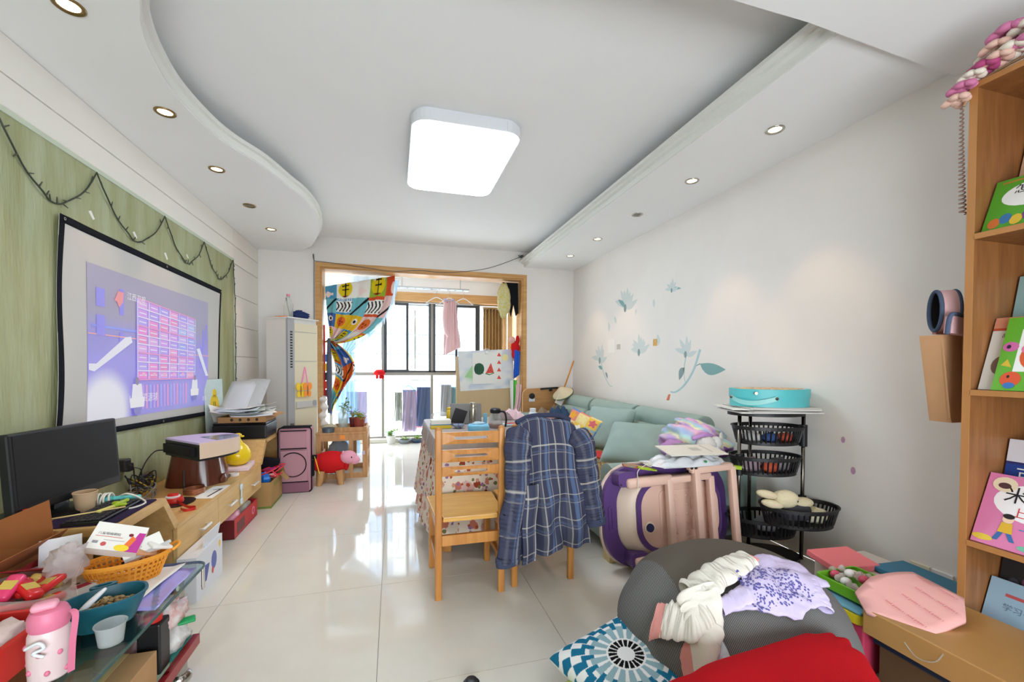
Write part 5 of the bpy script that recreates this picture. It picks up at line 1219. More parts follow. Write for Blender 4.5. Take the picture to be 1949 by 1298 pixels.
o = part('sleeve', sleeve([(.665, 2.185, .895), (.640, 2.150, .80), (.635, 2.135, .62), (.605, 2.13, .40), (.582, 2.13, .19)], .070, .058, .52, 1), PRINTC, co, smooth=True); solid(o, .006)
o = part('sleeve', sleeve([(.995, 2.200, .865), (1.035, 2.165, .78), (1.060, 2.160, .62), (1.085, 2.155, .48), (1.108, 2.15, .355)], .065, .052, .55, 4), PRINTC, co, smooth=True); solid(o, .006)
for P_, in (([(.530, 2.09), (.630, 2.09)],), ): pass
part('cuff', G().lathe([(.060, 0), (.063, .004), (.063, .04), (.058, .044)], (.582, 2.13, .175), 24, frot(0, 0, -.12), sy=.55), cloth_mat('coat_cuff', (72, 78, 102)), co, smooth=40)
part('cuff', G().lathe([(.056, 0), (.059, .004), (.059, .036), (.054, .04)], (1.112, 2.15, .335), 24, frot(0, 0, -.18), sy=.58), cloth_mat('coat_cuff', (72, 78, 102)), co, smooth=40)
o = part('front_edge', G().grid(lambda u, v: (.662+.085*u-.01*v+.004*math.sin(v*9), 2.128-.02*math.sin(u*3+v*2)-.012*v, .60-.42*v+.0*u), 24, 90, lambda u, v: plaid(u*.10+.06, v*.42+.05)), PRINTC, co, smooth=True); solid(o, .012)
part('collar', G().tube(crom([(.66, 2.25, .915), (.74, 2.262, .945), (.83, 2.268, .950), (.92, 2.262, .946), (.985, 2.25, .92)], 8), .014, 10), cloth_mat('coat_collar', (62, 66, 88)), co, smooth=True)
# ================================================================== SOFA
teal = cloth_mat('sage_teal_fabric', (160, 181, 174), var=.08, scale=5)
sf = thing('sofa', 'long sage green fabric sofa along the right wall', 'sofa', (1.95, 4.0, 0))
part('base', G().rbox((1.90, 3.99, .20), (1.14, 3.06, .26), .03), teal, sf, smooth=40)
for y in (2.55, 3.95, 5.4): 
    for x in (1.42, 2.4): part('foot', G().cyl((x, y, 0), (x, y, .075), .03, 12), bp_, sf)
for k in range(3): part('seat_cushion', G().rbox((1.75, 3.02+.97*k, .365), (.84, .955, .12), .04, seg=3), teal, sf, smooth=True)
for k in range(3):
    y = 3.235+.945*k
    part('back_cushion', G().rbox((2.37, y+.02, .535), (.34, .935, .32), .07, frot(0, 0, .10), seg=3), teal, sf, smooth=True)
    g = G().tube([(2.385, y-.455+.02, .738), (2.385, y-.44+.02, .738), (2.385, y+.435+.02, .738), (2.385, y+.455+.02, .738)], lambda t: .100 if .2 < t < .8 else .090, 28)
    b_ = part('headrest_bolster', g, teal, sf, smooth=40)
    part('piping', G().tube([(2.385+.096*math.cos(a), y-.449+.02, .738+.096*math.sin(a)) for a in np.linspace(0, 2*PI, 32, endpoint=False)], .004, 6, closed=True), teal, b_)
P_ = [(2.36, 0), (2.36, .50)]
armp = [(2.375, .07)]+[(2.375+.0, .50)]+[(2.465-.09*math.cos(a), .52+.075*math.sin(a)) for a in np.linspace(0, PI, 12)]+[(2.555, .07)]
part('arm', G().prism(armp, 1.345, 2.46, lambda a, b, t: (t, a, b)), teal, sf, smooth=50)
lw = mat('light_birch', (224, 200, 140), .4, var=.1, scale=4, stretch=(8, 8, 1))
P_ = [(2.345, 0), (2.43, 0), (2.43, .47)]+[(2.3875+.0425*math.cos(a), .50+.045*math.sin(a)) for a in np.linspace(0, PI, 10)]+[(2.345, .47)]
part('arm_board', G().prism(P_, 1.30, 1.343, lambda a, b, t: (t, a, b)), lw, sf, smooth=30)
part('arm', G().rbox((1.93, 5.49, .33), (1.1, .14, .52), .05, seg=3), teal, sf, smooth=True)
# shaggy throw
shag = mat('beige_shag', (206, 186, 142), .98, spec=.05, col2=(166, 142, 98), scale=90, bump=1.0, bscale=140)
rnd = random.Random(17)
th = thing('shaggy_throw', 'beige shaggy throw spread over the sofa seat', 'throw', (1.7, 3.4, .43))
part('base_cloth', G().grid(lambda u, v: (1.325+.78*u if u > .06 else 1.318, 2.62+2.30*v, (.4285+.010*nz(u*30, v*80, 3)) if u > .06 else .34+.09*u/.06), 90, 180), shag, th, smooth=True)
g = G()
for k in range(9000):
    x = 1.33+.77*rnd.random(); y = 2.62+1.35*rnd.random(); l = .028*rnd.uniform(.6, 1.2); a = rnd.uniform(0, 2*PI); dx, dy = math.cos(a)*l*.7, math.sin(a)*l*.7
    z = .428; w = .0035; g.add([(x-dy/l*w, y+dx/l*w, z), (x+dy/l*w, y-dx/l*w, z), (x+dx, y+dy, z+l*.6)], [(0, 1, 2)])
o = part('pile', g, shag, th); o['kind'] = 'stuff'
# pillows on the sofa
def pil(nm, lb, c, w, h, t, M_, m_, seed, n=26, cf=None, back=None):
    r = thing(nm, lb, 'pillow', (c[0], c[1], c[2]-h/2*.7))
    o = part('cover', pillow(c, w, h, t, M_, n, cf, .012 if not cf else .006, seed, back), m_, r, smooth=True)
    return r, o
def basis(n_, up_=(0, 0, 1)):
    n_ = Vector(n_).normalized(); x = Vector(up_).cross(n_).normalized(); y = n_.cross(x); return Matrix((x, y, n_)).transposed()
r, _ = pil('sofa_pillow', 'sage green square pillow standing against the back in the middle of the sofa', (2.02, 3.70, .615), .50, .46, .20, basis((-.80, -.45, .45)), teal, 1)
r, _ = pil('sofa_pillow', 'sage green square pillow lying back at the near end of the sofa', (1.97, 3.10, .565), .56, .46, .19, basis((-.60, -.50, .85)), teal, 5)
def kid(u, v):
    a, b = u*3.2, v*3.2; i, j = math.floor(a), math.floor(b); r_ = math.hypot(a-i-.5, b-j-.5); c = [(238, 196, 90), (226, 140, 120), (150, 190, 200), (240, 214, 150), (110, 140, 190)][(i*2+j*3) % 5]
    return rgb([(244, 226, 160), (220, 110, 120), (90, 120, 190), (244, 240, 230), (236, 170, 60)][(i+j*2) % 5]) if r_ < .33+.08*math.sin(5*math.atan2(b-j-.5, a-i-.5)) else rgb(c)
pil('childs_pillow', 'small pillow with colourful cartoon print leaning on the green pillow', (1.80, 3.83, .60), .38, .34, .12, basis((-.75, -.65, .35)) @ Matrix.Rotation(-.35, 3, 'Z'), PRINTC, 3, 70, kid, rgb(120, 140, 150))
single('red_booklet', 'thin booklet with a red cover lying on the throw below the pillows', 'booklet', G().rbox((1.78, 3.36, .442), (.20, .28, .012), .002, frot(.3)), mat('booklet_red', (206, 40, 44), .5))
# wooden board with knob at the far sofa end and the wrapped broom
hbd = thing('folded_table_board', 'honey wooden board with rounded corner and black knob behind the far sofa end', 'board', (2.05, 5.66, 0))
P_ = [(1.76, 0), (2.40, 0), (2.40, .93), (1.84, .90)]+[(1.84-.08*math.sin(a), .82+.08*math.cos(a)) for a in np.linspace(0, PI/2, 7)][1:]
part('board', G().prism(P_, 5.66, 5.69, lambda a, b, t: (a, t, b)), mat('honey_board', (200, 152, 98), .45, col2=(178, 126, 76), scale=3, stretch=(1, 8, 8)), hbd)
part('edge', G().tube([(a, 5.675, b) for a, b in P_[3:]+[(1.76, .4)]], .012, 6), MATS['pale_wood'], hbd)
part('knob', G().lathe([(.04, 0), (.042, .02), (.03, .035), (.002, .038)], (1.89, 5.66, .80), 18, frot(0, PI/2)), bp_, hbd, smooth=40)
part('knob_plate', G().rbox((1.89, 5.652, .745), (.09, .012, .05), .005), trimw, hbd)
part('latch_bar', G().bar((2.02, 5.65, .90), (2.28, 5.65, .915), .02, .025), bp_, hbd); part('latch', G().rbox((2.17, 5.645, .885), (.05, .02, .04), .006), bp_, hbd)
br = thing('wrapped_broom', 'broom with an orange bamboo handle and floral cloth cover in the sofa corner', 'broom', (2.30, 5.48, .5))
part('handle', G().cyl((2.29, 5.44, .92), (2.46, 5.50, 1.30), .011, 10), mat('orange_bamboo', (206, 136, 52), .4), br, smooth=True)
part('hat', G().lathe([(.15, 0), (.145, .012), (.03, .10), (.012, .11)], (2.27, 5.43, .84), 24, frot(0, .25, -.5)), mat('straw_cream', (226, 212, 180), .8), br, smooth=40)
part('hat_rim', G().tube([tuple(Vector((2.27, 5.43, .84))+frot(0, .25, -.5) @ Vector((.15*math.cos(a), .15*math.sin(a), 0))) for a in np.linspace(0, 2*PI, 30, endpoint=False)], .008, 6, closed=True), mat('green_rim', (96, 116, 80), .7), br)
part('cover', G().grid(lambda u, v: (2.33+.075*(1+.3*v)*math.cos(2*PI*u), 5.43+.06*math.sin(2*PI*u), .86-.34*v), 24, 14, closeu=True), mat('dark_floral', (206, 90, 130), .9, col2=(150, 150, 60), scale=60), br, smooth=True)
single('paper_tag', 'white folded paper tag hanging in front of the wrapped broom', 'tag', G().rbox((2.20, 5.36, .76), (.10, .01, .13), .002, frot(-.3, 0, .5)), MATS['white_paper'])
# ================================================================== FOLDED BABY BATH
purple = mat('deep_purple_plastic', (92, 62, 122), .35); bpk = mat('blush_pink_plastic', (228, 190, 172), .4); crm = mat('cream_pink_plastic', (236, 212, 194), .4)
bb = thing('folding_bath', 'folded purple and blush pink baby bathtub standing on its side against the sofa arm', 'baby bath', (1.68, 2.2, 0))
Mb = Matrix.Rotation(math.radians(-7), 3, 'X'); bo_ = Vector((1.655, 2.268, .004))
bfn = lambda a, b, t: tuple(bo_+Mb @ Vector((a, -t, b)))     # a along X, b height, t towards the camera
W_, H_ = .90, .625
o1 = rrect(W_, H_, .22, 10, 0, H_/2); o2 = rrect(W_-.02, H_-.02, .21, 10, 0, H_/2); o3 = rrect(W_-.17, H_-.15, .17, 10, .01, H_/2); o4 = rrect(W_-.30, H_-.20, .15, 10, .04, H_/2); o5 = rrect(W_-.34, H_-.24, .14, 10, .05, H_/2)
part('rim_edge', G().prism(o1, -.004, .014, bfn), crm, bb, smooth=40)
part('rim', G().ring(o2, o3, .014, .05, bfn), purple, bb, smooth=30)
def loft(A_, B_, t0, t1, n=6):
    return G().grid(lambda u, v: bfn(*(lambda p, q: (p[0]+(q[0]-p[0])*v, p[1]+(q[1]-p[1])*v))(A_[int(round(u*len(A_))) % len(A_)], B_[int(round(u*len(A_))) % len(A_)]), t0+(t1-t0)*math.sin(v*PI/2)), len(A_), n, closeu=True)
part('collapsible_wall', loft(o3, o4, .03, .105), crm, bb, smooth=True)
part('inner_ring', G().ring(o4, o5, .085, .118, bfn), purple, bb, smooth=30)
part('bottom', G().prism(rrect(W_-.345, H_-.245, .135, 10, .05, H_/2), .06, .108, bfn), bpk, bb, smooth=30)
pan = part('ribbed_panel', G().ring(rrect(.40, .30, .03, 6, .10, .31), rrect(.37, .27, .025, 6, .10, .31), .108, .113, bfn), bpk, bb)
for i in range(5):
    for j in range(5):
        if i in (1, 3) and j in (1, 3): continue
        c_ = bfn(-.055+.075*i, .20+.055*j, .108); part('bump', G().ball(c_, (.009, .006, .009), 8, 6), bpk, bb, smooth=True)
for i in range(2):
    for j in range(2):
        part('moulded_bottle', G().tube([bfn(-.01+.15*i, .215+.12*j, .110), bfn(-.01+.15*i, .28+.12*j, .110), bfn(-.008+.15*i, .295+.12*j, .110), bfn(-.006+.15*i, .315+.12*j, .110)], lambda t: .018 if t < .5 else .008, 10), bpk, bb, smooth=40)
part('drain_plug', G().prism(ell(.024, .024, 18, -.175, .25), .108, .122, bfn), mat('navy_plug', (38, 42, 86), .4), bb); part('drain_collar', G().ring(ell(.036, .036, 18, -.175, .25), ell(.026, .026, 18, -.175, .25), .108, .114, bfn), crm, bb)
for (a, b) in ((-.32, .545), (-.26, .075)):
    part('leg_socket', G().prism(rrect(.12, .085, .025, 4, a, b), .05, .135, bfn), purple, bb, smooth=30)
    for k in (-1, 1): part('screw', G().prism(ell(.006, .006, 8, a+.045*k, b-.028), .135, .137, bfn), bp_, bb)
part('rim_handle', G().ring(rrect(.03, .14, .012, 4, -.40, .31), rrect(.018, .12, .008, 4, -.40, .31), .05, .056, bfn), purple, bb)
# two U shaped folding legs
def leg(x0, x1, zt, t, side):
    g = G()
    g.bar(bfn(x0, zt, t), bfn(x1, zt+.01, t), .045, .045, r=.012)
    for x in (x0, x1): g.bar(bfn(x, zt+.01, t), bfn(x, .03, t), .042, .042, (0, 1, 0), r=.010)
    return g
l1 = part('folding_leg', leg(-.06, .235, .53, .16, 1), bpk, bb, smooth=30); l2 = part('folding_leg', leg(.10, .36, .585, .205, 1), bpk, bb, smooth=30)
part('foot_pad', G().rbox(bfn(.075, .60, .20), (.05, .04, .035), .01).rbox(bfn(.09, .585, .20), (.05, .04, .04), .01), bpk, l2)
for x in (.062, .09): part('rubber_dot', G().ball(bfn(x, .60, .222), (.010, .006, .010), 10, 6), bp_, l2)
part('leg_hinge', G().bar(bfn(-.33, .52, .13), bfn(-.03, .535, .15), .055, .06, r=.018), bpk, bb, smooth=True)
part('leg_hinge', G().bar(bfn(-.30, .07, .13), bfn(-.14, .08, .13), .04, .05, r=.015), bpk, bb, smooth=True)
# --- things lying on the bath edge
zb = .645
pkp = thing('packing_bag', 'clear plastic packing bag with white padding lying on the folded bath', 'plastic bag', (1.78, 2.2, zb))
part('padding', crumple((1.76, 2.22, zb-.012), .25, .11, .075, 4, 30), mat('white_padding', (222, 224, 228), .35, spec=.5), pkp, smooth=True)
part('recycling_mark', G().prism(ell(.008, .008, 12, 1.80, zb+.02), 2.10, 2.104, lambda a, b, t: (a, t, b)), mat('green_mark', (40, 150, 80), .5), pkp)
Mc = frot(-.12, .10)
cds = thing('card_sheet', 'large off-white folded card sheet lying on the packing bag', 'card', (1.80, 2.2, zb+.06))
part('sheet', G().obox((1.77, 2.20, zb+.072), (.37, .20, .006), Mc), mat('offwhite_card', (224, 220, 208), .7), cds)
part('printed_block', G().obox(tuple(Vector((1.80, 2.20, zb+.0757))+Mc @ Vector((0, 0, .0002))), (.06, .06, .001), Mc).obox(tuple(Vector((1.88, 2.20, zb+.0757))+Mc @ Vector((0, 0, .0002))), (.012, .14, .001), Mc), mat('grey_print', (186, 184, 174), .7), cds)
kt = thing('colourful_toy_strip', 'rainbow coloured toy strip with tangled white thread on the bath corner', 'toy', (1.42, 2.20, .60))
part('strip', G().rbox((1.41, 2.23, .628), (.17, .035, .02), .006, frot(-.2, 0, .18)), mat('rainbow', (220, 90, 60), .4, col2=(60, 150, 120), scale=45), kt)
rnd = random.Random(6); part('thread', G().tube(crom([(1.45+.10*rnd.random(), 2.20+.05*rnd.random(), .622+.03*rnd.random()) for _ in range(24)]+[(1.385, 2.17, .62), (1.38, 2.16, .56), (1.375, 2.16, .50)], 4), .0022, 5), wc, kt)
part('green_blade', G().obox((1.46, 2.19, .622), (.13, .025, .008), frot(.15, .2, .2)), lime, kt)
single('red_white_toy', 'small red and white flat toy on the bath beside the rainbow strip', 'toy', G().rbox((1.585, 2.19, .640), (.13, .03, .022), .008, frot(.05)), mat('red_white', (226, 90, 70), .4, col2=(236, 232, 228), scale=9), True)
single('lime_strip', 'lime yellow plastic strip sticking out behind the folded bath legs', 'strip', G().bar((1.95, 2.28, .60), (2.10, 2.14, .60), .03, .02), lime)
# --- pastel school bag with white plush
def pastel(d):
    P_ = [(214, 160, 206), (190, 160, 214), (236, 224, 180), (176, 214, 206), (170, 190, 226), (232, 186, 206)]
    t_ = (d.x*1.3+d.y*.5+d.z*1.1+.35*nz(d.x*3, d.y*3, d.z*3))*3.2 % 6; i = int(t_); return mixc(rgb(P_[i % 6]), rgb(P_[(i+1) % 6]), (t_-i)**2)
bp2_ = thing('school_bag', 'lilac and pastel rainbow school bag slumped on the sofa arm', 'bag', (2.05, 2.55, .60))
pas = mat('pastel_rainbow_nylon', rough=.5, attr=True, spec=.4); lil = mat('lilac_nylon', (186, 138, 196), .5, spec=.4); lild = mat('dark_lilac_nylon', (140, 92, 160), .5)
part('body', G().ball((2.08, 2.56, .70), (.24, .15, .125), 48, 36, .35, 2.2, 3, frot(-.25, 0, .2), pastel), pas, bp2_, smooth=True)
part('flap', G().ball((2.13, 2.55, .775), (.17, .13, .06), 48, 30, .3, 2.5, 5, frot(-.2, 0, .35), pastel), pas, bp2_, smooth=True)
part('front_pocket', G().ball((1.87, 2.49, .665), (.10, .085, .06), 22, 12, .2, 2.5, 7), lil, bp2_, smooth=True)
part('side_pocket', G().ball((2.25, 2.50, .65), (.10, .09, .07), 20, 12, .25, 2.5, 8), lild, bp2_, smooth=True)
part('strap', G().tube(crom([(1.80, 2.44, .66), (1.76, 2.42, .63), (1.755, 2.43, .615), (1.80, 2.45, .612), (1.86, 2.44, .625)], 8), .012, 8), lil, bp2_, smooth=True)
part('strap', G().tube(crom([(1.96, 2.42, .74), (2.03, 2.39, .77), (2.12, 2.42, .75), (2.22, 2.45, .70)], 8), .014, 8), lil, bp2_, smooth=True)
part('reflector', G().rbox((1.87, 2.415, .70), (.10, .012, .03), .004, frot(-.2, -.4)), acg, bp2_); part('round_badge', G().lathe([(.035, 0), (.035, .008), (.03, .012)], (1.955, 2.405, .655), 18, frot(0, PI/2-.4)), mat('cream_badge', (226, 216, 200), .6), bp2_)
wp = thing('white_plush', 'small white plush toy lying on the front of the school bag', 'plush toy', (2.04, 2.40, .64))
fluf = mat('white_plush_fur', (236, 232, 226), .98, bump=.8, bscale=200)
part('body', G().ball((2.05, 2.395, .70), (.075, .06, .058), 20, 12, .15, 5), fluf, wp, smooth=True); part('head', G().ball((2.12, 2.385, .715), (.045, .045, .042), 16, 10, .1, 5), fluf, wp, smooth=True)
for (x, z) in ((1.99, .665), (2.02, .655), (2.10, .66)): part('leg', G().ball((x, 2.36, z), (.03, .03, .04), 12, 8), fluf, wp, smooth=True)
part('ear', G().ball((2.16, 2.38, .75), (.015, .012, .035), 10, 6), fluf, wp, smooth=True)
# ================================================================== ROTATING STORAGE RACK
e1 = Vector((.9646, -.2636, 0)); e2 = Vector((.2636, .9646, 0)); rc = Vector((2.30, 2.13, 0))
bkp = mat('black_basket_plastic', (28, 27, 29), .45); pst = mat('dark_chrome_post', (120, 114, 106), .25, metal=1)
rk = thing('storage_rack', 'black tiered storage rack with swivel baskets against the right wall', 'storage rack', tuple(rc))
posts = [rc+e1*-.19, rc+e1*.195-e2*.03, rc+e1*-.03+e2*.16]
for p in posts: part('post', G().cyl((p.x, p.y, .02), (p.x, p.y, .95), .011, 12), pst, rk, smooth=True); part('post_cap', G().cyl((p.x, p.y, .95), (p.x, p.y, .965), .016, 12), bkp, rk)
rfn = lambda c: (lambda a, b, t: tuple(c+e1*a+e2*b+Vector((0, 0, t))))
part('top_plate', G().prism(ell(.235, .15, 36), .925, .948, rfn(rc+e2*.04)), bkp, rk, smooth=40); part('base_plate', G().prism(ell(.215, .15, 36), .0, .03, rfn(rc+e2*.04)), bkp, rk, smooth=40)
def basket(c, z, h=.115, rx=.215, ry=.145):
    g = G(); n = 44
    for zz_, k, hh in ((z, .88, .022), (z+h-.022, 1.0, .022)):
        g.ring(ell(rx*k, ry*k, n), ell(rx*k-.006, ry*k-.006, n), zz_, zz_+hh, rfn(c))
    g.ring(ell(rx*1.04, ry*1.05, n), ell(rx-.004, ry-.004, n), z+h-.006, z+h, rfn(c))
    for i in range(n):
        a = 2*PI*i/n; p = c+e1*(rx*.88*math.cos(a))+e2*(ry*.88*math.sin(a)); q = c+e1*(rx*.985*math.cos(a))+e2*(ry*.985*math.sin(a))
        g.bar((p.x, p.y, z+.015), (q.x, q.y, z+h-.015), .010, .004)
    g.prism(ell(rx*.88, ry*.88, n), z, z+.004, rfn(c))
    return g
bcs = [(rc+e2*.03+e1*.005, .745), (rc+e2*.03-e1*.01, .555), (rc+e1*.075-e2*.17, .30), (rc+e2*.02-e1*.02, .17)]
for k, (c, z) in enumerate(bcs):
    b_ = part('basket', basket(c, z), bkp, rk, label='basket swung out to the front' if k == 2 else None)
    pv = posts[[1, 0, 1, 0][k]]; part('swivel_collar', G().cyl((pv.x, pv.y, z-.01), (pv.x, pv.y, z+.125), .022, 12), bkp, rk, smooth=40)
# contents of the baskets
rnd = random.Random(8)
bk_lab = {0: 'in the top rack basket', 1: 'in the second rack basket', 3: 'in the lowest rack basket'}
tones = [('coral', (214, 90, 60)), ('white', (226, 222, 220)), ('blue', (60, 90, 150)), ('yellow', (226, 190, 60)), ('grey', (140, 136, 140)), ('mauve', (176, 150, 160))]
def stuffin(k, lst):
    c, z = bcs[k]
    for (a, b, nm, r) in lst:
        tn, cc = next(t for t in tones if t[0] == nm)
        p = c+e1*a+e2*b
        single('small_bundle', f'small {tn} bundle {bk_lab[k]}', 'bundle', G().ball((p.x, p.y, z+.006+r*.8), (r*1.2, r, r*.8), 14, 9, .4, 3, a*9), mat('bundle_'+tn, cc, .6), True)
stuffin(0, [(-.11, -.02, 'white', .045), (-.01, -.04, 'blue', .04), (.10, -.03, 'coral', .04)])
stuffin(1, [(-.11, -.02, 'mauve', .06), (.01, -.04, 'coral', .045), (.10, .0, 'grey', .055)])
stuffin(3, [(.02, .0, 'grey', .06)])
c, z = bcs[2]; p = c+e1*.10
single('yellow_white_bundle', 'yellow and white cloth in the swung out rack basket', 'bundle', G().ball((p.x, p.y, z+.05), (.075, .06, .045), 18, 12, .3, 3, 2), mat('bundle_pale_yellow', (222, 210, 120), .8, col2=(236, 232, 220), scale=20), True)
p = c-e1*.03; single('dark_grey_cloth', 'dark grey folded cloth under the plush rabbit', 'cloth', G().rbox((p.x, p.y, z+.075), (.16, .12, .10), .03, frot(-.27)), cloth_mat('charcoal_cloth', (70, 70, 76)), True)
rab = thing('plush_rabbit', 'cream plush rabbit head down over the swung out rack basket', 'plush toy', tuple(c-e1*.12+Vector((0, 0, z+.12))))
rf = mat('cream_plush', (226, 212, 176), .98, bump=.6, bscale=200); hc = c-e1*.10-e2*.03+Vector((0, 0, z+.155))
part('head', G().ball(hc, (.075, .055, .052), 20, 12, .06, 4, M=frot(-.27)), rf, rab, smooth=True)
for (a, b, zz_) in ((-.115, -.03, .03), (-.095, -.075, -.02)):
    q = hc+e1*a+e2*b*.4+Vector((0, 0, zz_)); part('ear', G().ball(q, (.062, .026, .024), 14, 9, M=frot(-.4, 0, .2)), rf, rab, smooth=True); part('inner_ear', G().ball(q-e2*.012, (.042, .014, .013), 12, 8, M=frot(-.4, 0, .2)), mat('pale_pink_fluff', (236, 196, 180), .95), rab, smooth=True)
part('eye', G().ball(hc+e1*.045-e2*.04+Vector((0, 0, -.002)), .006, 8, 6), bp_, rab)
part('body', G().ball(c+e1*.02+Vector((0, 0, z+.125)), (.07, .05, .03), 16, 10), rf, rab, smooth=True)
# papers and round box on the rack
zz = .9485
for k, (da, dc, w, d) in enumerate(((.0, 0, .50, .30), (.12, .02, .46, .30), (-.08, -.02, .52, .28), (.05, .01, .44, .31))):
    q = rc+e2*.02+e1*dc
    o = single('magazine', ['bottom magazine', 'second magazine', 'third magazine', 'topmost magazine'][k]+' under the round turquoise box on the rack', 'magazine', G().rbox((q.x, q.y, zz+.0045), (w, d, .008), .001, frot(-.27+da)), mat(f'magazine_{k}', [(226, 224, 220), (190, 186, 180), (232, 230, 224), (206, 202, 196)][k], .5), False, 'magazines on the rack'); zz += .0095
rx = thing('round_toy_box', 'round turquoise toy case with a printed lid and handle on top of the rack', 'toy case', (rc.x, rc.y, zz))
tqm = mat('turquoise_card', (92, 196, 200), .4); q = rc+e2*.02+e1*.005
part('base', G().prism(ell(.235, .165, 44), zz, zz+.055, rfn(q)), tqm, rx, smooth=40); part('lid', G().prism(ell(.240, .170, 44), zz+.055, zz+.108, rfn(q)), tqm, rx, smooth=40)
def lidc(a, b): 
    v_ = nz(a*14, b*14, 5); return rgb([(232, 190, 110), (206, 120, 80), (240, 226, 190), (130, 170, 160), (90, 120, 150)][int(abs(v_)*12) % 5])
g = G(); R_ = 14; 
for i in range(R_):
    for j in range(40):
        a0, a1 = 2*PI*j/40, 2*PI*(j+1)/40; r0, r1 = i/R_, (i+1)/R_; f_ = rfn(q+Vector((0, 0, zz+.1085)))
        g.poly([f_(.21*r*math.cos(a), .145*r*math.sin(a), 0) for r, a in ((r0, a0), (r1, a0), (r1, a1), (r0, a1))], lidc(r0*math.cos(a0), r0*math.sin(a0)))
part('lid_print', g, PRINT, rx)
hp = [tuple(q+e1*(.245*math.cos(a))+e2*(.185*math.sin(a))+Vector((0, 0, zz+.055-.03*math.sin(PI*i/12)))) for i, a in enumerate(np.linspace(PI*1.02, PI*1.42, 13))]
part('handle', G().grid(lambda u, v: Vector(hp[int(round(u*12))])+Vector((0, 0, .028*(v-.5))), 12, 1), mat('pale_turquoise', (150, 214, 212), .4), rx, smooth=True)
for i in (0, 12): part('rivet', G().ball(hp[i], .010, 10, 6), pst, rx)
part('clasp', G().cyl(tuple(q+e1*-.16-e2*.128+Vector((0, 0, zz+.085))), tuple(q+e1*-.162-e2*.14+Vector((0, 0, zz+.085))), .010, 10), pst, rx)
# ================================================================== BEAN BAG AND CLOTHES
BC = (1.335, 1.415); BRX, BRY, BHt = .445, .415, .455; BA = -.15
def bean_local(x, y):
    dx, dy = x-BC[0], y-BC[1]; return (dx*math.cos(BA)+dy*math.sin(BA))/BRX, (-dx*math.sin(BA)+dy*math.cos(BA))/BRY
def bean_z(x, y):
    a, b = bean_local(x, y); r = math.hypot(a, b)
    return BHt*(max(0, 1-min(1, r)**2.6)**.55*.62+.38)*(1+.03*a+.04*b) if r < 1 else max(0, .38*BHt*(1-(r-1)*6))
stripe1, stripe2, plain = rgb(78, 76, 74), rgb(150, 148, 146), rgb(104, 97, 88)
def bean_fn(u, v):
    th_ = 2*PI*u; w = v
    r = math.sin(min(1, w*1.04)*PI*.5) if w < .62 else math.sin(.62*1.04*PI*.5)+(1.0-math.sin(.62*1.04*PI*.5))*math.sin((w-.62)/.38*PI)*1.0
    # profile: v 0 = crown, .62 = widest, 1 = floor
    if w < .62: rr = (w/.62)**.85; zf_ = max(0, 1-rr**2.6)**.55*.62+.38
    else: k = (w-.62)/.38; rr = 1-.16*k*k; zf_ = .38*(1-k)
    a, b = rr*math.cos(th_), rr*math.sin(th_)
    wr = .040*nz(math.cos(th_)*2.4, math.sin(th_)*2.4, w*1.5)+.034*math.sin(th_*13+w*7+3*nz(math.cos(th_)*3, math.sin(th_)*3, 1))*min(1, max(0, w-.25)*2)*(.4+.6*abs(nz(math.cos(th_)*2, math.sin(th_)*2, 4)))
    rr2 = 1+wr
    lx, ly = a*BRX*rr2, b*BRY*rr2
    x = BC[0]+lx*math.cos(BA)-ly*math.sin(BA); y = BC[1]+lx*math.sin(BA)+ly*math.cos(BA)
    z = BHt*zf_*(1+.03*a+.04*b)+.010*nz(x*5, y*5, 2)*(1 if w < .6 else 0)
    return (x, y, max(.002, z))
def bean_c(u, v):
    x, y, z = bean_fn(u, v); a, b = bean_local(x, y)
    if (v < .66 and b > -.15+.25*math.sin(a*2.0) and a > -.62 and b < .97): return (1, 1, 1, 1)
    return (0, 0, 0, 1)
def bean_mat():
    m = mat('bean_bag_cloth', rough=.95, attr=True, spec=.1, bump=.12, bscale=300); N = m.node_tree.nodes; L = m.node_tree.links
    at_ = next(n for n in N if n.type == 'ATTRIBUTE'); tc = next(n for n in N if n.type == 'TEX_COORD'); b = N['Principled BSDF']
    dp = N.new('ShaderNodeVectorMath'); dp.operation = 'DOT_PRODUCT'; L.new(tc.outputs['Object'], dp.inputs[0]); dp.inputs[1].default_value = (.86*1150, -.35*1150, .30*1150)
    sn = N.new('ShaderNodeMath'); sn.operation = 'SINE'; L.new(dp.outputs['Value'], sn.inputs[0])
    mr = N.new('ShaderNodeMapRange'); L.new(sn.outputs[0], mr.inputs[0]); mr.inputs[1].default_value = -1; mr.inputs[2].default_value = 1
    m1_ = N.new('ShaderNodeMix'); m1_.data_type = 'RGBA'; L.new(mr.outputs[0], m1_.inputs[0]); m1_.inputs[6].default_value = rgb(66, 65, 64); m1_.inputs[7].default_value = rgb(148, 147, 146)
    m2_ = N.new('ShaderNodeMix'); m2_.data_type = 'RGBA'; L.new(at_.outputs['Fac'], m2_.inputs[0]); L.new(m1_.outputs[2], m2_.inputs[6]); m2_.inputs[7].default_value = plain
    L.new(m2_.outputs[2], b.inputs['Base Color']); return m
bn = thing('bean_bag', 'large grey striped bean bag on the floor at the lower right', 'bean bag', (BC[0], BC[1], 0))
part('cover', G().grid(bean_fn, 420, 130, bean_c, closeu=True, flip=True), bean_mat(), bn, smooth=True)
SM = [(math.cos(a), math.sin(a)) for a in np.linspace(1.55, 2.9, 14)]
def surf(x, y, seed, amp=.012, f=9, lift=.010):
    return bean_z(x, y)+lift+amp*abs(nz(x*f+seed, y*f, seed))*1.6+amp*.35*abs(nz((x-y)*14, (x+y)*5, seed+3))
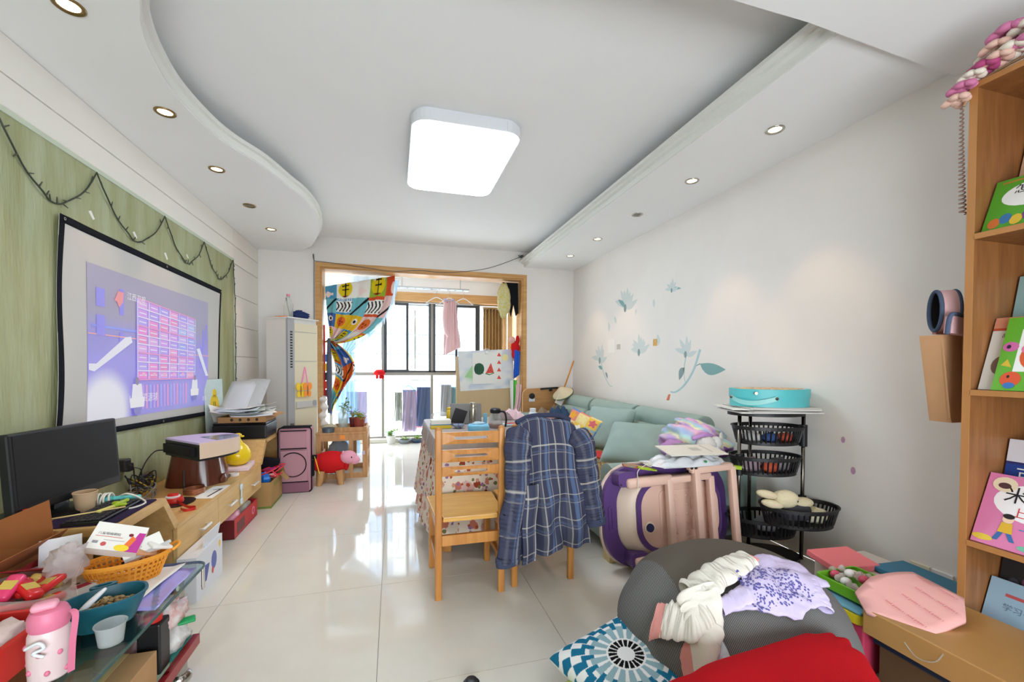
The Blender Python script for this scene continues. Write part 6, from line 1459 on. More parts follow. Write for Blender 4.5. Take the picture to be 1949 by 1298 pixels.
wpm = cloth_mat('cream_white_cotton', (232, 226, 214)); pcf = cloth_mat('salmon_rib_knit', (232, 160, 152))
# white trousers: two tubes of cloth laid over the bag
wt = thing('white_trousers', 'cream white baby trousers with salmon cuffs thrown over the bean bag', 'trousers', (1.15, 1.2, .4))
def tubecloth(path, r0, r1, seed, n=26, m=70, flat=.5):
    C_ = crom([(x, y, 0) for x, y in path], 16); M_ = len(C_)-1
    def fn(u, v):
        i = min(M_, int(v*M_)); p = C_[i]; t_ = (C_[min(M_, i+1)]-C_[max(0, i-1)]).normalized(); s_ = Vector((-t_.y, t_.x, 0)); a = 2*PI*u
        r = (r0+(r1-r0)*v)*(1+.18*nz(v*10, math.cos(a)*1.2, seed)); x, y = p.x+s_.x*r*math.cos(a), p.y+s_.y*r*math.cos(a); hx_, hy_ = p.x+(x-p.x)*.45, p.y+(y-p.y)*.45
        return (x, y, max(bean_z(hx_, hy_), bean_z(x, y))+.006+r*flat*(1+math.sin(a))*.9+.012*nz(x*16, y*16, seed)*max(0, math.sin(a)))
    return G().grid(fn, n, m, closeu=True)
Pz = lambda x, y: (x, y)
part('leg', tubecloth([(1.335, 1.332), (1.227, 1.305), (1.12, 1.29), (1.04, 1.285)], .048, .062, 2), wpm, wt, smooth=True)
part('leg', tubecloth([(1.06, 1.275), (1.05, 1.235), (1.025, 1.20), (1.00, 1.18), (.972, 1.185)], .075, .046, 5), wpm, wt, smooth=True)
part('leg', tubecloth([(1.05, 1.235), (1.005, 1.235), (.97, 1.275), (.945, 1.31)], .062, .042, 9), wpm, wt, smooth=True)
part('cuff', tubecloth([(1.33, 1.33), (1.37, 1.347)], .040, .036, 3, m=10), pcf, wt, smooth=True); part('cuff', tubecloth([(.950, 1.302), (.925, 1.340)], .040, .042, 6, m=10), pcf, wt, smooth=True); part('cuff', tubecloth([(.978, 1.183), (.945, 1.19)], .042, .038, 8, m=10), pcf, wt, smooth=True)
g = sheet([(1.03, 1.145), (1.06, 1.15), (1.065, 1.11), (1.04, 1.11)], lambda x, y: bean_z(x, y)+.03, .02); part('care_label', g, mat('pale_blue_label', (216, 228, 240), .7), wt)
# lavender top
lv = thing('lavender_top', 'pale lavender long sleeved top with dark print spread on the bean bag', 'top', (1.4, 1.2, .45))
lvm = cloth_mat('lavender_cotton', (212, 200, 232))
poly = [(1.12, 1.225), (1.23, 1.24), (1.27, 1.30), (1.36, 1.345), (1.44, 1.355), (1.50, 1.335), (1.57, 1.31), (1.58, 1.26), (1.61, 1.24), (1.58, 1.19), (1.52, 1.19), (1.50, 1.15), (1.47, 1.12), (1.40, 1.12), (1.335, 1.095), (1.264, 1.12), (1.19, 1.155), (1.12, 1.19)]
o = part('body', sheet(poly, lambda x, y: surf(x, y, 3, .034, 8, .014), .011, 2), lvm, lv, smooth=True); solid(o, .008)
part('sleeve', tubecloth([(1.22, 1.20), (1.16, 1.205), (1.105, 1.21)], .034, .026, 4, m=30), lvm, lv, smooth=True); part('sleeve', tubecloth([(1.50, 1.21), (1.485, 1.16), (1.462, 1.12)], .036, .030, 7, m=30), lvm, lv, smooth=True)
rnd = random.Random(12); g = G()
for k in range(620):
    x, y = 1.20+.25*rnd.random(), 1.135+.14*rnd.random()
    if rnd.random() < .25: continue
    s_ = .0022+.0028*rnd.random(); zc = 0
    P_ = [(x+a, y+b) for a, b in ell(s_, s_*.8, 6, 0, 0, rnd.random())]; g.poly([(a, b, surf(a, b, 3, .034, 8, .014)+.006) for a, b in P_])
o = part('print', g, mat('indigo_print', (96, 92, 160), .9), lv); o['kind'] = 'stuff'
# ================================================================== CUSHIONS AND RED BLANKET
def burst(u, v):
    a, b = 2*u-1, 2*v-1; r = math.hypot(a, b); th_ = math.atan2(b, a); wv = rgb(240, 240, 238)
    ph = (th_/(2*PI)*18) % 1
    if r < .145: return wv
    if r < .155+.15: return rgb(28, 26, 28) if .12 < ph < .86 and r > .155 else wv
    ph2 = (th_/(2*PI)*18+.5) % 1
    if .34 < r < .64 and .16 < ph2 < .80: return rgb(150, 182, 190)
    if .56 < r < .80 and .30 < ph < .72: return rgb(36, 116, 150)
    if .72 < r < .98 and .22 < ph2 < .74: return rgb(36, 116, 150)
    if 1.0 < r < 1.16 and .20 < ph < .72: return rgb(36, 116, 150)
    if 1.22 < r and .2 < ph2 < .7: return rgb(36, 116, 150)
    return wv
Mq = basis((-.16, -.10, .98), (-.20, .98, 0))
pq_ = thing('patterned_cushion', 'square white cushion with blue and black sunburst pattern on the floor', 'cushion', (.86, 1.38, 0))
part('cover', pillow((.835, 1.365, .108), .42, .42, .14, Matrix.Rotation(0, 3, 'Z') @ Mq, 200, burst, .006, 4, rgb(240, 240, 238)), PRINTC, pq_, smooth=True)
gq = thing('green_cushion', 'lime green cushion under the sunburst cushion', 'cushion', (.80, 1.30, 0))
part('cover', pillow((.775, 1.275, .048), .45, .40, .09, basis((0, 0, 1), (-.25, .97, 0)), 24, None, .006, 7), cloth_mat('lime_green_cloth', (170, 190, 90)), gq, smooth=True)
def redf(u, v):
    th_ = 2*PI*u; c = math.copysign(abs(math.cos(th_))**.45, math.cos(th_)); s_ = math.copysign(abs(math.sin(th_))**.45, math.sin(th_))
    rr = math.sin(v*PI/2)**.45; z = .385*max(0, math.cos(v*PI/2))**.17*(1+.05*rr*c)
    fold = 1+(.030*math.sin(th_*17+2*nz(c*2, s_*2, 1))+.02*nz(c*3, s_*3, 2))*min(1, max(0, v-.35)*2.2)
    a, b = rr*c*.455*fold, rr*s_*.243*fold; R_ = .07
    x, y = 1.04+a*math.cos(R_)-b*math.sin(R_)+.75*(b-.2)*(.5+.5*c), .82+a*math.sin(R_)+b*math.cos(R_)
    return (x, y, max(.004, z+.008*nz(x*7, y*7, 4)*min(1, v*3)))
rbk = thing('red_blanket', 'bright red fleece blanket heaped over a cushion in the lower right foreground', 'blanket', (1.13, .8, 0))
o = part('cloth', G().grid(redf, 240, 70, closeu=True, flip=True), cloth_mat('bright_red_fleece', (190, 24, 32)), rbk, smooth=True)
# ================================================================== BOXES BESIDE THE BOOKSHELF
tan = mat('glossy_tan_board', (186, 140, 82), .3, spec=.5, var=.1); bkx = mat('dark_brown_card', (96, 68, 40), .8)
x0, x1, y0, y1 = 1.765, 2.17, .62, 1.20
cb3 = thing('brown_carton', 'brown cardboard carton on the floor under the wrapped tan box', 'carton', (1.95, .9, 0))
part('body', G().box(x0+.05, x1, y0, y1-.03, 0, .155), bkx, cb3); part('tape', G().box(x0+.2, x0+.25, y0, y1-.03, .155, .157), card, cb3)
dt_ = single('shaded_gap_slab', 'dark blue black slab standing for the shaded gap between the carton and the wrapped tan box', 'tray', G().rbox(((x0+x1)/2+.02, (y0+y1)/2, .178), (x1-x0-.04, y1-y0-.02, .04), .006), mat('blue_black', (26, 34, 54), .4))  # shade of the gap under the tan box, put in as a dark slab
tb2 = thing('wrapped_tan_box', 'flat tan box in clear film beside the bookshelf, under the pink bag', 'box', (1.95, .9, .2))
part('body', G().rbox(((x0+x1)/2, (y0+y1)/2, .248), (x1-x0, y1-y0, .095), .004), tan, tb2); part('film_edge', G().tube(crom([(x0-.001, .95, .28), (x0-.004, .97, .24), (x0-.002, 1.02, .22), (x0-.002, 1.06, .25)], 6), .002, 5), clear, tb2)
yt = single('yellow_tray', 'yellow plastic tray edge beside the wrapped tan box', 'tray', G().ring(rrect(.19, .22, .03, 4, 1.885, 1.33), rrect(.17, .20, .025, 4, 1.885, 1.33), .20, .235).prism(rrect(.18, .21, .025, 4, 1.885, 1.33), .20, .206), mat('yellow_plastic', (226, 206, 40), .35))
g = G().rbox((1.895, 1.335, .10), (.20, .24, .198), .006)
single('magenta_box', 'dark pink box under the yellow tray on the floor', 'box', g, mat('magenta_card', (190, 60, 90), .5))
single('flat_blue_case', 'thin light blue flat case on the yellow tray', 'case', G().rbox((1.885, 1.33, .242), (.17, .2, .012), .004), mat('light_blue_plastic', (120, 180, 206), .4))
gt = thing('candy_tray', 'lime green tray of wrapped sweets beside the pink paper bag', 'tray', (1.96, 1.35, .262))
part('tray', G().ring(rrect(.24, .22, .02, 4, 1.96, 1.345), rrect(.22, .20, .016, 4, 1.96, 1.345), .262, .305).prism(rrect(.23, .21, .016, 4, 1.96, 1.345), .262, .268), mat('lime_green_plastic', (110, 176, 40), .4), gt)
rnd = random.Random(13); n_ = 0
nmz = ['pink', 'white', 'rose', 'cream', 'red', 'clear']
spots = [('nearest the bean bag', 1.83, 1.27), ('at the near left of the tray', 1.85, 1.36), ('in the middle of the tray', 1.90, 1.32), ('at the far corner of the tray', 1.95, 1.40), ('beside the pink bag', 1.93, 1.25), ('on top of the pile', 1.90, 1.38), ('at the far edge of the tray', 1.87, 1.42), ('at the wall side of the tray', 1.975, 1.32)]
for k, (lb, x, y) in enumerate(spots):
    c_ = [(226, 120, 140), (236, 232, 230), (214, 84, 110), (232, 220, 190)][k % 4]; t = thing('wrapped_sweet', f'{["pink", "white", "rose red", "cream"][k % 4]} wrapped sweet {lb}', 'sweet', (x+.055, y+.005, .27), 0, 'sweets in the green tray'); x += .055; y += .005
    zc = .297+.02*(k in (2, 5)); part('sweet', G().ball((x, y, zc), (.024, .02, .018), 12, 8), mat(f'sweet_{k%4}', c_, .2), t, smooth=True)
    M_ = frot(rnd.uniform(0, 6)); d = M_ @ Vector((1, 0, 0))
    for s in (-1, 1): part('wrapper_end', G().cyl(tuple(Vector((x, y, zc))+d*.02*s), tuple(Vector((x, y, zc+.004))+d*.044*s), .004, 8, .016), mat('sweet_wrapper', (232, 222, 216), .2, kind='film', alpha=.8), t)
pb = thing('pink_paper_bag', 'pink paper bag with rows of small red writing lying on the tan box', 'paper bag', (1.95, 1.0, .3))
pbm = mat('salmon_pink_paper', (240, 178, 172), .6); Mpb = frot(-.10, .13, -.10)
def pbf(a, b, t=0): return tuple(Vector((1.945, 1.115, .335))+Mpb @ Vector((a, b, t+.012*math.sin(a*9+b*5)-.02*(a/.22)**2)))
poly = [(-.20, .04), (-.115, -.115), (.05, -.105), (.17, -.02), (.16, .15), (-.03, .165), (-.15, .13)]
g = G(); 
o = part('body', sheet(poly, lambda x, y: pbf(x, y), .03), pbm, pb, smooth=True); solid(o, .014, -1)
g = G()
for k in range(4):
    text_geo('i need you · i need you', .015, lambda a, b: pbf(-.10+.075*k-b, [-.09, -.09, -.08, -.03][k]+a, .0085), None, g)
part('red_writing', g, mat('rose_print', (206, 70, 90), .6), pb)
single('teal_book', 'teal book lying flat on the low chest behind the pink bag', 'book', G().rbox((2.30, 1.315, .277), (.20, .30, .022), .003, frot(-.05)), mat('teal_cover', (40, 110, 140), .5))
single('coral_box', 'flat coral pink box on the low chest behind the sweets', 'box', G().rbox((2.13, 1.545, .285), (.24, .17, .03), .004, frot(-.1, .12)), mat('coral_card', (232, 120, 126), .5))
# box the coral box and the book stand on
single('storage_chest', 'low pale chest against the wall under the coral box', 'chest', G().rbox((2.245, 1.425, .13), (.34, .44, .26), .01), mat('pale_chest', (206, 196, 186), .5))
# sockets on the right wall
for (y0, y1, lb, kind_) in ((1.445, 1.53, 'cream telephone outlet plate on the right wall', 0), (1.352, 1.438, 'white five hole socket plate beside the bookshelf', 1)):
    t = thing('wall_outlet', lb, 'outlet', (XR, (y0+y1)/2, .2)); yc = (y0+y1)/2
    part('plate', G().rbox((XR-.005, yc, .195), (.010, y1-y0-.002, .086), .003), mat('cream_plate' if not kind_ else 'white_plate', (226, 220, 196) if not kind_ else (232, 232, 230), .35), t)
    for (dy, dz) in (((0, 0),) if not kind_ else ((.018, .018), (-.0, .018), (.018, -.014), (.0, -.02), (-.018, -.014))): part('slot', G().box(XR-.0108, XR-.0100, yc+dy-.003, yc+dy+.003, .195+dz-.006, .195+dz+.006), bp_, t)
# ================================================================== BOOKSHELF
shw = mat('walnut_laminate', (156, 104, 58), .45, col2=(128, 80, 42), scale=4, stretch=(8, 8, .8)); she = mat('walnut_edge', (190, 132, 76), .45, var=.12, scale=4, stretch=(4, 4, 1))
BX, BY0, BY1, BT = 2.19, .10, 1.14, 2.345
bs = thing('bookshelf', 'tall brown bookshelf against the right wall at the right edge', 'bookshelf', (2.38, .62, 0))
for y in (BY0, BY1-.022):
    sp_ = part('side_panel', G().box(BX+.003, XR-.002, y, y+.022, 0, BT), shw, bs); part('edge_band', G().box(BX, BX+.003, y-.001, y+.023, 0, BT), she, sp_)
levels = [.03, .53, 1.125, 1.735, BT-.022]
for z in levels:
    s_ = part('shelf', G().box(BX+.003, XR-.012, BY0+.022, BY1-.022, z-.0, z+.022), shw, bs); part('edge_band', G().box(BX, BX+.003, BY0+.022, BY1-.022, z, z+.022), she, s_)
part('back_panel', G().box(XR-.010, XR-.002, BY0, BY1, 0, BT), shw, bs)
for z in levels[1:4]: part('screw_cap', G().cyl((BX-.001, BY1-.011, z+.011), (BX+.002, BY1-.011, z+.011), .006, 10), she, bs)
def book(label, y0, w, z, h, xb, tilt, cover, art=None, th=.012, nm='picture_book'):
    """book displayed cover-out: bottom front edge at x=xb, leaning back by tilt; y0 = far edge, extends towards the camera"""
    t = thing(nm, label, 'book', (xb, y0-w/2, z))
    a = Vector((0, -1, 0)); b = Vector((math.sin(tilt), 0, math.cos(tilt))); f = plane_fn((xb, y0, z+.002), a, b)     # normal = a x b -> towards -X
    part('cover', G().prism([(0, 0), (w, 0), (w, h), (0, h)], -th, 0, f), mat('cover_'+nm+str(len(MATS)), cover, .35, spec=.5), t)
    part('pages', G().prism([(.003, .003), (w-.003, .003), (w-.003, h+.0004), (.003, h+.0004)], -th+.002, -.002, f), MATS['white_paper'], t)
    if art:
        g = G(); art(g, lambda u, v, l=1: f(u, v, .0006*l)); part('cover_print', g, PRINT, t)
    return t
def R4(g, f, u0, u1, v0, v1, c, l=1): g.poly([f(u0, v0, l), f(u1, v0, l), f(u1, v1, l), f(u0, v1, l)], rgb(c))
def EL(g, f, cu, cv, ru, rv, c, l=2, n=16): g.poly([f(a, b, l) for a, b in ell(ru, rv, n, cu, cv)], rgb(c))
def TX(g, f, s, u, v, size, c, l=3, rot=0):
    text_geo(s, size, lambda a, b: f(u+a*math.cos(rot)-b*math.sin(rot), v+a*math.sin(rot)+b*math.cos(rot), l), rgb(c), g)
def figure(g, f, u, v, s, body, skin=(244, 210, 180), l=3):
    EL(g, f, u, v+.075*s, .022*s, .024*s, skin, l); EL(g, f, u, v+.09*s, .022*s, .014*s, (40, 34, 34), l+1); g.poly([f(u-.02*s, v+.055*s, l), f(u+.02*s, v+.055*s, l), f(u+.028*s, v, l), f(u-.028*s, v, l)], rgb(body))
    g.poly([f(u-.025*s, v, l), f(u-.005*s, v, l), f(u-.02*s, v-.045*s, l), f(u-.04*s, v-.045*s, l)], rgb(60, 110, 170)); g.poly([f(u+.005*s, v, l), f(u+.025*s, v, l), f(u+.045*s, v-.04*s, l), f(u+.025*s, v-.04*s, l)], rgb(60, 110, 170))
# top compartment (shelf 1.735)
def a1(g, f):
    EL(g, f, .12, .14, .09, .055, (250, 250, 248), 1, 24); EL(g, f, .19, .16, .07, .05, (250, 250, 248), 1, 24)
    TX(g, f, '怎样', .06, .150, .042, (30, 30, 30)); TX(g, f, '观察', .10, .105, .042, (190, 50, 60)); R4(g, f, .02, .16, .205, .213, (190, 130, 60)); 
    for k, c in enumerate(((220, 120, 60), (60, 120, 170), (230, 190, 60), (120, 70, 130))): EL(g, f, .03+.03*k, .03+.012*(k % 2), .017, .022, c, 2)
book('bright green book with a white cloud title in the top compartment', BY1-.03, .25, 1.757, .225, 2.215, .42, (90, 168, 50), a1)
def a2(g, f): EL(g, f, .03, .30, .018, .018, (120, 170, 120), 2); R4(g, f, .06, .19, .33, .336, (200, 120, 100)); TX(g, f, '童话', .08, .22, .05, (150, 90, 70))
book('pale peach book behind the green book in the top compartment', BY1-.03, .24, 1.757, .44, 2.36, .30, (226, 184, 156), a2)
o = single('open_page', 'curled cream page of an open book beside the green book', 'book page', G().grid(lambda u, v: (2.225+.07*v+.03*math.sin(u*3), .97-.20*u, 1.762+.17*v*(1-.4*u)), 8, 8), mat('cream_page', (226, 222, 204), .6), True); solid(o, .003)
def a2b(g, f):
    for k in range(9): EL(g, f, .03+.025*k, .03+.02*((k*7) % 3), .018, .02, [(120, 60, 110), (180, 90, 150), (60, 50, 80)][k % 3], 2)
book('purple flowered book lying open at the front of the top compartment', .95, .28, 1.757, .12, 2.203, .35, (222, 214, 220), a2b)
# second compartment (shelf 1.125)
def a3(g, f):
    TX(g, f, '名家', .03, .30, .03, (90, 120, 120)); R4(g, f, .02, .26, .26, .264, (110, 140, 140)); TX(g, f, '推荐阅读', .03, .225, .026, (100, 130, 130)); 
    for k in range(3): EL(g, f, .04+.04*k, .32-.16, .014, .01, (100, 140, 130), 2)
book('pale teal book at the back of the second compartment', BY1-.03, .30, 1.147, .47, 2.345, .25, (150, 184, 184), a3)
def a4(g, f):
    R4(g, f, 0, .30, .255, .30, (226, 150, 120)); R4(g, f, 0, .30, .245, .255, (200, 80, 50)); R4(g, f, .05, .16, .262, .274, (50, 40, 40), 2); TX(g, f, '故事会', .03, .215, .02, (60, 60, 60))
    EL(g, f, .05, .10, .03, .04, (140, 110, 100), 2); EL(g, f, .065, .12, .016, .012, (40, 40, 50), 3); EL(g, f, .10, .18, .012, .012, (220, 150, 60), 2)
book('white book with a peach band behind the green picture book', BY1-.028, .22, 1.147, .30, 2.225, .35, (234, 230, 224), a4)
def a5(g, f):
    R4(g, f, .045, .30, .075, .245, (246, 246, 242)); EL(g, f, .115, .135, .06, .06, (226, 96, 44), 2, 24); EL(g, f, .075, .165, .02, .02, (232, 120, 160), 3); EL(g, f, .115, .155, .035, .022, (240, 150, 90), 3)
    EL(g, f, .025, .175, .022, .02, (214, 110, 170), 2); EL(g, f, .02, .175, .006, .008, (50, 30, 60), 3); EL(g, f, .045, .045, .028, .03, (226, 90, 50), 2); EL(g, f, .045, .02, .016, .012, (60, 120, 190), 3); EL(g, f, .038, .055, .004, .006, (40, 20, 20), 3)
    g.poly([f(.01, .10, 2), f(.04, .092, 2), f(.025, .125, 2)], rgb(226, 190, 60)); EL(g, f, .13, .035, .03, .012, (250, 220, 120), 2); EL(g, f, .18, .05, .03, .03, (240, 160, 60), 2); EL(g, f, .10, .27, .02, .007, (240, 200, 60), 2)
book('green picture book with a round orange creature in front of the second compartment', BY1-.075, .32, 1.147, .295, 2.205, .35, (104, 178, 46), a5)
# third compartment (shelf .53)
def a6(g, f):
    R4(g, f, 0, .3, .31, .40, (226, 224, 232)); R4(g, f, 0, .3, .22, .30, (40, 70, 150)); TX(g, f, '百科', .03, .235, .065, (250, 250, 250)); EL(g, f, .06, .11, .05, .07, (120, 124, 140), 2); EL(g, f, .09, .15, .03, .03, (60, 60, 80), 3); EL(g, f, .17, .08, .04, .04, (40, 90, 200), 2); TX(g, f, '少儿', .07, .335, .035, (200, 60, 60))
book('dark blue encyclopedia with a white title in the third compartment', BY1-.03, .30, .552, .40, 2.34, .22, (48, 50, 110), a6)
def a7(g, f):
    EL(g, f, .15, .185, .12, .075, (248, 244, 246), 1, 24); EL(g, f, .05, .245, .035, .03, (240, 222, 190), 2); EL(g, f, .05, .24, .018, .012, (90, 60, 60), 3)
    TX(g, f, '米小圈', .055, .185, .068, (30, 28, 32)); TX(g, f, '上学记', .085, .13, .042, (206, 50, 60)); figure(g, f, .085, .06, .72, (226, 180, 50)); figure(g, f, .24, .05, .68, (90, 160, 90)); R4(g, f, .12, .22, .083, .087, (90, 140, 190), 3); EL(g, f, .03, .025, .03, .012, (232, 200, 70), 2); EL(g, f, .15, .02, .025, .01, (120, 190, 160), 2)
book('pink story book with two running children in the third compartment', BY1-.028, .33, .552, .285, 2.203, .42, (226, 130, 176), a7)
# lowest compartment (shelf .03)
def a8(g, f):
    EL(g, f, .06, .08, .06, .06, (110, 150, 190), 2); TX(g, f, '飞船起航', .10, .13, .06, (240, 240, 240), 3, -.12); R4(g, f, .03, .10, .19, .205, (180, 40, 60), 2)
    for k in range(7): EL(g, f, .04+.04*k, .27+.02*(k % 3), .018, .028, [(70, 70, 80), (110, 60, 90), (50, 80, 90), (90, 90, 100)][k % 4], 2)
book('black book with spaceship title at the back of the lowest compartment', BY1-.03, .33, .10, .38, 2.33, .20, (38, 38, 42), a8)
def a9(g, f):
    R4(g, f, .05, .14, .30, .312, (200, 90, 90)); TX(g, f, '学习手册', .05, .25, .028, (110, 130, 150)); R4(g, f, .05, .18, .19, .193, (140, 160, 180)); R4(g, f, .05, .16, .18, .183, (140, 160, 180)); EL(g, f, .07, .12, .014, .014, (110, 130, 150), 2); EL(g, f, .12, .12, .014, .014, (110, 130, 150), 2); R4(g, f, .24, .30, .08, .25, (236, 226, 190)); EL(g, f, .27, .17, .02, .03, (206, 90, 60), 3)
book('pale blue workbook in front of the lowest compartment', BY1-.028, .33, .055, .36, 2.208, .38, (160, 190, 212), a9)
for (x, z) in ((2.21, .1), (2.21, .055)): pass
# --- artificial flowers on top and beaded cord
fl = thing('flower_garland', 'garland of pink and cream artificial roses on top of the bookshelf', 'artificial flowers', (2.4, .9, BT))
rs = [mat('rose_pink', (206, 120, 160), .7), mat('rose_cream', (232, 222, 206), .7), mat('rose_deep', (176, 70, 120), .7), mat('rose_peach', (226, 186, 170), .7)]
rnd = random.Random(14)
def rose(c, r, m_):
    for q in range(9):
        a = q*2.4; k = .25+.75*q/9; d = Vector((math.cos(a)*k, math.sin(a)*k, .45-.5*k))*r
        part('petal', G().ball(Vector(c)+d, (r*.50, r*.50, r*.30), 9, 6, .15, 3, q, frot(a, 0, .7*k)), m_, fl, smooth=True)
for (x, y, z, r, k) in ((2.165, 1.165, 2.295, .040, 3), (2.17, 1.15, 2.335, .042, 0), (2.165, 1.12, 2.36, .038, 1), (2.17, 1.09, 2.375, .044, 2), (2.165, 1.05, 2.38, .042, 3), (2.17, 1.015, 2.39, .046, 1), (2.165, .97, 2.39, .046, 0), (2.17, .93, 2.395, .046, 1), (2.165, 1.055, 2.425, .040, 3), (2.18, 1.03, 2.465, .050, 0), (2.185, .98, 2.45, .046, 1), (2.18, .93, 2.455, .05, 2), (2.17, .88, 2.40, .05, 3), (2.2, 1.09, 2.42, .036, 1)): rose((x, y, z), r, rs[k])
P_ = crom([(2.185, 1.155, 2.27), (2.20, 1.13, 2.34), (2.215, 1.05, BT+.02), (2.21, .92, BT+.02), (2.22, .76, BT+.03)], 8); part('vine', G().tube(P_, .006, 6), mat('vine_brown', (176, 140, 110), .7), fl, smooth=True)
cdn = thing('coiled_cord', 'brown coiled cord hanging beside the top of the bookshelf', 'cord', (2.19, 1.165, 1.9))
P_ = []
for i in range(260):
    t_ = i/259; a = t_*2*PI*26; P_.append((2.188+.010*math.cos(a)*(.4+.6*t_)+.02*t_*t_, 1.162+.010*math.sin(a)*(.4+.6*t_), 2.27-.42*t_))
part('cord', G().tube(P_, .0028, 5), mat('brown_cord', (140, 110, 96), .5), cdn, smooth=True)
# --- kraft bag and pink headband on the wall side of the bookshelf
kb_ = thing('kraft_bag', 'brown kraft paper bag hanging between the wall and the bookshelf', 'paper bag', (2.33, 1.21, 1.0))
kr = mat('kraft_paper', (206, 158, 114), .8, var=.08)
part('front', G().prism([(2.205, 1.37), (2.42, 1.37), (2.43, 1.0), (2.275, 1.0), (2.265, 1.02)], 1.215, 1.222, lambda a, b, t: (a, t, b)), kr, kb_); part('side', G().prism([(1.222, 1.37), (1.30, 1.36), (1.27, 1.01), (1.222, 1.0)], 2.42, 2.428, lambda a, b, t: (t, a, b)), kr, kb_)
part('side', G().prism([(1.222, 1.37), (1.29, 1.37), (1.29, 1.0), (1.222, 1.0)], 0, .006, lambda a, b, t: (2.205+(1.37-b)*.195+t, a, b)), kr, kb_)
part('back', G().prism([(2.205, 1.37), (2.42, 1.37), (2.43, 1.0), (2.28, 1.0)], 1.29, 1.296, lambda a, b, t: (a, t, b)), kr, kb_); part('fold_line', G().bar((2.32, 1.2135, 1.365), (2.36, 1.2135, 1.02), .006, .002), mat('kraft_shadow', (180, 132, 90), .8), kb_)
part('handle', G().bar((2.30, 1.25, 1.37), (2.30, 1.1405, 1.40), .012, .004), kr, kb_)
hbn = thing('hair_band_case', 'pale pink padded visor with slate piping tucked in the kraft bag', 'visor', (2.28, 1.24, 1.37))
hpk = cloth_mat('pale_pink_padding', (232, 188, 190)); slp = cloth_mat('slate_piping', (84, 96, 120))
ha = Vector((.80, -.58, .0)).normalized(); hs = Vector((.58, .80, 0)).normalized(); hc_ = Vector((2.268, 1.245, 1.475))
def hbf(u, v):
    a = 2*PI*u; return hc_+ha*(v-.5)*.062+hs*.052*math.cos(a)+Vector((0, 0, .088*math.sin(a)))
def hbi(u, v):
    a = 2*PI*u; return hc_+ha*(v-.5)*.060+hs*.044*math.cos(a)+Vector((0, 0, .080*math.sin(a)))
part('band', G().grid(hbf, 48, 6, closeu=True), hpk, hbn, smooth=True)
part('lining', G().grid(hbi, 48, 6, closeu=True), mat('black_lining', (26, 26, 30), .8), hbn, smooth=True)
for v in (0, 1): part('piping', G().tube([hbf(u, v)*.5+hbi(u, v)*.5 for u in np.linspace(0, 1, 36, endpoint=False)], .0075, 8, closed=True), slp, hbn, smooth=True)
part('lower_flap', G().prism([(2.19, 1.375), (2.36, 1.36), (2.345, 1.415), (2.30, 1.435), (2.20, 1.445)], 1.180, 1.205, lambda a, b, t: (a, t, b)), hpk, hbn); part('flap_piping', G().tube(crom([(2.185, 1.19, 1.37), (2.195, 1.182, 1.45), (2.30, 1.182, 1.438), (2.348, 1.182, 1.415), (2.365, 1.19, 1.36)], 8), .008, 8), slp, hbn, smooth=True)
part('back_panel', G().prism([(2.30, 1.38), (2.41, 1.38), (2.41, 1.53), (2.32, 1.535)], 1.29, 1.305, lambda a, b, t: (a, t, b)), cloth_mat('dusty_rose', (206, 146, 140)), hbn); part('back_piping', G().bar((2.31, 1.297, 1.535), (2.415, 1.297, 1.53), .014, .014), slp, hbn)
# ================================================================== WALL DECALS
dA_ = mat('decal_teal', (128, 172, 170), .6); dB_ = mat('decal_pale', (206, 216, 214), .6); dC_ = mat('decal_grey', (136, 156, 156), .6); dS = mat('decal_stem', (172, 204, 208), .6)
wfn = lambda a, b, t: (XR-.0006-t, a, b)
def decal_stem(g, P_, w=.008):
    C_ = crom([(a, b, 0) for a, b in P_], 8); L_ = []; R_ = []
    for i, p in enumerate(C_):
        t_ = (C_[min(len(C_)-1, i+1)]-C_[max(0, i-1)]).normalized(); k = w*(.4+.6*i/len(C_)); L_.append((p.x-t_.y*k, p.y+t_.x*k)); R_.append((p.x+t_.y*k, p.y-t_.x*k))
    return g.prism(L_+R_[::-1], 0, .0006, wfn)
def leafp(y, z, L_, w, a):
    P_ = []
    for i in range(9): t = i/8; P_.append((t*L_, w*math.sin(PI*t**.8)))
    for i in range(7, 0, -1): t = i/8; P_.append((t*L_, -w*.35*math.sin(PI*t)))
    return [(y+p*math.cos(a)-q*math.sin(a), z+p*math.sin(a)+q*math.cos(a)) for p, q in P_]
def flower(t, y, z, r, m_, squash=1.0, n=6, seed=0):
    rnd = random.Random(seed)
    for k in range(n):
        a = PI*(.1+.8*k/(n-1))+rnd.uniform(-.15, .15); part('petal', G().prism(leafp(y, z, r*rnd.uniform(.8, 1.1), r*.22, a), 0, .0005+.00008*k, wfn), m_, t)
    part('centre', G().prism(ell(r*.12, r*.2, 12, y, z), .001, .0015, wfn), dC_, t)
t = thing('wall_decal', 'pale teal tulip decal beside the white wall note', 'wall decal', (XR, 4.9, 1.2)); flower(t, 4.95, 1.30, .22, dB_, n=6, seed=1); part('stem', decal_stem(G(), [(4.62, .98), (4.70, 1.0), (4.85, 1.15), (4.93, 1.35)], .008), dS, t); part('leaf', G().prism(leafp(4.88, 1.18, .12, .035, .4), 0, .0006, wfn), dA_, t); part('leaf', G().prism(leafp(4.80, 1.15, -.10, .03, .9), 0, .0006, wfn), dC_, t)
t = thing('wall_decal', 'large pale teal flower decal high on the right wall', 'wall decal', (XR, 4.35, 1.95)); flower(t, 4.34, 1.90, .24, dB_, n=8, seed=2); part('sepal', G().prism(leafp(4.34, 1.90, .20, .04, -2.5+PI), 0, .0007, wfn), dA_, t)
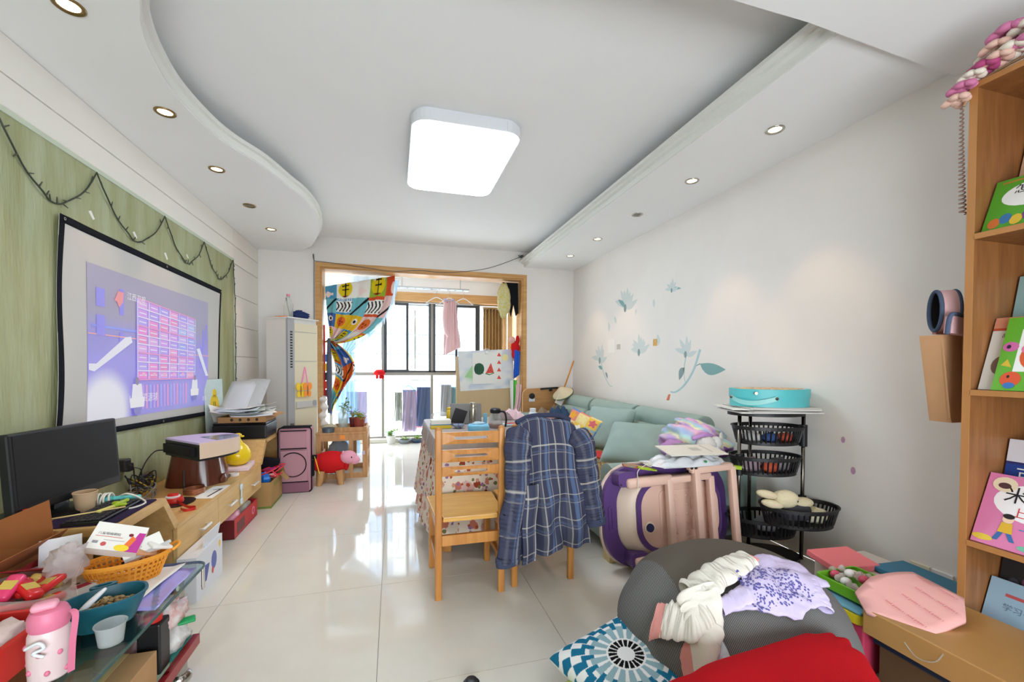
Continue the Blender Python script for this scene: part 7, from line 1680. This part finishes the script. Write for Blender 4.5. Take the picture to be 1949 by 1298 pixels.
t = thing('wall_decal', 'small flying flower decal near the top of the right wall', 'wall decal', (XR, 3.5, 1.97)); flower(t, 3.50, 1.96, .11, dB_, n=6, seed=3); part('petal_tip', G().prism(leafp(3.50, 1.97, -.14, .02, .1), 0, .0007, wfn), dA_, t)
t = thing('wall_decal', 'pale blossom decal in the middle of the right wall', 'wall decal', (XR, 4.05, 1.45)); flower(t, 4.05, 1.38, .20, dB_, n=8, seed=4)
t = thing('wall_decal', 'curved teal stem decal with a big leaf and a bud above the sofa', 'wall decal', (XR, 3.2, 1.2)); flower(t, 3.29, 1.34, .16, dB_, n=5, seed=5)
part('stem', decal_stem(G(), [(3.50, .985), (3.42, .99), (3.30, 1.06), (3.18, 1.20), (3.10, 1.38)], .014), dS, t); part('stem', decal_stem(G(), [(3.28, 1.06), (3.31, 1.18), (3.28, 1.34)], .006), dS, t)
part('leaf', G().prism(leafp(3.10, 1.255, -.30, -.075, .16), 0, .0007, wfn), dA_, t); part('leaf', G().prism(leafp(3.30, 1.22, .14, .05, -1.0), 0, .0006, wfn), dC_, t); part('leaf_stalk', decal_stem(G(), [(3.15, 1.235), (3.10, 1.255)], .006), dC_, t)
for (y, z, s, a, lb) in ((4.10, 1.86, .07, -1.2, 'loose petal decal right of the large flower'), (3.78, 1.92, .09, -1.6, 'small teal petal decal between two flying flowers'), (3.70, 1.44, .12, 1.4, 'pale loose petal decal beside the picture card'), (4.72, 1.66, .12, 1.5, 'pale loose petal decal above the white note'), (4.55, 1.74, .10, 1.2, 'pale loose petal decal left of the blossom')):
    single('petal_decal', lb, 'wall decal', G().prism(leafp(y, z, s, s*.3, a), 0, .0006, wfn), dB_)
single('wall_note', 'blank white paper note stuck on the right wall', 'note', G().box(XR-.006, XR, 4.56, 4.74, 1.39, 1.56), MATS['white_paper'])
single('wall_card', 'tiny orange picture card stuck on the right wall', 'card', G().box(XR-.003, XR, 3.72, 3.79, 1.44, 1.51), mat('orange_card', (226, 190, 120), .7, col2=(206, 150, 80), scale=60))
single('wall_card', 'tiny grey picture card stuck beside the white note', 'card', G().box(XR-.003, XR, 4.44, 4.52, 1.43, 1.49), mat('grey_card', (196, 190, 182), .7))
single('wall_sticker', 'tiny red and orange sticker low on the right wall', 'sticker', G().prism([(3.50, .96), (3.53, .96), (3.56, .90), (3.52, .90)], 0, .001, wfn), mat('red_orange', (222, 120, 80), .6))
for (y, z, r, lb) in ((1.88, .80, .012, 'upper small mauve paint smear on the lower right wall'), (1.82, .63, .014, 'lower small mauve paint smear on the lower right wall')):
    single('paint_smear', lb, 'paint mark', G().prism(ell(r, r*1.6, 10, y, z), 0, .0006, wfn), mat('mauve_smear', (190, 150, 178), .7))
single('paint_smear', 'faint blue paint smear beside the bookshelf', 'paint mark', G().prism(ell(.006, .022, 10, 1.24, 1.83), 0, .0006, wfn), mat('blue_smear', (176, 182, 200), .7))
# ================================================================== GLASS COFFEE TABLE (lower left)
GZ = .43
gt_ = mat('table_glass', (222, 238, 232), .02, kind='glass', ior=1.45); gedge = mat('green_glass_edge', (70, 96, 92), .1, spec=.8)
cx0, cx1, cy0, cy1 = -1.25, -.735, .75, 1.985
ctb = thing('glass_coffee_table', 'glass coffee table with steel legs crowded with things at the lower left', 'coffee table', (-1.08, 1.37, 0))
P_ = rrect(cx1-cx0, cy1-cy0, .05, 5, (cx0+cx1)/2, (cy0+cy1)/2)
part('glass_top', G().prism(P_, GZ-.010, GZ, None), gt_, ctb)
part('glass_edge', G().ring([(a*1.0, b) for a, b in P_], rrect(cx1-cx0-.008, cy1-cy0-.008, .047, 5, (cx0+cx1)/2, (cy0+cy1)/2), GZ-.0098, GZ-.0004), gedge, ctb)
part('lower_shelf', G().box(cx0+.05, cx1-.03, cy0+.05, cy1-.04, .138, .15), gt_, ctb)
part('shelf_edge', G().box(cx1-.045, cx1-.022, cy0+.05, cy1-.04, .112, .150), mat('dark_red_lacquer', (150, 34, 40), .2), ctb)
stl_ = mat('polished_steel', (186, 184, 178), .14, metal=1)
for (x, y) in ((cx1-.075, cy1-.09), (cx0+.075, cy1-.09), (cx1-.075, cy0+.09), (cx0+.075, cy0+.09)):
    l_ = part('leg', G().lathe([(.028, .03), (.028, .135)], (x, y, 0), 20), stl_, ctb, smooth=40); part('foot', G().lathe([(.036, 0), (.042, .008), (.042, .022), (.032, .034)], (x, y, 0), 22), stl_, l_, smooth=40)
    part('leg', G().lathe([(.022, .15), (.022, GZ-.0105)], (x, y, 0), 18), stl_, ctb, smooth=40)
for s in (cx1-.012,): part('edge_clip', G().rbox((s, cy1-.03, GZ-.06), (.008, .02, .09), .003), stl_, ctb)
Zg = GZ+.0008
# --- oval orange basket of medicine boxes
ob = thing('orange_basket', 'orange oval plastic sieve basket full of medicine boxes on the glass table', 'basket', (-.97, 1.90, Zg))
orm = mat('orange_sieve_plastic', (240, 160, 50), .4); oc = Vector((-.955, 1.865, Zg)); oe1 = Vector((.86, .51, 0)).normalized(); oe2 = Vector((-.51, .86, 0)).normalized()
ofn = lambda a, b, t: tuple(oc+oe1*a+oe2*b+Vector((0, 0, t)))
def oval(k, n=40): return [(.125*k*math.cos(2*PI*i/n), .075*k*math.sin(2*PI*i/n)) for i in range(n)]
g = G(); n = 40; Hh = .085
for j in range(5):
    z0 = Hh*j/5; k0 = .74+.26*j/5; g.ring(oval(k0+.02), oval(k0-.012), z0, z0+.008, ofn)
for i in range(n):
    a = 2*PI*i/n; g.bar(ofn(.125*.74*math.cos(a), .075*.74*math.sin(a), .0), ofn(.125*math.cos(a), .075*math.sin(a), Hh), .008, .003)
g.prism(oval(.75), 0, .003, ofn)
part('wall', g, orm, ob); part('rim', G().ring(oval(1.07), oval(.98), Hh-.006, Hh+.006, ofn), orm, ob, smooth=40)
for s in (-1, 1): part('handle', G().tube(crom([ofn(s*.128, -.03, Hh), ofn(s*.15, -.02, Hh+.012), ofn(s*.15, .02, Hh+.012), ofn(s*.128, .03, Hh)], 6), .006, 6), orm, ob, smooth=True)
def medbox(lb, c, d, M_, art, nm='medicine_box'):
    t = thing(nm, lb, 'medicine box', tuple(Vector(c)-Vector((0, 0, d[2]/2)))); part('box', G().obox(c, d, M_), mat('pharma_white', (236, 234, 228), .45), t)
    g = G(); f_ = lambda u, v, l=1: tuple(Vector(c)+M_ @ Vector((u-d[0]/2, v-d[1]/2, d[2]/2+.0004*l))); art(g, f_); part('print', g, PRINT, t)
def m1(g, f):
    g.poly([f(.115, 0), f(.15, 0), f(.15, .075), f(.13, .075), f(.12, .03)], rgb(190, 60, 150)); g.poly([f(.095, 0, 2), f(.115, 0, 2), f(.13, .05, 2), f(.115, .06, 2)], rgb(236, 120, 60)); EL(g, f, .10, .012, .022, .012, (244, 214, 60), 3); TX(g, f, '儿童咽扁颗粒', .015, .055, .011, (90, 90, 96)); R4(g, f, .012, .028, .02, .03, (150, 150, 156)); EL(g, f, .045, .02, .008, .008, (200, 90, 90), 2); R4(g, f, .012, .09, .047, .049, (210, 90, 90)); R4(g, f, .04, .10, .035, .0365, (150, 150, 156)); EL(g, f, .11, .062, .007, .006, (130, 40, 50), 4)
medbox('white medicine box with a magenta and yellow swirl tilted on the orange basket', (-.985, 1.865, Zg+.155), (.15, .10, .045), frot(.25, .75, .35), m1)
def m2(g, f): R4(g, f, .08, .13, 0, .03, (200, 70, 90)); TX(g, f, '颗粒', .02, .03, .014, (110, 110, 116)); EL(g, f, .11, .045, .008, .008, (120, 50, 50), 2)
medbox('white medicine box lying beside the orange basket', (-1.075, 1.755, Zg+.021), (.15, .075, .04), frot(.95), m2)
def m3(g, f): R4(g, f, .0, .14, 0, .012, (190, 190, 190)); TX(g, f, '说明书', .02, .03, .013, (120, 120, 126))
medbox('narrow white medicine box standing in the orange basket', (-.915, 1.885, Zg+.11), (.12, .06, .028), frot(.5, .95, -.3), m3)
for k, (dx, dy, lb) in enumerate(((.02, .0, 'stack of tan sticking plasters in the orange basket'), (.06, .02, 'folded white leaflet at the right side of the orange basket'))):
    single(['plaster_stack', 'leaflet'][k], lb, ['plasters', 'leaflet'][k], G().rbox((-.925+dx, 1.875+dy, Zg+.10+.01*k), (.075, .045, .012), .004, frot(.6+.4*k, .3, .4)), mat(['plaster_tan', 'leaflet_white'][k], [(206, 150, 110), (232, 230, 226)][k], .6), True)
o = single('paper_sheet', 'large blank white sheet of paper under the orange basket', 'paper', G().grid(lambda u, v: (-1.06+.23*u+.03*v, 1.64+.33*v-.03*u, Zg+.001+.004*nz(u*3, v*3, 1)+(.012*(u-.8)*5 if u > .8 else 0)), 10, 10), MATS['white_paper'], True); solid(o, .001)
# --- teal bowl of nut shells
tl = mat('teal_plastic', (24, 92, 110), .35); tc_ = Vector((-.865, 1.575, Zg)); tfn = lambda a, b, t: tuple(tc_+oe1*a+oe2*b+Vector((0, 0, t)))
tbw = thing('teal_basin', 'teal green plastic fruit bowl with nut shells on the glass table', 'bowl', tuple(tc_))
def tov(k, n=36): return [(.098*k*math.copysign(abs(math.cos(2*PI*i/n))**.85, math.cos(2*PI*i/n)), .070*k*math.copysign(abs(math.sin(2*PI*i/n))**.85, math.sin(2*PI*i/n))) for i in range(n)]
pr_ = [(.68, 0), (.74, .01), (1.0, .075), (1.05, .08), (1.05, .085), (.97, .085), (.93, .07), (.70, .014), (.02, .012)]
g = G(); V = []; F = []
for k, z in pr_:
    V += [tfn(a, b, z) for a, b in tov(k)]
for i in range(len(pr_)-1):
    for j in range(36): F.append((i*36+j, i*36+(j+1) % 36, (i+1)*36+(j+1) % 36, (i+1)*36+j))
F.append(tuple(range(36))[::-1]); g.add(V, F); part('bowl', g, tl, tbw, smooth=40)
part('rim_handle', G().ring([(a*1.35+.0, b*.8+.095) for a, b in ell(.025, .022, 14)], [(a*1.35, b*.8+.095) for a, b in ell(.016, .012, 14)], .078, .085, tfn), tl, tbw)
rnd = random.Random(15); g = G(); nm_ = mat('nut_shell', (190, 160, 112), .7, col2=(110, 84, 50), scale=50)
for k in range(150):
    a = rnd.uniform(0, 2*PI); r = math.sqrt(rnd.random())*.78; h = .045+.035*(1-r)*rnd.random(); g.ball(tfn(.095*r*math.cos(a), .065*r*math.sin(a), h), (.010*rnd.uniform(.6, 1.2), .007, .004), 7, 4, M=frot(rnd.uniform(0, 6), rnd.uniform(-.6, .6), rnd.uniform(-.6, .6)))
o = single('nut_shells', 'heap of cracked nut shells in the teal bowl', 'nut shells', g, nm_); o['kind'] = 'stuff'
single('white_spoon', 'thin white plastic spoon standing in the teal bowl', 'spoon', G().tube(crom([tfn(-.07, -.03, .05), tfn(-.04, -.045, .09), tfn(.0, -.055, .13)], 6), lambda t: .004+.005*math.sin(PI*t), 8), MATS['white_plastic'], True)
# --- red basket, sweets bag, bottle
rbx = thing('red_basket', 'red plastic basket with crumpled paper at the lower left corner', 'basket', (-1.02, 1.40, Zg))
rfn2 = lambda a, b, t: (-1.045+a, 1.40+b, Zg+t)
part('wall', G().ring(rrect(.20, .24, .05, 5), rrect(.185, .225, .045, 5), .0, .085, rfn2), redp, rbx, smooth=40); part('bottom', G().prism(rrect(.19, .23, .045, 5), 0, .004, rfn2), redp, rbx); part('rim', G().ring(rrect(.215, .255, .055, 5), rrect(.185, .225, .045, 5), .085, .095, rfn2), redp, rbx, smooth=40)
single('crumpled_tissue', 'crumpled pinkish white tissue in the red basket', 'tissue', G().ball((-1.045, 1.40, Zg+.06), (.075, .09, .05), 24, 14, .5, 4, 2), mat('pinkish_tissue', (230, 206, 200), .9), True)
bgf = mat('cloudy_bag_film', (236, 226, 226), .2, kind='film', alpha=.35)
sb = thing('sweets_bag', 'open clear plastic bag full of red wrapped sweets on the glass table', 'sweets bag', (-1.125, 1.66, Zg))
o = part('bag', G().grid(lambda u, v: (-1.125+(.125+.02*v+.012*math.sin(u*31+v*4))*math.cos(2*PI*u), 1.645+(.12+.015*v+.012*math.cos(u*27))*math.sin(2*PI*u), Zg+.002+.125*v+.02*math.sin(u*12)*v), 40, 14, closeu=True), bgf, sb, smooth=True)
part('twisted_top', G().ball((-1.06, 1.735, Zg+.14), (.045, .05, .055), 22, 14, .6, 4, 3), mat('white_bag_film', (232, 222, 222), .25, kind='film', alpha=.6), sb, smooth=True)
rnd = random.Random(16)
rdf = mat('red_foil_wrapper', (206, 30, 34), .25, spec=.7); gdf = mat('gold_foil_wrapper', (206, 176, 84), .3, spec=.7); pkf = mat('pink_foil_wrapper', (222, 60, 110), .25)
k_ = 0
pos = ['at the near edge of the bag', 'at the left of the bag', 'in the middle of the bag', 'at the right of the bag', 'beside the bag twist', 'at the far side of the bag', 'on top of the heap', 'at the front left', 'low in the front', 'under the twist', 'at the back left', 'topmost in the bag', 'behind the heap', 'near the basket']
for i, lbp in enumerate(pos):
    a = i*2.4; r = .085*math.sqrt((i+.5)/14); x, y = -1.125+r*math.cos(a), 1.645+r*math.sin(a); z = Zg+.045+.075*(1-r/.085)+.02*(i % 3)
    m_ = [rdf, rdf, pkf, rdf, gdf, rdf, rdf][i % 7]
    t = thing('wrapped_candy', f'{["red", "red", "pink", "red", "gold", "red", "red"][i % 7]} foil wrapped candy {lbp}', 'candy', (x, y, z), 0, 'foil candies in the plastic bag')
    M_ = frot(rnd.uniform(0, 6), rnd.uniform(-.5, .5), rnd.uniform(-.5, .5))
    part('candy', G().rbox((x, y, z), (.085, .042, .026), .010, M_), m_, t, smooth=True); part('stripe', G().obox(tuple(Vector((x, y, z))+M_ @ Vector((0, 0, .0126))), (.03, .034, .002), M_), gdf if m_ is not gdf else rdf, t)
wb_ = thing('drinking_bottle', 'pink and clear childs drinking bottle with a strap in the lower left foreground', 'bottle', (-.86, 1.36, Zg))
bpk2 = mat('rose_pink_plastic', (222, 120, 150), .4); bx_, by_ = -.858, 1.345
part('body', G().lathe([(.034, 0), (.040, .006), (.042, .07), (.040, .115), (.035, .13)], (bx_, by_, Zg), 28), mat('frosted_pink', (226, 200, 200), .35, trans=.0, var=.05), wb_, smooth=40)
rnd = random.Random(18)
for k in range(16):
    a = k*2.4; z = .015+.1*((k*5) % 16)/16; part('pink_dot', G().ball((bx_+.0405*math.cos(a), by_+.0405*math.sin(a), Zg+z), (.006, .006, .007), 8, 6), bpk2, wb_, smooth=True)
part('lid', G().lathe([(.037, .128), (.040, .135), (.040, .16), (.034, .175), (.02, .18), (.001, .18)], (bx_, by_, Zg), 28), bpk2, wb_, smooth=40)
part('spout_cover', G().rbox((bx_-.005, by_-.005, Zg+.186), (.05, .036, .02), .009, frot(.4)), mat('pale_rose_plastic', (236, 160, 180), .4), wb_, smooth=True)
part('strap', G().grid(lambda u, v: (lambda p: Vector(p)+Vector((.008*(v-.5), .012*(v-.5), 0)))(crom([(bx_+.038, by_+.01, Zg+.16), (bx_+.055, by_+.0, Zg+.15), (bx_+.06, by_-.02, Zg+.09), (bx_+.062, by_-.03, Zg+.02)], 8)[min(24, int(u*24))]), 24, 2), bpk2, wb_, smooth=True)
part('buckle', G().tube(crom([(bx_-.02, by_-.046, Zg+.10), (bx_+.01, by_-.052, Zg+.115), (bx_+.02, by_-.05, Zg+.10), (bx_+.0, by_-.052, Zg+.09), (bx_+.02, by_-.05, Zg+.078)], 6), .004, 6), trimw, wb_, smooth=True)
clb = single('takeaway_lid', 'clear plastic tub between the teal bowl and the drinking bottle', 'plastic tub', G().lathe([(.028, 0), (.034, .05), (.038, .055), (.038, .058), (.033, .056), (.026, .004)], (-.79, 1.46, Zg), 24), mat('clear_tub', (226, 230, 230), .15, kind='film', alpha=.4), 40)
sn = thing('snack_plate', 'small paper plate with yellow snack scraps beside the teal bowl', 'plate', (-.97, 1.68, Zg))
part('plate', G().lathe([(.05, .001), (.055, .004), (.075, .010), (.073, .012), (.05, .006), (.001, .004)], (-.985, 1.665, Zg+.004), 28), MATS['white_paper'], sn, smooth=40); part('yellow_scrap', G().ball((-.975, 1.66, Zg+.018), (.025, .012, .006), 12, 8, .4), MATS['box_yellow'], sn, smooth=True); part('red_scrap', G().ball((-.945, 1.65, Zg+.018), (.008, .008, .006), 8, 6), redp, sn)
fl_ = mat('violet_reflective_film', (170, 160, 226), .12, spec=.8); 
o = single('violet_leaflet', 'shiny violet leaflet lying on the right side of the glass table', 'leaflet', G().grid(lambda u, v: (-.84+.085*u, 1.62+.30*v, Zg+.001+.003*math.sin(u*5+v*7)), 8, 10), fl_, True); solid(o, .001)
# --- tall brown carton with raised flap and red carton behind
bc_ = thing('open_carton', 'large open brown carton with a raised flap at the left edge', 'carton', (-1.43, 1.82, 0))
x0, x1, y0, y1, hb = -1.585, -1.275, 1.60, 2.035, .53
dcard = mat('dark_orange_cardboard', (160, 96, 50), .8, var=.12, scale=5)
part('wall', G().box(x0, x1, y0, y0+.006, 0, hb), dcard, bc_); part('wall', G().box(x0, x1, y1-.006, y1, 0, hb), dcard, bc_); part('wall', G().box(x1-.006, x1, y0, y1, 0, hb), dcard, bc_); part('wall', G().box(x0, x0+.006, y0, y1, 0, hb), dcard, bc_)
part('flap', G().prism([(x0, .53), (x1, .53), (x1+.015, .72), (x0, .58)], 2.028, 2.034, lambda a, b, t: (a, t-(b-.53)*.25, b)), dcard, bc_); part('flap', G().prism([(1.62, .53), (2.02, .53), (2.0, .60), (1.65, .60)], x1-.006, x1, lambda a, b, t: (t+(b-.53)*.9, a, b)), dcard, bc_)
rc_ = thing('red_carton', 'open red and tan carton behind the bag of sweets', 'carton', (-1.27, 1.83, GZ))
x0, x1, y0, y1, hb = -1.24, -1.115, 1.80, 1.97, .10
rcm = mat('maroon_red_card', (150, 34, 40), .6)
part('wall', G().box(x0, x1, y0, y0+.005, Zg, Zg+hb), rcm, rc_); part('wall', G().box(x0, x1, y1-.005, y1, Zg, Zg+hb), card, rc_); part('wall', G().box(x0, x0+.005, y0, y1, Zg, Zg+hb), rcm, rc_); part('wall', G().box(x1-.005, x1, y0, y1, Zg, Zg+hb), card, rc_); part('bottom', G().box(x0, x1, y0, y1, Zg, Zg+.004), card, rc_)
part('flap', G().obox(((x0+x1)/2, y0-.03, Zg+hb+.01), (.12, .06, .004), frot(0, -.5)), rcm, rc_); part('flap', G().obox((x1+.015, 1.89, Zg+hb+.012), (.05, .15, .004), frot(0, 0, -.5)), card, rc_)
single('white_card_board', 'white card board leaning in the red and tan carton', 'card', G().rbox((-1.175, 1.90, Zg+.10), (.11, .006, .14), .001, frot(.5, -.5)), MATS['white_card'])
single('tan_roll', 'short tan cardboard tube beside the medicine boxes', 'tube', G().cyl((-1.14, 1.93, Zg+.03), (-1.05, 1.985, Zg+.03), .028, 18), card, 40)
# --- lower shelf contents and under the stand
Zl = .1515
kx_ = thing('black_toner_box', 'tall black box with a red cap on the lower shelf of the glass table', 'box', (-.82, 1.745, Zl)); part('body', G().rbox((-.82, 1.745, Zl+.09), (.07, .07, .178), .006), bp_, kx_)
part('cap', G().lathe([(.026, 0), (.026, .024), (.018, .03)], (-.82, 1.745, Zl+.1795), 18), redp, kx_, smooth=40)
kx = thing('tan_parcel', 'tan cardboard parcel at the near end of the lower shelf', 'parcel', (-.86, 1.56, Zl)); part('body', G().rbox((-.88, 1.58, Zl+.055), (.20, .20, .11), .003), card, kx); part('tape', G().box(-.90, -.86, 1.479, 1.681, Zl+.1096, Zl+.1112), mat('clear_tape', (206, 180, 130), .2), kx)
single('packet_bag', 'clear bag of white printed packets on the lower shelf corner', 'plastic bag', G().ball((-.825, 1.86, Zl+.05), (.06, .08, .055), 24, 14, .35, 4, 6), mat('milky_packets', (226, 226, 222), .25, col2=(190, 180, 176), scale=30), True)
single('packet_bag', 'larger clear bag with a green tab piled above the lower shelf corner', 'plastic bag', G().ball((-.83, 1.84, Zl+.15), (.065, .09, .06), 24, 14, .35, 4, 8), mat('milky_packets2', (232, 230, 228), .25, col2=(206, 120, 110), scale=18), True)
single('green_tab', 'bright green plastic tab on the bag at the table corner', 'tab', G().rbox((-.775, 1.875, Zl+.095), (.06, .03, .012), .005, frot(.4, .3)), mat('bright_green', (30, 150, 84), .4), True)
single('teal_board', 'thin teal board under the plastic bags on the lower shelf', 'board', G().box(-.93, -.78, 1.78, 1.93, Zl, Zl+.006), mat('teal_board', (30, 120, 110), .4))
single('pink_parcel', 'small dull pink packet in the middle of the lower shelf', 'packet', G().rbox((-.96, 1.79, Zl+.03), (.12, .10, .06), .015, frot(.3)), mat('dull_pink', (190, 130, 140), .5), True)
# electronics under the raised end of the stand
single('black_router', 'black ribbed electronics box on the floor under the raised end of the stand', 'electronics box', G().rbox((-1.20, 2.32, .16), (.20, .24, .30), .01).box(-1.099, -1.097, 2.22, 2.42, .08, .09).box(-1.099, -1.097, 2.22, 2.42, .12, .13).box(-1.099, -1.097, 2.22, 2.42, .16, .17), bp_)
single('grey_satchel', 'dark grey bag stored under the raised end of the stand', 'bag', G().ball((-1.42, 2.25, .16), (.14, .12, .16), 22, 14, .25, 3, 4), blkf, True)
single('mauve_packet', 'small dark mauve packet on the black electronics box', 'packet', G().ball((-1.17, 2.38, .335), (.06, .06, .03), 16, 10, .3), mat('dark_mauve', (110, 86, 96), .5), True)
# --- tripod foot at the bottom edge
tf = thing('tripod_foot', 'small black tripod foot on the tiles at the bottom edge of the picture', 'tripod foot', (.285, 1.565, 0))
part('rubber_foot', G().lathe([(.030, 0), (.032, .006), (.032, .022), (.026, .026)], (.285, 1.565, 0), 20), bp_, tf, smooth=40)
part('collar', G().lathe([(.022, .026), (.022, .034), (.018, .036)], (.285, 1.565, 0), 18), bp_, tf, smooth=40)
